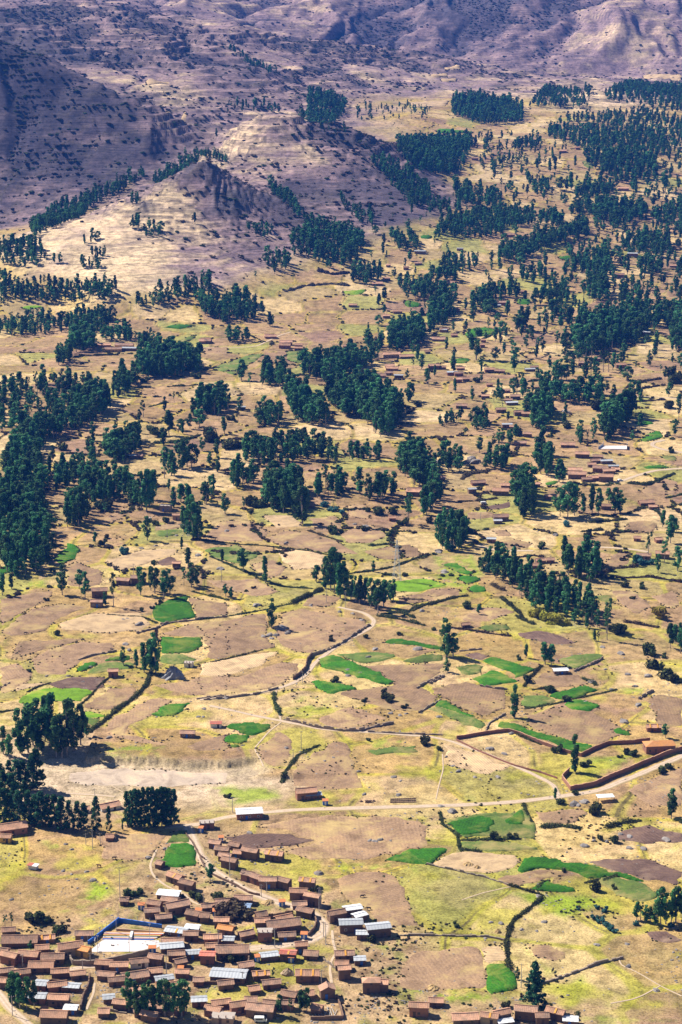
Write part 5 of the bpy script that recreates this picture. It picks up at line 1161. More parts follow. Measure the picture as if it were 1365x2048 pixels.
for k, x, y, w_, lb in [(2, 128, 195, 26, 'at the top of the roadside row'), (2, 92, 640, 24, 'beside the dark thicket'), (2, 495, 582, 34, 'on the grass inside the road curve'), (2, 625, 778, 36, 'by the walled yard at the road bend'), (2, 347, 915, 26, 'left of the low grey-roofed shed'), (2, 548, 918, 32, 'before the red-striped roof'),
                        (2, 220, 1212, 32, 'at the bottom left yard'), (1, 848, 362, 36, 'on bare ground above the court'), (1, 1292, 397, 24, 'at the top of the thicket lane'), (1, 1190, 395, 34, 'behind the stepped group above the court'), (1, 104, 782, 38, 'by the lower left tree clump'), (1, 265, 992, 40, 'above the large bottom left roof'), (1, 1084, 745, 30, 'below the court street'), (5, 673, 1154, 28, 'beside the lone brick farmhouse'), (2, 5, 138, 24, 'at the road junction'), (1, 915, 622, 40, 'at the corner of the court')]:
    outhouse(k, x, y, w_, 'blue outhouse with orange roof ' + lb)

# ------------------------------------------------------------------ walls: rows of blocks following the ground
def wall_line(k, pts, th, hgt, m, name, label, cat='wall', cope=None, rough=.3, group='walls along plots and yards'):
    P = resample(gpts(k, nums(pts))[:, :2], 1.6); e = empty(name, (P[0, 0], P[0, 1], float(H(*P[0])))); tag(e, label, cat, group); parts = []; tops = []
    for i in range(len(P) - 1):
        a, b_ = P[i], P[i + 1]; d = b_ - a; L = np.hypot(*d); t = d / L; n = np.array([-t[1], t[0]]) * th / 2; hh = hgt * NR.uniform(1 - rough, 1 + rough); v = []; o = np.array(e.location[:2])
        a2 = a - t * .03; b2 = b_ + t * .03; za, zb_ = float(H(*a)), float(H(*b_)); jit = NR.uniform(-.03, .03)
        for zz0 in (-.6, hh):
            for q, zq in ((a2 - n, za), (b2 - n, zb_), (b2 + n, zb_), (a2 + n, za)): v.append((q[0] - o[0] + jit, q[1] - o[1] + jit, zq + zz0 - e.location[2]))
        parts.append((v, [(0, 3, 2, 1), (4, 5, 6, 7), (0, 1, 5, 4), (1, 2, 6, 5), (2, 3, 7, 6), (3, 0, 4, 7)]))
        if cope: tops.append(([(p[0] * 1, p[1] * 1, p[2]) for p in v[4:]] + [(p[0], p[1], p[2] + .14) for p in v[4:]], [(4, 5, 6, 7), (0, 1, 5, 4), (1, 2, 6, 5), (2, 3, 7, 6), (3, 0, 4, 7)]))
    pobj('wall_body', parts, m, e)
    if cope: pobj('coping', tops, cope, e)
WK = WM['k']; WA = WM['a']
for k, p, th, hg, m_, nm, lb in [
    (6, '145,808 300,782 420,767 480,782 600,832 745,884 820,902', .4, 1.7, WK, 'brick_wall', 'back brick wall of the compound with the tree inside'),
    (6, '820,902 880,870 960,838 1100,832 1190,818', .4, 1.9, WK, 'brick_wall', 'brick wall between the dark tree and the orange-roofed house'),
    (6, '762,1086 890,1062 1000,1012 1150,950 1290,893 1400,862', .4, 2.3, WK, 'brick_wall', 'front brick wall of the compound along the dirt road'),
    (6, '762,1086 715,1022 755,982', .4, 2.0, WK, 'brick_wall', 'short brick wall at the compound corner by the dark tree'),
    (6, '145,815 300,890 450,950 600,990 690,1022', .4, .9, WK, 'low_brick_wall', 'low reddish wall along the field track'),
    (5, '500,482 540,455 568,425 575,385 600,352', .5, 2.2, WA, 'adobe_wall', 'curved adobe wall on the climbing field track'),
    (2, '0,290 40,370 110,410 200,450 300,505 360,518', .4, 1.0, WA, 'adobe_wall', 'low adobe wall along the village road'),
    (2, '340,665 440,650 560,628', .45, 1.8, WA, 'adobe_wall', 'back wall of the yard inside the road bend'),
    (2, '650,760 690,720 700,680 685,645', .45, 1.8, WA, 'adobe_wall', 'curving yard wall along the road bend'),
    (2, '275,1040 290,950 298,870', .5, 2.2, WA, 'adobe_wall', 'tall adobe wall closing the vegetable yard'),
    (2, '665,1260 760,1262 860,1258 845,1190 822,1130', .45, 1.4, WA, 'adobe_wall', 'adobe wall around the yard stacked with poles'),
    (2, '20,1045 150,1050 260,1048', .4, 1.1, WA, 'adobe_wall', 'low wall before the very long grey-roofed building'),
    (2, '880,1000 780,930 740,900', .4, .8, M_STW, 'stone_wall', 'crumbling stone wall left of the footpath houses'),
    (1, '420,655 430,690 520,694 620,686 720,664 820,642 898,624', .6, 2.0, M_STW, 'retaining_wall', 'curved stone retaining wall under the sports court'),
    (1, '245,870 250,810 290,790 400,800 420,830', .4, 1.0, WA, 'adobe_wall', 'round pen wall in the lower left village'),
    (1, '485,960 500,890 530,830 540,760', .5, 1.7, WA, 'adobe_wall', 'dark yard wall beside the lower footpath'),
    (1, '600,1000 620,960 760,985', .4, 1.0, M_STW, 'stone_wall', 'stone terrace left of the lower tree clump'),
    (4, '1110,950 1150,1000 1200,1090 1230,1110', .4, .9, WA, 'adobe_wall', 'low wall between the green field and the village road'),
    (5, '20,590 150,580 300,560 420,528', .5, .9, M_STW, 'stone_wall', 'dark stone wall under the left stubble fields'),
    (5, '602,352 700,318 760,288 850,228 912,188', .5, 1.2, M_STW, 'stone_wall', 'stone wall along the inner side of the bending track'),
    (5, '1162,530 1200,505 1300,462', .5, 1.1, M_STW, 'stone_wall', 'hooked stone wall right of the big stubble field'),
    (5, '1172,660 1230,625 1292,588', .5, .9, M_STW, 'stone_wall', 'short stone wall left of the striped green field'),
    (5, '450,697 600,733 760,757 860,757 920,738 1038,715', .6, 1.2, M_STW, 'stone_wall', 'long stone bank above the lower field track'),
    (5, '900,762 1100,772 1300,778', .5, .7, M_STW, 'stone_wall', 'low stone bank following the track to the right'),
    (6, '272,522 350,535 420,540', .5, .9, M_STW, 'stone_wall', 'stone wall under the twin green plots'), (6, '780,442 880,402 938,372', .5, 1.0, M_STW, 'stone_wall', 'stone wall under the pointed green plot'),
    (6, '1130,592 1212,546', .5, 1.0, M_STW, 'stone_wall', 'stone wall under the round yellow hollow'), (6, '300,772 322,722 410,672', .5, .8, M_STW, 'stone_wall', 'stone wall left of the single field eucalyptus'),
    (6, '0,507 80,466', .5, 1.0, M_STW, 'stone_wall', 'stone wall below the ragged tall eucalyptus'), (6, '160,332 282,322', .5, .8, M_STW, 'stone_wall', 'short straight stone wall above the dark plot'),
    (7, '962,748 1100,730 1200,717 1365,702', .5, 1.0, M_STW, 'stone_wall', 'long stone wall under the two left green plots'), (7, '470,962 540,940 600,926 700,910', .5, .9, M_STW, 'stone_wall', 'stone bank above the curved green field'),
    (7, '820,802 940,772 1000,742', .5, .9, M_STW, 'stone_wall', 'stone bank leading to the hedge crossing'), (4, '1180,146 1280,135 1365,128', .5, .8, M_STW, 'stone_wall', 'stone bank right of the rubble mound'),
    (3, '130,312 240,336 400,372 530,412', .5, .7, M_STW, 'stone_wall', 'line of pale stones under the furrowed straw field'), (3, '0,657 200,657 420,662 505,682', .5, .6, M_STW, 'stone_wall', 'low bank under the wide golden pasture'),
    (3, '680,892 760,868 830,842 960,792 1080,767', .6, .8, M_STW, 'stone_wall', 'bank rising to the right from the spire conifer'), (7, '0,1130 60,1100', .4, .7, M_STW, 'stone_wall', 'short bank at the left edge above the bright pasture'),
    (10, '655,130 660,90 710,60', .5, .8, M_STW, 'stone_wall', 'curved terrace wall high in the right fields'), (10, '580,200 680,185 715,170', .5, .8, M_STW, 'stone_wall', 'straight terrace wall high in the right fields')]:
    wall_line(k, p, th, hg, m_, nm, lb, cope=RM['n'] if nm == 'brick_wall' else None, rough=.05 if 'brick' in nm or 'retaining' in nm else .16 if 'adobe' in nm else .55)

# ------------------------------------------------------------------ hedgerows, shrubs and scrub
def hedge(k, pts, wid, hgt, label, m=None, name='hedgerow'):
    P = resample(gpts(k, nums(pts))[:, :2], 1.0); rs = np.random.RandomState(len(pts)); n = len(P); per = int(26 * max(1, wid))
    g_ = np.clip(.62 + 1.5 * fbm(P[:, 0] / 6, P[:, 1] / 6, 301, 3, .65), .08, 1.5); kk = np.repeat(np.arange(n), per); g2 = g_[kk]
    d = rs.normal(0, 1, (len(kk), 3)); d /= np.linalg.norm(d, axis=1)[:, None]
    xy = P[kk] + rs.uniform(-.6, .6, (len(kk), 2)); C_ = np.stack([xy[:, 0] + d[:, 0] * wid / 2 * g2, xy[:, 1] + d[:, 1] * wid / 2 * g2, np.zeros(len(kk))], -1); C_[:, 2] = H(C_[:, 0], C_[:, 1]) + np.abs(d[:, 2]) * hgt * g2 * rs.uniform(.4, 1, len(kk))
    d[:, 2] = np.abs(d[:, 2]); V_, F_ = leaves(C_, d, .34 * max(1, P[:, 1].mean() / 1000), rs); tint = np.clip(rs.normal(.45, .25, len(kk)), 0, 1); tag(link(name, foliage_mesh(name, V_, F_, tint, m or M_BUSH)), label, 'hedge', 'hedges between the fields')
for k, p, wd, hg, lb, *m_ in [
    (3, '690,476 620,532 552,582 530,632 516,690 524,790 532,822', 2.2, 1.6, 'dark hedge along the winding ditch beside the golden pasture'), (3, '195,60 208,120 280,170 288,230 300,252', 1.6, 1.2, 'thin hedge left of the two shady green fields'),
    (3, '530,412 620,440 690,462', 2, 1.3, 'bushy line between the ploughed plot and the pasture'), (3, '690,132 780,127 870,138', 3.2, 2.4, 'thick dark clipped-looking hedge right of the green field'), (3, '1002,134 1080,112 1160,102', 3, 2.2, 'thick dark hedge on the right slope below the road'),
    (3, '292,196 440,192 560,186', 1.8, 1.3, 'dark hedge between the two shady green fields'), (3, '900,402 960,387', 2, 1.6, 'short dark hedge below the long green strip'), (3, '985,392 1050,368', 2, 1.6, 'short dark hedge right of its twin by the green strip'), (3, '300,240 340,245 390,252', 2, 1.4, 'bushy corner of the lower shady green field'),
    (3, '600,20 610,60 640,110', 1.8, 1.3, 'hedge right of the shady green field'), (3, '670,430 690,402 720,392', 2, 1.6, 'dark bushes edging the leafy small plot'), (3, '860,1030 855,1062', 1.4, 1.2, 'short hedge at the bottom right meadow'),
    (5, '500,62 560,36 640,8', 4, 2.2, 'thick green hedge between the upper middle fields'), (5, '0,160 180,136 350,106 480,76', 1.6, 1.1, 'long thin dark hedge line above the left stubble fields'), (5, '60,388 220,352 332,322', 1.5, 1.0, 'thin hedge between the left stubble fields'),
    (5, '398,552 400,602 432,672', 2.4, 1.8, 'green bushes down the bank to the track crossing'), (5, '440,1032 460,972 528,884 640,832', 2.2, 1.0, 'grassy green ditch line left of the big lower stubble field'), (5, '1090,140 1150,90 1280,60', 1.6, 1.2, 'hedge climbing right of the bending track'), (5, '960,140 1060,155 1200,190', 3, 2.0, 'dark scrub in the shade of the track grove'),
    (6, '512,522 540,480 560,458 605,412', 2, 1.6, 'bushy wall line left of the white-roofed shed'), (6, '520,642 600,630 690,614', 1.6, 1.2, 'dark hedge under the dull green field'), (6, '690,614 760,595 920,562 1010,540', 1.4, 1.0, 'hedge climbing between the small green plots'), (6, '110,205 200,215 320,235 435,250', 2.4, 1.5, 'reddish scrub line on the dry knoll', M_SCRUB),
    (6, '470,140 510,165 560,185', 3, 2, 'dark scrub at the foot of the diagonal trees'), (6, '480,780 560,820 600,836', 2, 1.5, 'green bushes along the inside of the compound wall'), (6, '560,540 640,530 680,550', 2.4, 1.6, 'bushes left of the upper small green plot'), (6, '830,480 880,500 900,515', 2.6, 1.8, 'dark bushes on the stony right slope'),
    (4, '540,342 620,282 700,212 790,152 880,62 902,2', 3, 2.0, 'long dark hedge rising from the pit clump to the hedge crossing'), (4, '170,102 230,72 300,50', 2.2, 1.4, 'dark hedge beside the bright pasture'), (4, '0,225 60,215 100,210', 2.4, 1.6, 'dark hedge at the left edge by the pit clump'), (4, '480,182 530,140 600,62 650,20', 1.4, 1.0, 'hedge between the bright pasture and the stubble field'),
    (7, '880,1102 892,1062 912,1022', 1.8, 1.3, 'short hedge below the large field eucalyptus'), (7, '1160,552 1260,575 1365,600', 2.6, 1.7, 'dark hedge right of the upper left green plot'), (7, '650,690 780,700 850,700 940,740', 1.5, .9, 'grassy hedge under the adobe farmstead'), (7, '940,770 935,830 960,850', 1.8, 1.2, 'scrub line down to the second left green plot', M_SCRUB),
    (11, '0,482 100,492 220,507', 1.8, 1.3, 'dark hedge line at the left below the front grove'), (11, '220,507 330,512 450,527 580,542 700,562', 1.6, 1.1, 'long hedge line crossing the middle stubble fields'), (11, '916,512 1040,502', 3, 2, 'short thick dark hedge left of the pylon'), (11, '60,572 150,612 270,662 350,702 440,732 600,742', 2, 1.4, 'dark hedge sloping down to the track grove'),
    (11, '500,822 580,782 650,747', 4, 2.4, 'thick green hedge left of the track grove'), (11, '800,662 960,642 1050,622 1200,562', 2, 1.4, 'hedge passing behind the pylon foot'), (11, '1140,862 1200,832 1365,792', 2.2, 1.5, 'dark hedge right of the track grove'), (11, '580,432 700,472 760,492', 2, 1.4, 'bushes right of the forward eucalyptus', M_SCRUB), (11, '980,880 1080,870 1150,900', 3, 2, 'dark scrub under the last trees of the track grove'),
    (11, '1080,800 1200,803', 2, 1.2, 'scrub under the pylon field', M_SCRUB), (12, '920,672 1000,642 1100,632 1180,600', 3.2, 2.2, 'brownish thicket before the right-hand farm', M_SCRUB), (12, '1030,692 1120,690 1205,686', 3, 1.8, 'brownish hedge under the right-hand farm', M_SCRUB), (12, '1210,690 1365,715', 3, 1.8, 'brownish hedge at the right edge under the farm', M_SCRUB),
    (12, '820,442 930,432', 3, 2.0, 'dark hedge below the massive round trees'), (12, '930,460 1020,462', 3, 1.8, 'brownish hedge right below the massive round trees', M_SCRUB), (12, '870,392 960,385 1060,376', 3, 2.0, 'dark hedge under the open scatter of trees'), (12, '1120,180 1180,190 1240,165 1320,130', 3, 2.2, 'dark hedge along the hamlet road'),
    (12, '1130,320 1200,310 1240,340 1260,370', 2.6, 1.8, 'dark hedge beside the right-hand tiled house'), (12, '1280,260 1365,240', 3, 2.2, 'dark hedge at the right edge below the hamlet road'), (12, '450,585 560,570 610,580', 3, 1.8, 'scrubby hedge above the red-roofed farm', M_SCRUB), (12, '160,280 260,275 360,262', 3, 2, 'brown hedge by the lane of the stepped hamlet', M_SCRUB), (12, '0,840 100,802 200,790', 2, 1.4, 'hedge below the three bright little plots'),
    (12, '390,800 450,850 520,920', 3.5, 2.4, 'dark undergrowth along the diagonal row'), (12, '340,730 400,760', 3, 2.4, 'brown bushes at the upper end of the diagonal row', M_SCRUB), (12, '640,940 700,945 760,945', 4, 2.6, 'yellow broom bushes at the foot of the diagonal row', M_YEL), (12, '1060,930 1130,940 1230,960', 3.5, 2.2, 'purplish thicket at the lower right slope', M_SCRUB),
    (10, '1090,330 1160,300 1260,285', 4, 2.4, 'broad purplish thicket on the upper right slope', M_SCRUB), (10, '1100,350 1180,330 1250,318', 4, 2.4, 'second purplish thicket below the first on the upper right slope', M_SCRUB), (10, '1150,395 1280,385', 3.5, 2, 'dark thicket along the upper right lane', M_SCRUB), (10, '610,300 690,290', 3, 2, 'hedge in the open right woodland'),
    (10, '400,95 480,55', 3, 1.8, 'dark edge of the upper green field'), (10, '300,770 330,745 430,730', 4, 2.4, 'dark scrub by the big rocks', M_SCRUB), (10, '840,790 930,800 1010,800', 3, 2, 'dark garden hedge along the hamlet'), (10, '1110,790 1190,800 1250,770', 3, 2, 'dark hedge right of the hamlet'), (8, '700,330 500,335 450,345', 4, 2.5, 'dark hedge before the ochre farm'),
    (8, '1010,520 1130,515 1180,510', 3, 1.8, 'dark hedge on the upper left slope'), (8, '900,640 960,625 1000,615', 3, 1.8, 'small hedge above the left slope tree'), (8, '920,860 1050,855 1150,830 1200,810', 4, 2.4, 'shrub belt across the left slope'), (14, '460,890 560,860 700,850 800,860', 4, 2.5, 'dark hedge under the small peak groves', M_SCRUB), (14, '640,780 720,800 800,790', 6, 3, 'brown thicket below the small peak groves', M_SCRUB)]:
    hedge(k, p, wd, hg, lb, m_[0] if m_ else None)
def shrub_mesh(seed, m, n=8, per=42, sz=.13):
    rs = np.random.RandomState(seed); cl = np.stack([rs.uniform(-.32, .32, n), rs.uniform(-.32, .32, n), rs.uniform(.15, .5, n), rs.uniform(.2, .3, n)], -1); k = np.repeat(np.arange(n), per)
    d = rs.normal(0, 1, (len(k), 3)); d /= np.linalg.norm(d, axis=1)[:, None]; C_ = cl[k, :3] + d * cl[k, 3:4] * rs.uniform(.6, 1, (len(k), 1)); C_[:, 2] = np.maximum(C_[:, 2], .02)
    V_, F_ = leaves(C_, d, sz, rs); return foliage_mesh('foliage', V_, F_, np.clip(rs.normal(.45, .25, len(k)), 0, 1), m)
SH = {m_: [shrub_mesh(600 + i, M) for i in range(3)] for m_, M in (('b', M_BUSH), ('s', M_SCRUB), ('t', M_TEAL), ('y', M_YEL))}
for k, kind, s, lb in [
    (5, 'b', '720,492,46 985,577,62 1010,597,60 880,597,36 700,272,40 1095,632,40', 'dark shrub in the stubble field below the bending track'), (5, 'b', '1200,827,60 905,807,30 1280,857,34', 'dark shrub in the dry ground above the main road'), (5, 'b', '890,257,32 1070,242,30 1255,215,28 150,1110,40', 'small shrub near the bending track'),
    (6, 'b', '1185,352,75 1210,422,70 1235,425,60 1285,482,80 1330,500,70 1265,365,40', 'dark shrub on the stony slope at the right'), (6, 'b', '890,1212,60 790,1107,36 705,1157,52 1260,987,66 1290,965,50', 'dark shrub near the white canopy and road'), (6, 'b', '840,952,60 690,877,56 1095,892,56 1030,907,32 1065,888,44', 'green shrub inside the brick-walled compound'),
    (6, 'b', '205,97,50 480,377,34 650,552,60 745,602,52 530,492,60 1015,232,70 985,225,60', 'dark shrub between the small green plots'), (3, 'b', '940,62,62 550,187,52 460,192,50 950,442,56 1035,432,34 795,347,32 1040,207,44 970,192,36 270,612,36 515,1000,40', 'dark shrub in the fields below the main road'),
    (1, 'b', '770,278,70 815,275,70 845,262,40', 'dark shrub beside the tall pole above the court'), (1, 'b', '200,432,84 250,442,84 290,440,56 170,415,50', 'green shrub on the bank above the left village edge'), (1, 'b', '1160,282,64 1200,302,74 1305,302,64 330,502,54 380,492,64 1220,400,50', 'garden shrub among the upper village houses'),
    (2, 's', '150,632,110 200,642,130 260,652,110 110,625,70 220,600,90', 'dark bare thicket bush in the village garden'), (2, 'b', '110,532,56 90,528,44 690,492,50 1040,692,46 1035,792,56 325,1072,44 250,900,60 200,915,60 160,900,50 400,665,50', 'green garden shrub in the village'), (1, 't', '1045,420,36 1035,480,34 900,1000,40', 'small blue-green agave-like shrub in the village'),
    (3, 't', '945,580,40 970,590,40 1000,612,36 1015,625,36 1040,640,30 990,540,36 955,525,28 1310,615,34 1145,605,30 860,530,24', 'young blue-green sapling on the grassy slope'), (7, 'b', '345,812,42 935,152,46 1000,132,60 915,652,32 945,637,32 965,622,28 848,667,28 180,1032,32 315,432,34 280,605,36 615,265,50 640,230,36', 'green shrub on the left pastures'), (7, 't', '740,322,56 755,315,40', 'blue-green shrub on the left pasture'),
    (11, 'b', '710,447,56 955,347,64 1030,342,54 885,432,48 1015,457,48 760,442,32 330,302,64 280,302,72 1090,400,60 900,330,40 1230,390,50', 'round shrub among the middle stubble fields'), (11, 't', '765,342,42 720,327,42 665,302,54 695,322,36 1330,525,50 1350,535,40', 'blue-green sapling below the front grove'), (12, 'y', '690,932,86 620,917,64 575,902,72 742,942,42', 'yellow broom bush at the foot of the diagonal row'),
    (12, 'y', '1250,907,84 1240,880,60', 'yellow broom bush on the right slope'), (12, 'b', '1025,992,84 1000,975,60 1060,740,46 1145,748,46 265,860,40 200,855,44 600,530,44 750,750,50 850,470,60', 'dark shrub around the diagonal row'), (12, 't', '1120,610,60 1150,620,50 1190,615,44 740,410,44 320,640,50 310,660,44', 'blue-green young growth near the right-hand farm'),
    (10, 'b', '720,440,60 810,520,46 1300,425,60 1310,640,40 570,555,60 375,300,40 90,415,44 950,430,80 975,420,70 1320,300,100', 'round shrub on the right slope'), (8, 'b', '615,1265,80 640,1245,80 795,1225,50 960,820,90 920,800,70 385,900,60 1250,820,80 1280,850,70 1190,690,60 870,490,60 1180,470,60', 'round shrub on the left slope'), (9, 'b', '60,730,90 180,770,90 220,765,70 300,1110,80 370,1120,60 185,600,50 620,690,50', 'grey-green shrub left of the front grove')]:
    q = nums(s); G_ = gpts(k, [(a, b_) for a, b_, _ in q])
    for (a, b_, w_), g_ in zip(q, G_):
        o = link('shrub', SH[kind][NR.randint(3)], None, g_); s_ = w_ * mpp(g_) * ZM[k][2]; o.scale = (s_, s_, s_ * NR.uniform(.75, 1.1)); o.rotation_euler = (0, 0, NR.uniform(0, 6)); tag(o, lb, 'shrub', lb)

# ------------------------------------------------------------------ boulders
def boulder(seed):
    import bmesh
    rs = np.random.RandomState(seed); bm = bmesh.new(); bmesh.ops.create_icosphere(bm, subdivisions=2, radius=.5); off = rs.uniform(0, 50, 3)
    for v in bm.verts:
        c_ = v.co.copy(); s_ = 1 + .38 * float(perlin(c_.x * 2.2 + off[0], c_.y * 2.2 + c_.z * 1.7 + off[1], seed)); 
        for ax in range(2): pass
        v.co = Vector((round(c_.x * s_ * 6) / 6 * .5 + c_.x * s_ * .5, c_.y * s_ * .8, max(-.2, c_.z * s_ * .62)))
    me = bpy.data.meshes.new('boulder'); bm.to_mesh(me); bm.free(); me.materials.append(M_STONE); return me
BO = [boulder(700 + i) for i in range(5)]
for k, s, lb in [(3, '895,225,46 1070,168,36 1112,180,42 1290,195,50 1110,235,36 1180,238,42 1000,203,30 940,198,26', 'grey boulder in the rocky corner of the right fields'), (3, '672,468,32 700,592,32 590,628,26 662,635,22 440,593,26 490,600,32 415,670,20 1105,808,32 955,703,30 1100,698,26 510,914,26', 'boulder lying on the lower meadows'),
    (3, '845,22,60 890,12,50 250,60,44 1240,922,36', 'boulder beside the lower dirt road'), (1, '560,185,48 890,48,42 380,128,32 520,132,32 460,178,22 625,203,26 640,232,22 430,148,22 550,388,24 70,300,32', 'grey boulder on the green slope left of the village'), (5, '430,208,76 372,243,42 410,243,42 470,233,44 340,250,36 385,262,30', 'big grey boulder of the pile under the lone eucalyptus'),
    (5, '870,163,32 750,118,32 820,128,28 595,83,28 940,318,42 1170,318,60 905,363,36', 'boulder beside the bending track'), (5, '790,433,42 860,448,38 795,460,38', 'boulder in the long green strip'), (5, '140,580,32 25,638,28 465,848,36 715,900,26 670,918,24 850,973,28 1040,1003,36 1075,1023,24 1065,1098,34 880,1096,28', 'boulder on the dry pasture above the main road'),
    (5, '1020,663,32 1072,673,28 1105,663,26 1280,680,34 310,83,38 1190,113,34 1290,1160,40', 'boulder along the field banks'), (6, '935,311,32 1035,345,44 1070,458,36 985,538,32 1110,523,32 1130,623,46 840,608,38 880,500,50 950,430,24', 'boulder on the stony right slope'), (6, '325,858,42 405,888,36 440,778,34', 'boulder inside the low-walled plot'),
    (6, '245,1013,28 370,1013,32 155,983,34 125,953,28 90,903,24', 'boulder on the pasture left of the compound'), (6, '845,1145,50 800,1163,46 125,1198,56', 'pale boulder beside the main road'), (6, '1050,713,56 1180,468,50', 'dark boulder in the upper right stubble field'), (4, '395,1018,28 655,378,44 1225,203,28 1190,253,32 1220,253,28 890,1098,38 430,1048,28 940,253,24', 'boulder near the bare pit'),
    (4, '990,1045,34 1010,1050,34 1035,1042,36 1060,1048,32 1085,1035,28 1020,1035,26', 'pale stone of the heap on the green roadside field'), (7, '840,750,64 740,718,32 765,713,24 540,1003,34 515,1013,28 280,1058,24 410,1058,28 755,868,42 775,903,40 500,1093,26', 'boulder on the left stubble fields'), (7, '1060,213,30 1190,333,52 1325,415,54 640,270,30 850,290,34 935,275,26', 'boulder on the yellow left pasture'),
    (11, '145,435,36 465,500,34 885,413,44 830,398,28 1050,428,28 110,638,44 300,833,44', 'boulder in the middle stubble fields'), (11, '1280,548,44 1310,653,48 1190,863,38', 'boulder right of the pylon'), (12, '80,662,48 680,460,44 50,548,44 210,393,34', 'boulder left of the diagonal row'), (10, '150,700,60 190,693,60 330,690,60 365,690,70 345,670,56 800,444,50', 'large dark rock by the low thicket'), (2, '1050,190,40 1085,182,46 1020,187,34 1145,188,26 715,385,60 300,140,40', 'stone of the heaps in the roadside fields')]:
    q = nums(s); G_ = gpts(k, [(a, b_) for a, b_, _ in q])
    for (a, b_, w_), g_ in zip(q, G_):
        o = link('boulder', BO[NR.randint(5)], None, g_); s_ = w_ * mpp(g_) * ZM[k][2] * 1.05; o.scale = (s_, s_ * .9, s_ * NR.uniform(.65, .95)); o.rotation_euler = (0, 0, NR.uniform(0, 6)); tag(o, lb, 'boulder', lb)

# ------------------------------------------------------------------ scattered small growth and stones
def kinds(name, meshes):
    c_ = bpy.data.collections.new(name)
    for m_ in meshes: c_.objects.link(bpy.data.objects.new(name, m_))
    return c_
far_sh = [shrub_mesh(650 + i, M_BUSH, 5, 26, .2) for i in range(2)] + [shrub_mesh(655 + i, M_SCRUB, 5, 26, .2) for i in range(3)]
def pick(wgt, n):
    w_ = wgt.ravel() * 1.0; w_ = w_ / w_.sum(); i_ = NR.choice(w_.size, n, False, w_); g1 = GX.ravel()[i_] + NR.uniform(-1, 1, n); g2 = GY.ravel()[i_] + NR.uniform(-1, 1, n); return np.stack([g1, g2, H(g1, g2) - .1], -1)
inview = (np.abs(GX / GY) < .2) & (GY > 560)
sw = inview * sstep(.3, .6, MM) * (.05 + sstep(.05, .3, fbm(GX / 90, GY / 20, 84, 4)) + .8 * riser + 2.2 * DRAIN) * (GY < 5300) * (1.05 - np.clip(DRY_SHADE * 1.1, 0, 1))
P = pick(sw, 26000); s_ = (1.0 + 5.5 * NR.rand(len(P), 1) ** 2.2) * np.array([[1.3, 1.2, .6]]); scatter('mountain_scrub', P, s_, kinds('scrub_kind', far_sh), 'low dark scrub dotted over the mountain slopes')
vw = inview * (edge < .045) * sstep(1080, 1250, GY) * (1 - sstep(.15, .4, MM)) * (GY < 4200) * sstep(-.15, .2, fbm(GX / 45, GY / 45, 311, 2))
P = pick(vw, 5200); s_ = NR.uniform(1.2, 3.6, (len(P), 1)) * np.array([[1.1, 1.1, .75]]); scatter('boundary_shrubs', P, s_, kinds('boundary_kind', far_sh), 'small dark shrubs lining the far plot boundaries')
gw = inview * (GY < 2000) * (1 - MM) * sstep(.12, .4, fbm(GX / 40, GY / 50, 312, 3)) * (PIT < .1)
P = pick(gw, 2600); s_ = NR.uniform(.5, 1.5, (len(P), 1)) * np.array([[1, 1, .7]]); scatter('small_shrubs', P, s_, kinds('small_shrub_kind', SH['b'] + SH['s']), 'small tufts and shrubs dotted over the pastures')
rw = inview * (GY < 1700) * (1 - MM) * (.05 + sstep(.1, .4, fbm(GX / 35, GY / 40, 313, 3))) * (PIT < .1)
P = pick(rw, 3200); s_ = NR.uniform(.3, 1.25, (len(P), 1)) ** 1.3 * np.array([[1.2, 1, .8]]); scatter('loose_stones', P + [0, 0, .1], s_, kinds('stone_kind', BO), 'loose stones strewn over the fields')

bp = []
for P in EDGES:
    Q = resample(np.concatenate([P, P[:1]]), 1.0); Q = Q + NR.normal(0, .7, Q.shape); keep = (fbm(Q[:, 0] / 16, Q[:, 1] / 16, 321, 2) > .06) & (NR.rand(len(Q)) < .7); bp.append(Q[keep])
bp = np.concatenate(bp); zz = H(bp[:, 0], bp[:, 1]); s_ = NR.uniform(.35, 1.2, (len(bp), 1)) * np.array([[1.1, 1.1, .7]]) * np.clip(bp[:, 1:2] / 1000, .8, 2)
scatter('field_edge_growth', np.column_stack([bp, zz]), s_, kinds('edge_kind', far_sh), 'ragged grass tufts and bushes along the field edges')
rp = np.stack([NR.uniform(vil[:, 0].min(), vil[:, 0].max(), 2600), NR.uniform(vil[:, 1].min(), vil[:, 1].max(), 2600)], -1); rp = rp[inpoly(rp[:, 0], rp[:, 1], vil)]; rp = rp[fbm(rp[:, 0] / 12, rp[:, 1] / 12, 331, 2) > -.05]
scatter('village_rubble', np.column_stack([rp, H(rp[:, 0], rp[:, 1])]), NR.uniform(.25, 1.1, (len(rp), 1)) * np.array([[1.2, 1, .7]]), kinds('rubble_kind', BO + SH['s'][:2] + SH['b'][:2]), 'stones, weeds and rubble strewn between the village houses')

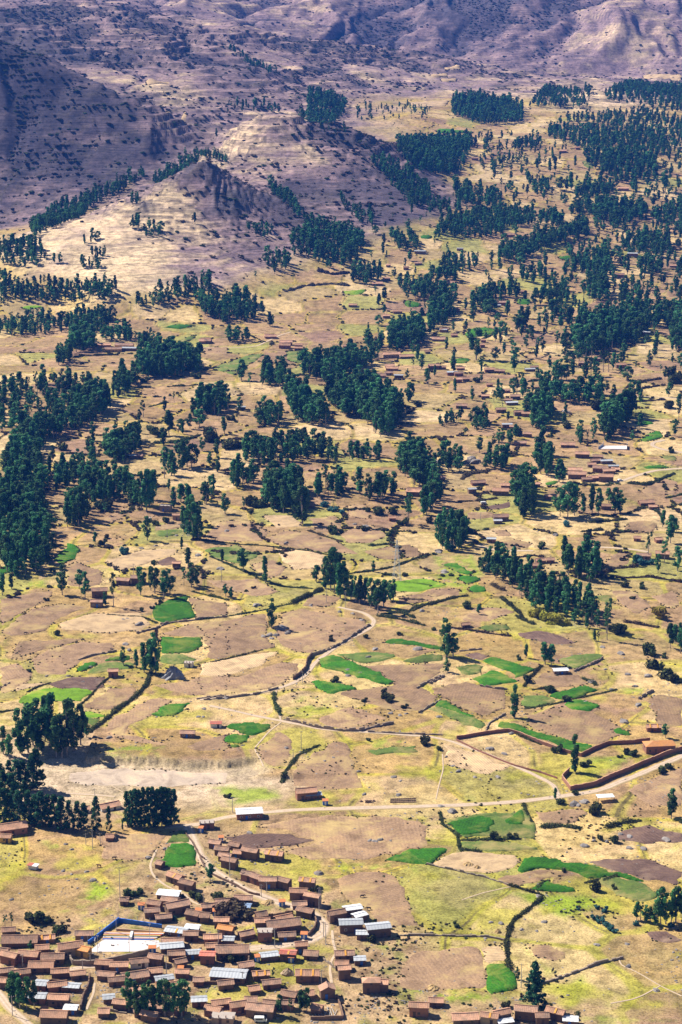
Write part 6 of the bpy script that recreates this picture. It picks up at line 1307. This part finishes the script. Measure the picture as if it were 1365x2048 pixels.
# ------------------------------------------------------------------ sports court
ce = empty('sports_court', (float(court[:, 0].mean()), float(court[:, 1].mean()), CZ)); tag(ce, 'walled sports court with pale concrete floor and striped terraces', 'sports court')
O_ = np.array(ce.location)
def cw(px, py, z): q = on_plane(np.array([px]), np.array([py]), CZ + z)[0]; return np.array([q[0], q[1], CZ + z]) - O_
def prism(pts, z0, z1):
    n = len(pts); v = [(p[0], p[1], z0) for p in pts] + [(p[0], p[1], z1) for p in pts]; return v, [tuple(range(n - 1, -1, -1)), tuple(range(n, 2 * n))] + [(i, (i + 1) % n, n + (i + 1) % n, n + i) for i in range(n)]
fl = [cw(*p, 0) for p in ((177, 1905), (207, 1880), (318, 1882), (321, 1893), (299, 1904))]; pobj('court_floor', [prism(fl, -.3, .12)], M_TRAV, ce)
M_ST = {c_: simple('terrace_' + c_, v, .1, 1) for c_, v in (('orange', (.68, .33, .12)), ('black', (.03, .03, .035)), ('red', (.48, .10, .07)), ('yellow', (.72, .52, .16)), ('blue', (.03, .15, .6)), ('white', (.75, .72, .68)))}
a0, a1 = cw(205, 1880, 0), cw(308, 1881, 0); dirv = (a1 - a0) / np.linalg.norm(a1 - a0); nv = np.array([-dirv[1], dirv[0], 0])
for i, c_ in enumerate(('blue', 'orange', 'white', 'black', 'yellow', 'red', 'white', 'orange')):
    p0 = a0 + nv * (.2 + i * .58); p1 = a1 + nv * (.2 + i * .58) + dirv * (i * .55); pobj('terrace_step', [prism([p0, p1, p1 + nv * .57, p0 + nv * .57], -.3, .2 + i * .1)], M_ST[c_], ce)
st0 = a0 + dirv * 10.2; pobj('stair', [prism([st0, st0 + dirv * 1.0, st0 + dirv * 1.0 + nv * 5, st0 + nv * 5], -.3, 1.2)], M_ST['white'], ce)
for p_, q_, h_ in (((176, 1890), (206, 1868), 1.6), ((206, 1868), (238, 1843), 1.7), ((238, 1843), (324, 1856), 1.4)):
    A, B = cw(*p_, 0), cw(*q_, 0); t_ = (B - A) / np.linalg.norm(B - A); n_ = np.array([-t_[1], t_[0], 0]) * .2; pobj('blue_wall', [prism([A - n_, B - n_, B + n_, A + n_], -2.5, h_)], M_BLUE, ce)
    L_ = np.linalg.norm(B - A)
    for u in np.arange(0, L_, 2.6): c_ = A + t_ * u; pobj('fence_post', [box(c_[0] - .06, c_[0] + .06, c_[1] - .06, c_[1] + .06, h_, h_ + 2.0)], M_STEEL, ce)
A, B = cw(232, 1862, 0), cw(322, 1868, 0); pobj('terrace_wall', [prism([A, B, B + [0, .5, 0], A + [0, .5, 0]], -1, .9)], WM['e'], ce)
for gx, gy in ((190, 1890), (312, 1893)):
    c_ = cw(gx, gy, 0); g_ = [box(c_[0] - .05, c_[0] + .05, c_[1] + s - .05, c_[1] + s + .05, .1, 2.2) for s in (-1.5, 1.5)] + [box(c_[0] - .05, c_[0] + .05, c_[1] - 1.5, c_[1] + 1.5, 2.2, 2.3)]; pobj('goal_frame', g_, M_WHITE, ce)
for gx, gy in ((196, 1906), (259, 1907), (300, 1882), (233, 1868)):
    c_ = cw(gx, gy, 0); pobj('lamp_pole', [box(c_[0] - .07, c_[0] + .07, c_[1] - .07, c_[1] + .07, -.5, 7), box(c_[0] - .5, c_[0] + .5, c_[1] - .1, c_[1] + .1, 6.8, 7.0)], M_STEEL, ce)
# the distant pale ball court
q = gpts(10, [(960, 625), (985, 608), (1100, 610), (1098, 628)]); fc = empty('ball_court', q.mean(0)); tag(fc, 'small pale ball court with white goal frames above the hamlet', 'sports court'); q0 = q - q.mean(0)
pobj('court_floor', [prism(q0, -1.5, .5)], M_TRAV, fc)
for p_ in q0: pobj('fence_post', [box(p_[0] - .1, p_[0] + .1, p_[1] - .1, p_[1] + .1, 0, 5)], M_WHITE, fc)
for i in (0, 2): p_ = q0[i]; r2 = q0[(i + 1) % 4]; pobj('goal_frame', [prism([p_, r2, r2 + [0, .3, 0], p_ + [0, .3, 0]], 0.5, 2.2)], M_STEEL, fc)

# ------------------------------------------------------------------ poles, pylons, wires
def pole(k, x, y, hz_, label, arm=True):
    g_ = gpts(k, [(x, y)])[0]; h_ = hz_ * mpp(g_) * ZM[k][2] / .9; e = empty('utility_pole', g_, R(NR.uniform(-30, 30))); tag(e, label, 'pole', 'utility poles')
    v, f = tube([(0, 0, -.5), (0, 0, h_ * .5), (0, 0, h_)], [.17, .14, .10], 8); pobj('pole', [(v, f + [tuple(range(16, 24))])], M_POLE, e)
    if arm:
        a = pobj('crossarm', [box(-.8, .8, -.06, .06, h_ - .6, h_ - .45)], M_DOOR, e)
        for s in (-.65, 0, .65): pobj('insulator', [box(s - .05, s + .05, -.05, .05, h_ - .45, h_ - .2)], M_WHITE, a)
for k, x, y, h_, lb in [(1, 722, 322, 210, 'tall slim mast on the grassy bank above the court'), (1, 137, 702, 72, 'pole before the left brick houses'), (1, 497, 728, 66, 'pole under the court wall, left of two'), (1, 543, 694, 72, 'pole under the court wall, right of two'), (1, 75, 998, 115, 'lamp pole beside the lower left road'), (1, 1000, 765, 130, 'tall pole at the end of the court street'),
    (1, 1222, 322, 56, 'pole at the top of the thicket lane'), (2, 180, 405, 140, 'tall pole at the lowest house of the roadside row'), (2, 402, 495, 62, 'pole before the second roadside row'), (2, 369, 525, 74, 'pole on the near side of the road below the second row'), (2, 716, 612, 140, 'taller of two poles at the road bend'), (2, 727, 590, 105, 'shorter of two poles at the road bend'),
    (2, 450, 828, 112, 'pole beside the low tiled house at the street'), (2, 112, 830, 104, 'pole by the salmon-roofed brick house'), (2, 730, 1048, 84, 'pole right of the long striped roof'), (2, 257, 1048, 74, 'pole before the very long grey roof'), (2, 743, 765, 92, 'pole on the outside of the road bend, left one'), (2, 756, 805, 122, 'pole on the outside of the road bend, right one'),
    (2, 562, 1000, 70, 'pole between the striped-roof houses'), (4, 557, 1047, 112, 'tall pole below the lone pine'), (4, 516, 1022, 66, 'short pole left below the lone pine'), (4, 602, 1018, 66, 'short pole right below the lone pine'), (4, 570, 745, 62, 'pole beside the pit track'), (5, 550, 498, 58, 'pole beside the curved adobe wall'), (5, 543, 855, 95, 'tall pole on the dry slope below the track crossing'),
    (5, 500, 905, 50, 'short pole by the green ditch line'), (5, 175, 1192, 82, 'pole above the road left of the long shed'), (5, 779, 96, 82, 'greenish pole at the track grove'), (5, 677, 66, 70, 'pole above the bending track'), (7, 803, 458, 72, 'pole behind the adobe farmstead'), (7, 1330, 495, 92, 'pole on the stony ground right of the green plots'), (7, 1004, 228, 52, 'pole in the slope pasture'), (3, 587, 908, 112, 'thick pale concrete pole beside the spire conifer'), (12, 275, 380, 40, 'pole by the lane tiled house'), (9, 1130, 520, 50, 'pole right of the great grove')]:
    pole(k, x, y, h_, lb)
def pylon(k, x, y, hz_, label):
    g_ = gpts(k, [(x, y)])[0]; h_ = hz_ * mpp(g_) * ZM[k][2] / .96; e = empty('lattice_pylon', g_, .2); tag(e, label, 'pylon', 'lattice pylons'); b0 = h_ * .09; lv = [0, .16, .3, .43, .55, .66, .76, .86, 1.0]
    def at_(c_, t): s = b0 * (1 - t) + .012 * h_ * t; return np.array([c_[0] * s, c_[1] * s, t * h_])
    cs = [(-1, -1), (1, -1), (1, 1), (-1, 1)]; rr = max(.07, h_ * .0035)
    for c_ in cs: v, f = tube([at_(c_, t) for t in lv], [rr] * len(lv), 4); pobj('leg', [(v, f)], M_STEEL, e)
    br = []
    for i in range(len(lv) - 1):
        for j in range(4):
            c1, c2 = cs[j], cs[(j + 1) % 4]; br += [tube([at_(c1, lv[i]), at_(c2, lv[i + 1])], [rr * .6] * 2, 4), tube([at_(c2, lv[i]), at_(c1, lv[i + 1])], [rr * .6] * 2, 4), tube([at_(c1, lv[i]), at_(c2, lv[i])], [rr * .6] * 2, 4)]
    pobj('bracing', br, M_STEEL, e); ends = []
    for t in (.72, .84, .95):
        wv = h_ * .12; pobj('crossarm', [tube([(-wv, 0, t * h_), (0, 0, t * h_ + .5), (wv, 0, t * h_)], [rr, rr * 1.4, rr], 4), tube([(-wv, 0, t * h_), (wv, 0, t * h_)], [rr * .8] * 2, 4)], M_STEEL, e); ends.append(g_ + np.array([wv * .98, wv * .2, t * h_])); ends.append(g_ + np.array([-wv * .98, -wv * .2, t * h_]))
    return g_, ends
g1, e1 = pylon(11, 1055, 698, 215, 'tall pale lattice pylon behind the diagonal hedge'); g2, e2 = pylon(7, 1132, 215, 75, 'small lattice pylon among the tall pasture trees')
for i in (2, 4, 5):
    A = e2[i]; D = np.array([-330.0, A[1] - 40, A[2] + 14]); wp = [A + (D - A) * t - np.array([0, 0, 14 * 4 * t * (1 - t) * .5]) for t in np.linspace(0, 1, 24)]; v, f = tube(wp, [.055] * 24, 4)
    tag(pobj('power_cable', [(v, f)], M_STEEL, None), 'thin cable strung left from the small lattice pylon', 'cable', 'cables from the small pylon')

# ------------------------------------------------------------------ vehicles
M_TYRE = simple('tyre_rubber', (.02, .02, .02), .1, 2); M_RED = simple('red_car_paint', (.5, .02, .02), .08, 1, .35, .5)
def vehicle(k, x, y, L, wd, hgt, rz, m, name, label, cat, van=True):
    g_ = gpts(k, [(x, y)])[0]; e = empty(name, g_, rz); tag(e, label, cat)
    pr = [(-L / 2, .35), (L / 2, .35), (L / 2, .95), (L / 2 - .25, 1.0), (L / 2 - 1.0, hgt), (-L / 2 + .15, hgt), (-L / 2, hgt - .3)] if van else [(-L / 2, .3), (L / 2, .3), (L / 2, .75), (L / 2 - 1.1, .9), (L / 2 - 1.7, hgt), (-L / 2 + .9, hgt), (-L / 2 + .2, .95), (-L / 2, .85)]
    n = len(pr); v = [(a, s * wd / 2, b_) for s in (-1, 1) for a, b_ in pr]; pobj('body', [(v, [tuple(range(n)), tuple(range(2 * n - 1, n - 1, -1))] + [(i, n + i, n + (i + 1) % n, (i + 1) % n) for i in range(n)])], m, e)
    for s in (-1, 1):
        pobj('window', [box(-L / 2 + .5, L / 2 - 1.4, s * wd / 2 - .02, s * wd / 2 + .02, hgt - .75, hgt - .2) if van else box(-L / 2 + 1.1, L / 2 - 1.9, s * wd / 2 - .02, s * wd / 2 + .02, .95, hgt - .1)], M_GLASS, e)
        for ax in (-L * .3, L * .3): vv, ff = tube([(ax, s * (wd / 2 - .12), .32), (ax, s * (wd / 2 + .03), .32)], [.32, .32], 12); pobj('wheel', [(vv, ff + [tuple(range(12)), tuple(range(12, 24))])], M_TYRE, e)
    a, b_ = pr[3], pr[4]; pobj('windscreen', [([(a[0] + .02, -wd * .42, a[1] + .05), (a[0] + .02, wd * .42, a[1] + .05), (b_[0] + .03, wd * .42, b_[1] - .08), (b_[0] + .03, -wd * .42, b_[1] - .08)], [(0, 1, 2, 3)])], M_GLASS, e)
vehicle(2, 365, 1272, 4.4, 1.8, 1.9, 0, M_WHITE, 'parked_van', 'white van parked before the bottom long house', 'van'); vehicle(1, 1068, 622, 4.2, 1.7, 1.45, R(5), M_RED, 'parked_car', 'red car under the grey-roofed shelter by the court', 'car', False); vehicle(12, 1030, 168, 4.3, 1.8, 1.6, R(20), M_WHITE, 'parked_car', 'white car on the road at the hamlet', 'car', False); vehicle(12, 293, 293, 4.3, 1.8, 1.9, R(5), M_WHITE, 'parked_van', 'white van on the lane of the stepped hamlet', 'van')

# ------------------------------------------------------------------ animals
def animal_mesh(name, m):
    me = bpy.data.meshes.new(name); J = [(-.75, 0, 1.05), (-.3, 0, 1.08), (.25, 0, 1.05), (.7, 0, 1.12), (1.0, 0, 1.2), (1.3, 0, .85), (1.5, 0, .6), (-.85, 0, .7)]; Ed = [(0, 1), (1, 2), (2, 3), (3, 4), (4, 5), (5, 6), (0, 7)]; rad = [.28, .34, .33, .27, .17, .14, .1, .04]
    for (b_, x) in ((0, -.7), (3, .62)):
        for s in (-1, 1):
            i0 = len(J); bk = -.09 if b_ == 0 else .03; J += [(x, s * .2, .75), (x + bk, s * .2, .38), (x, s * .2, .0)]; Ed += [(b_, i0), (i0, i0 + 1), (i0 + 1, i0 + 2)]; rad += [.15, .075, .06]
    i0 = len(J); J += [(1.05, .2, 1.28), (1.05, -.2, 1.28)]; Ed += [(4, i0), (4, i0 + 1)]; rad += [.05, .05]
    me.from_pydata(J, Ed, []); me.materials.append(m); return me, rad
AM = [animal_mesh('cow', simple('dark_hide', (.04, .028, .02), .3, 2)), animal_mesh('cow', simple('brown_hide', (.16, .07, .03), .3, 2))]
for k, x, y, rz, i, lb in [(1, 685, 58, 0, 0, 'dark cow grazing on the slope left of the village green field'), (1, 595, 105, 2.9, 1, 'brown cow grazing below the dark cow on the slope'), (2, 975, 528, .2, 0, 'dark donkey-like animal in the golden pasture, upper one'), (2, 1015, 602, 3.0, 0, 'dark grazing animal in the golden pasture, lower one'), (3, 740, 832, 1.2, 0, 'dark animal grazing by the bank near the conifer'), (7, 152, 806, .3, 0, 'dark cow on the left stubble field'), (7, 672, 905, 2.5, 0, 'dark cow above the curved green field'), (7, 500, 1036, .2, 0, 'dark cow in the curved green field'), (11, 600, 675, .4, 1, 'brown cow left of the track grove')]:
    o = link('cow', AM[i][0], None, gpts(k, [(x, y)])[0]); o.rotation_euler = (0, 0, rz); o.modifiers.new('skin', 'SKIN')
    sv_ = o.data.skin_vertices[0].data
    for v_, r_ in zip(sv_, AM[i][1]): v_.radius = (r_, r_)
    sv_[1].use_root = True
    o.modifiers.new('soft', 'SUBSURF').levels = 1; tag(o, lb, 'cow', 'grazing animals')

# ------------------------------------------------------------------ odds and ends of the fields
def mound(k, x, y, w_, hgt, m, name, label, cat, seed=0):
    g_ = gpts(k, [(x, y)])[0]; s = w_ * mpp(g_) * ZM[k][2] / 2; rs = np.random.RandomState(seed); V_ = []; n = 18
    rings = ((1, 0), (.8, .3), (.55, .62), (.3, .88), (.1, 1))
    for r_, z_ in rings:
        for j in range(n): a = 6.283 * j / n; q_ = 1 + .22 * rs.uniform(-1, 1); V_.append((math.cos(a) * s * r_ * q_, math.sin(a) * s * r_ * q_ * .9, z_ * hgt * (1 + .15 * rs.uniform(-1, 1)) - .25 * (r_ == 1)))
    F_ = [(i * n + j, i * n + (j + 1) % n, (i + 1) * n + (j + 1) % n, (i + 1) * n + j) for i in range(len(rings) - 1) for j in range(n)] + [tuple((len(rings) - 1) * n + j for j in range(n))]
    o = pobj(name, [(V_, F_)], m, None, g_); tag(o, label, cat)
M_GRAV = simple('grey_gravel', (.27, .27, .28), .35, 1.6, bump=.6); M_STRAWP = simple('straw_heap', (.48, .32, .13), .35, 2.5, bump=.6)
mound(7, 1040, 1062, 140, 5.5, M_GRAV, 'rubble_mound', 'grey rubble mound beside the white tank box', 'mound', 1); mound(2, 525, 985, 80, 2.2, simple('sand_heap', (.42, .30, .18), .2, 2), 'sand_heap', 'tan sand heap between the striped-roof houses', 'heap', 2)
for i, (k, x, y, w_, lb) in enumerate([(2, 410, 560, 90, 'straw heap on the grass inside the road curve'), (3, 160, 912, 70, 'straw heap at the corner of the lower stubble field'), (3, 330, 315, 60, 'straw heaps left on the furrowed field'), (3, 375, 330, 36, 'small straw heap at the right of the furrowed field'), (2, 712, 380, 60, 'stack of straw on the grassy edge above the village'), (3, 475, 640, 34, 'pale straw patch heap in the golden pasture')]):
    mound(k, x, y, w_, 1.3, M_STRAWP, 'straw_heap', lb, 'heap', 10 + i)
# white canopy by the road
g_ = gpts(6, [(950, 1142)])[0]; s = mpp(g_) * ZM[6][2]; ca_ = empty('canopy', g_, R(8)); tag(ca_, 'white open-sided canopy beside the main dirt road', 'canopy'); w2 = 46 * s; pobj('roof', [box(-w2, w2, -1.6, 2.4, 2.3, 2.42)], M_WHITE, ca_)
for a in (-w2 + .3, w2 - .3):
    for b_ in (-1.4, 2.2): pobj('post', [box(a - .07, a + .07, b_ - .07, b_ + .07, -.4, 2.3)], M_DOOR, ca_)
# red-white shelter in the upper left meadow
g_ = gpts(1, [(195, 118)])[0]; sh_ = empty('shelter', g_, R(-18)); tag(sh_, 'small red and white roofed shelter alone in the left meadow', 'shelter'); pobj('wall', [box(-1.8, 1.8, -.2, 1.8, -.4, 1.7)], WM['p'], sh_); pobj('roof', [box(-2.3, 0, -.7, 2.2, 1.72, 1.86)], RM['R'], sh_); pobj('roof', [box(.02, 2.3, -.7, 2.2, 1.72, 1.86)], RM['w'], sh_)
# brick stacks above the main road
for i, (x, y, w_, h_) in enumerate(((870, 1135, 26, 16), (905, 1138, 40, 20), (935, 1132, 24, 12))):
    g_ = gpts(5, [(x, y)])[0]; s = mpp(g_) * ZM[5][2]; e = empty('brick_stack', g_, R(-8 + 9 * i)); tag(e, ('left', 'middle', 'right')[i] + ' stack of adobe bricks drying above the main road', 'brick stack', 'brick stacks'); W_ = w_ * s; n = max(2, int(W_ / .8)); lay = max(2, int(h_ * s / .45))
    bk = None
    for r_ in range(lay):
        for q in range(n - (r_ % 2)):
            if bk is None: o = pobj('brick', [box(-.36, .36, -.3, .3, 0, .36)], WM['a'], e); bk = o.data
            else: o = link('brick', bk, e)
            o.location = (-W_ / 2 + .8 * q + .4 * (r_ % 2) + .3, 0, r_ * .38 - .05)
for r_ in range(3):
    for q in range(12):
        g_ = gpts(5, [(1025 + q * 11.5, 1122 + r_ * 9 - q * .3)])[0]; o = link('adobe_brick', bk, None, g_); o.scale = (1.2, 1, 1.1); tag(o, 'upright adobe brick in the drying rows above the main road', 'brick', 'bricks drying in rows')
# poles stacked in the walled yard
for q in range(14):
    g_ = gpts(2, [(690 + q * 9.5, 1235 - (q % 3) * 14)])[0]; v, f = tube([(0, -2.2, .25), (.4, 2.0, .32 + .1 * (q % 3))], [.13, .09], 6); o = pobj('timber_pole', [(v, f + [tuple(range(6)), tuple(range(6, 12))])], M_POLE, None, g_); o.rotation_euler = (0, 0, R(NR.uniform(-25, 25))); tag(o, 'pale timber pole lying in the walled yard', 'pole', 'timber poles in the yard')

# ------------------------------------------------------------------ tell look-alikes apart by their place in the clump
ORD = ['first', 'second', 'third', 'fourth', 'fifth', 'sixth', 'seventh', 'eighth', 'ninth', 'tenth', 'eleventh', 'twelfth', 'thirteenth', 'fourteenth']
bpy.context.view_layer.update(); same = {}
for o in COL.objects:
    if o.parent is None and 'label' in o and 'category' in o: same.setdefault(o['label'], []).append(o)
for lb, os_ in same.items():
    if 2 <= len(os_) <= 14 and len(lb.split()) <= 12:
        os_.sort(key=lambda o: o.location.x / max(o.location.y, 1.0))
        for i, o in enumerate(os_): o['label'] = lb + (', leftmost' if i == 0 else ', rightmost' if i == len(os_) - 1 else f', {ORD[i]} from the left')
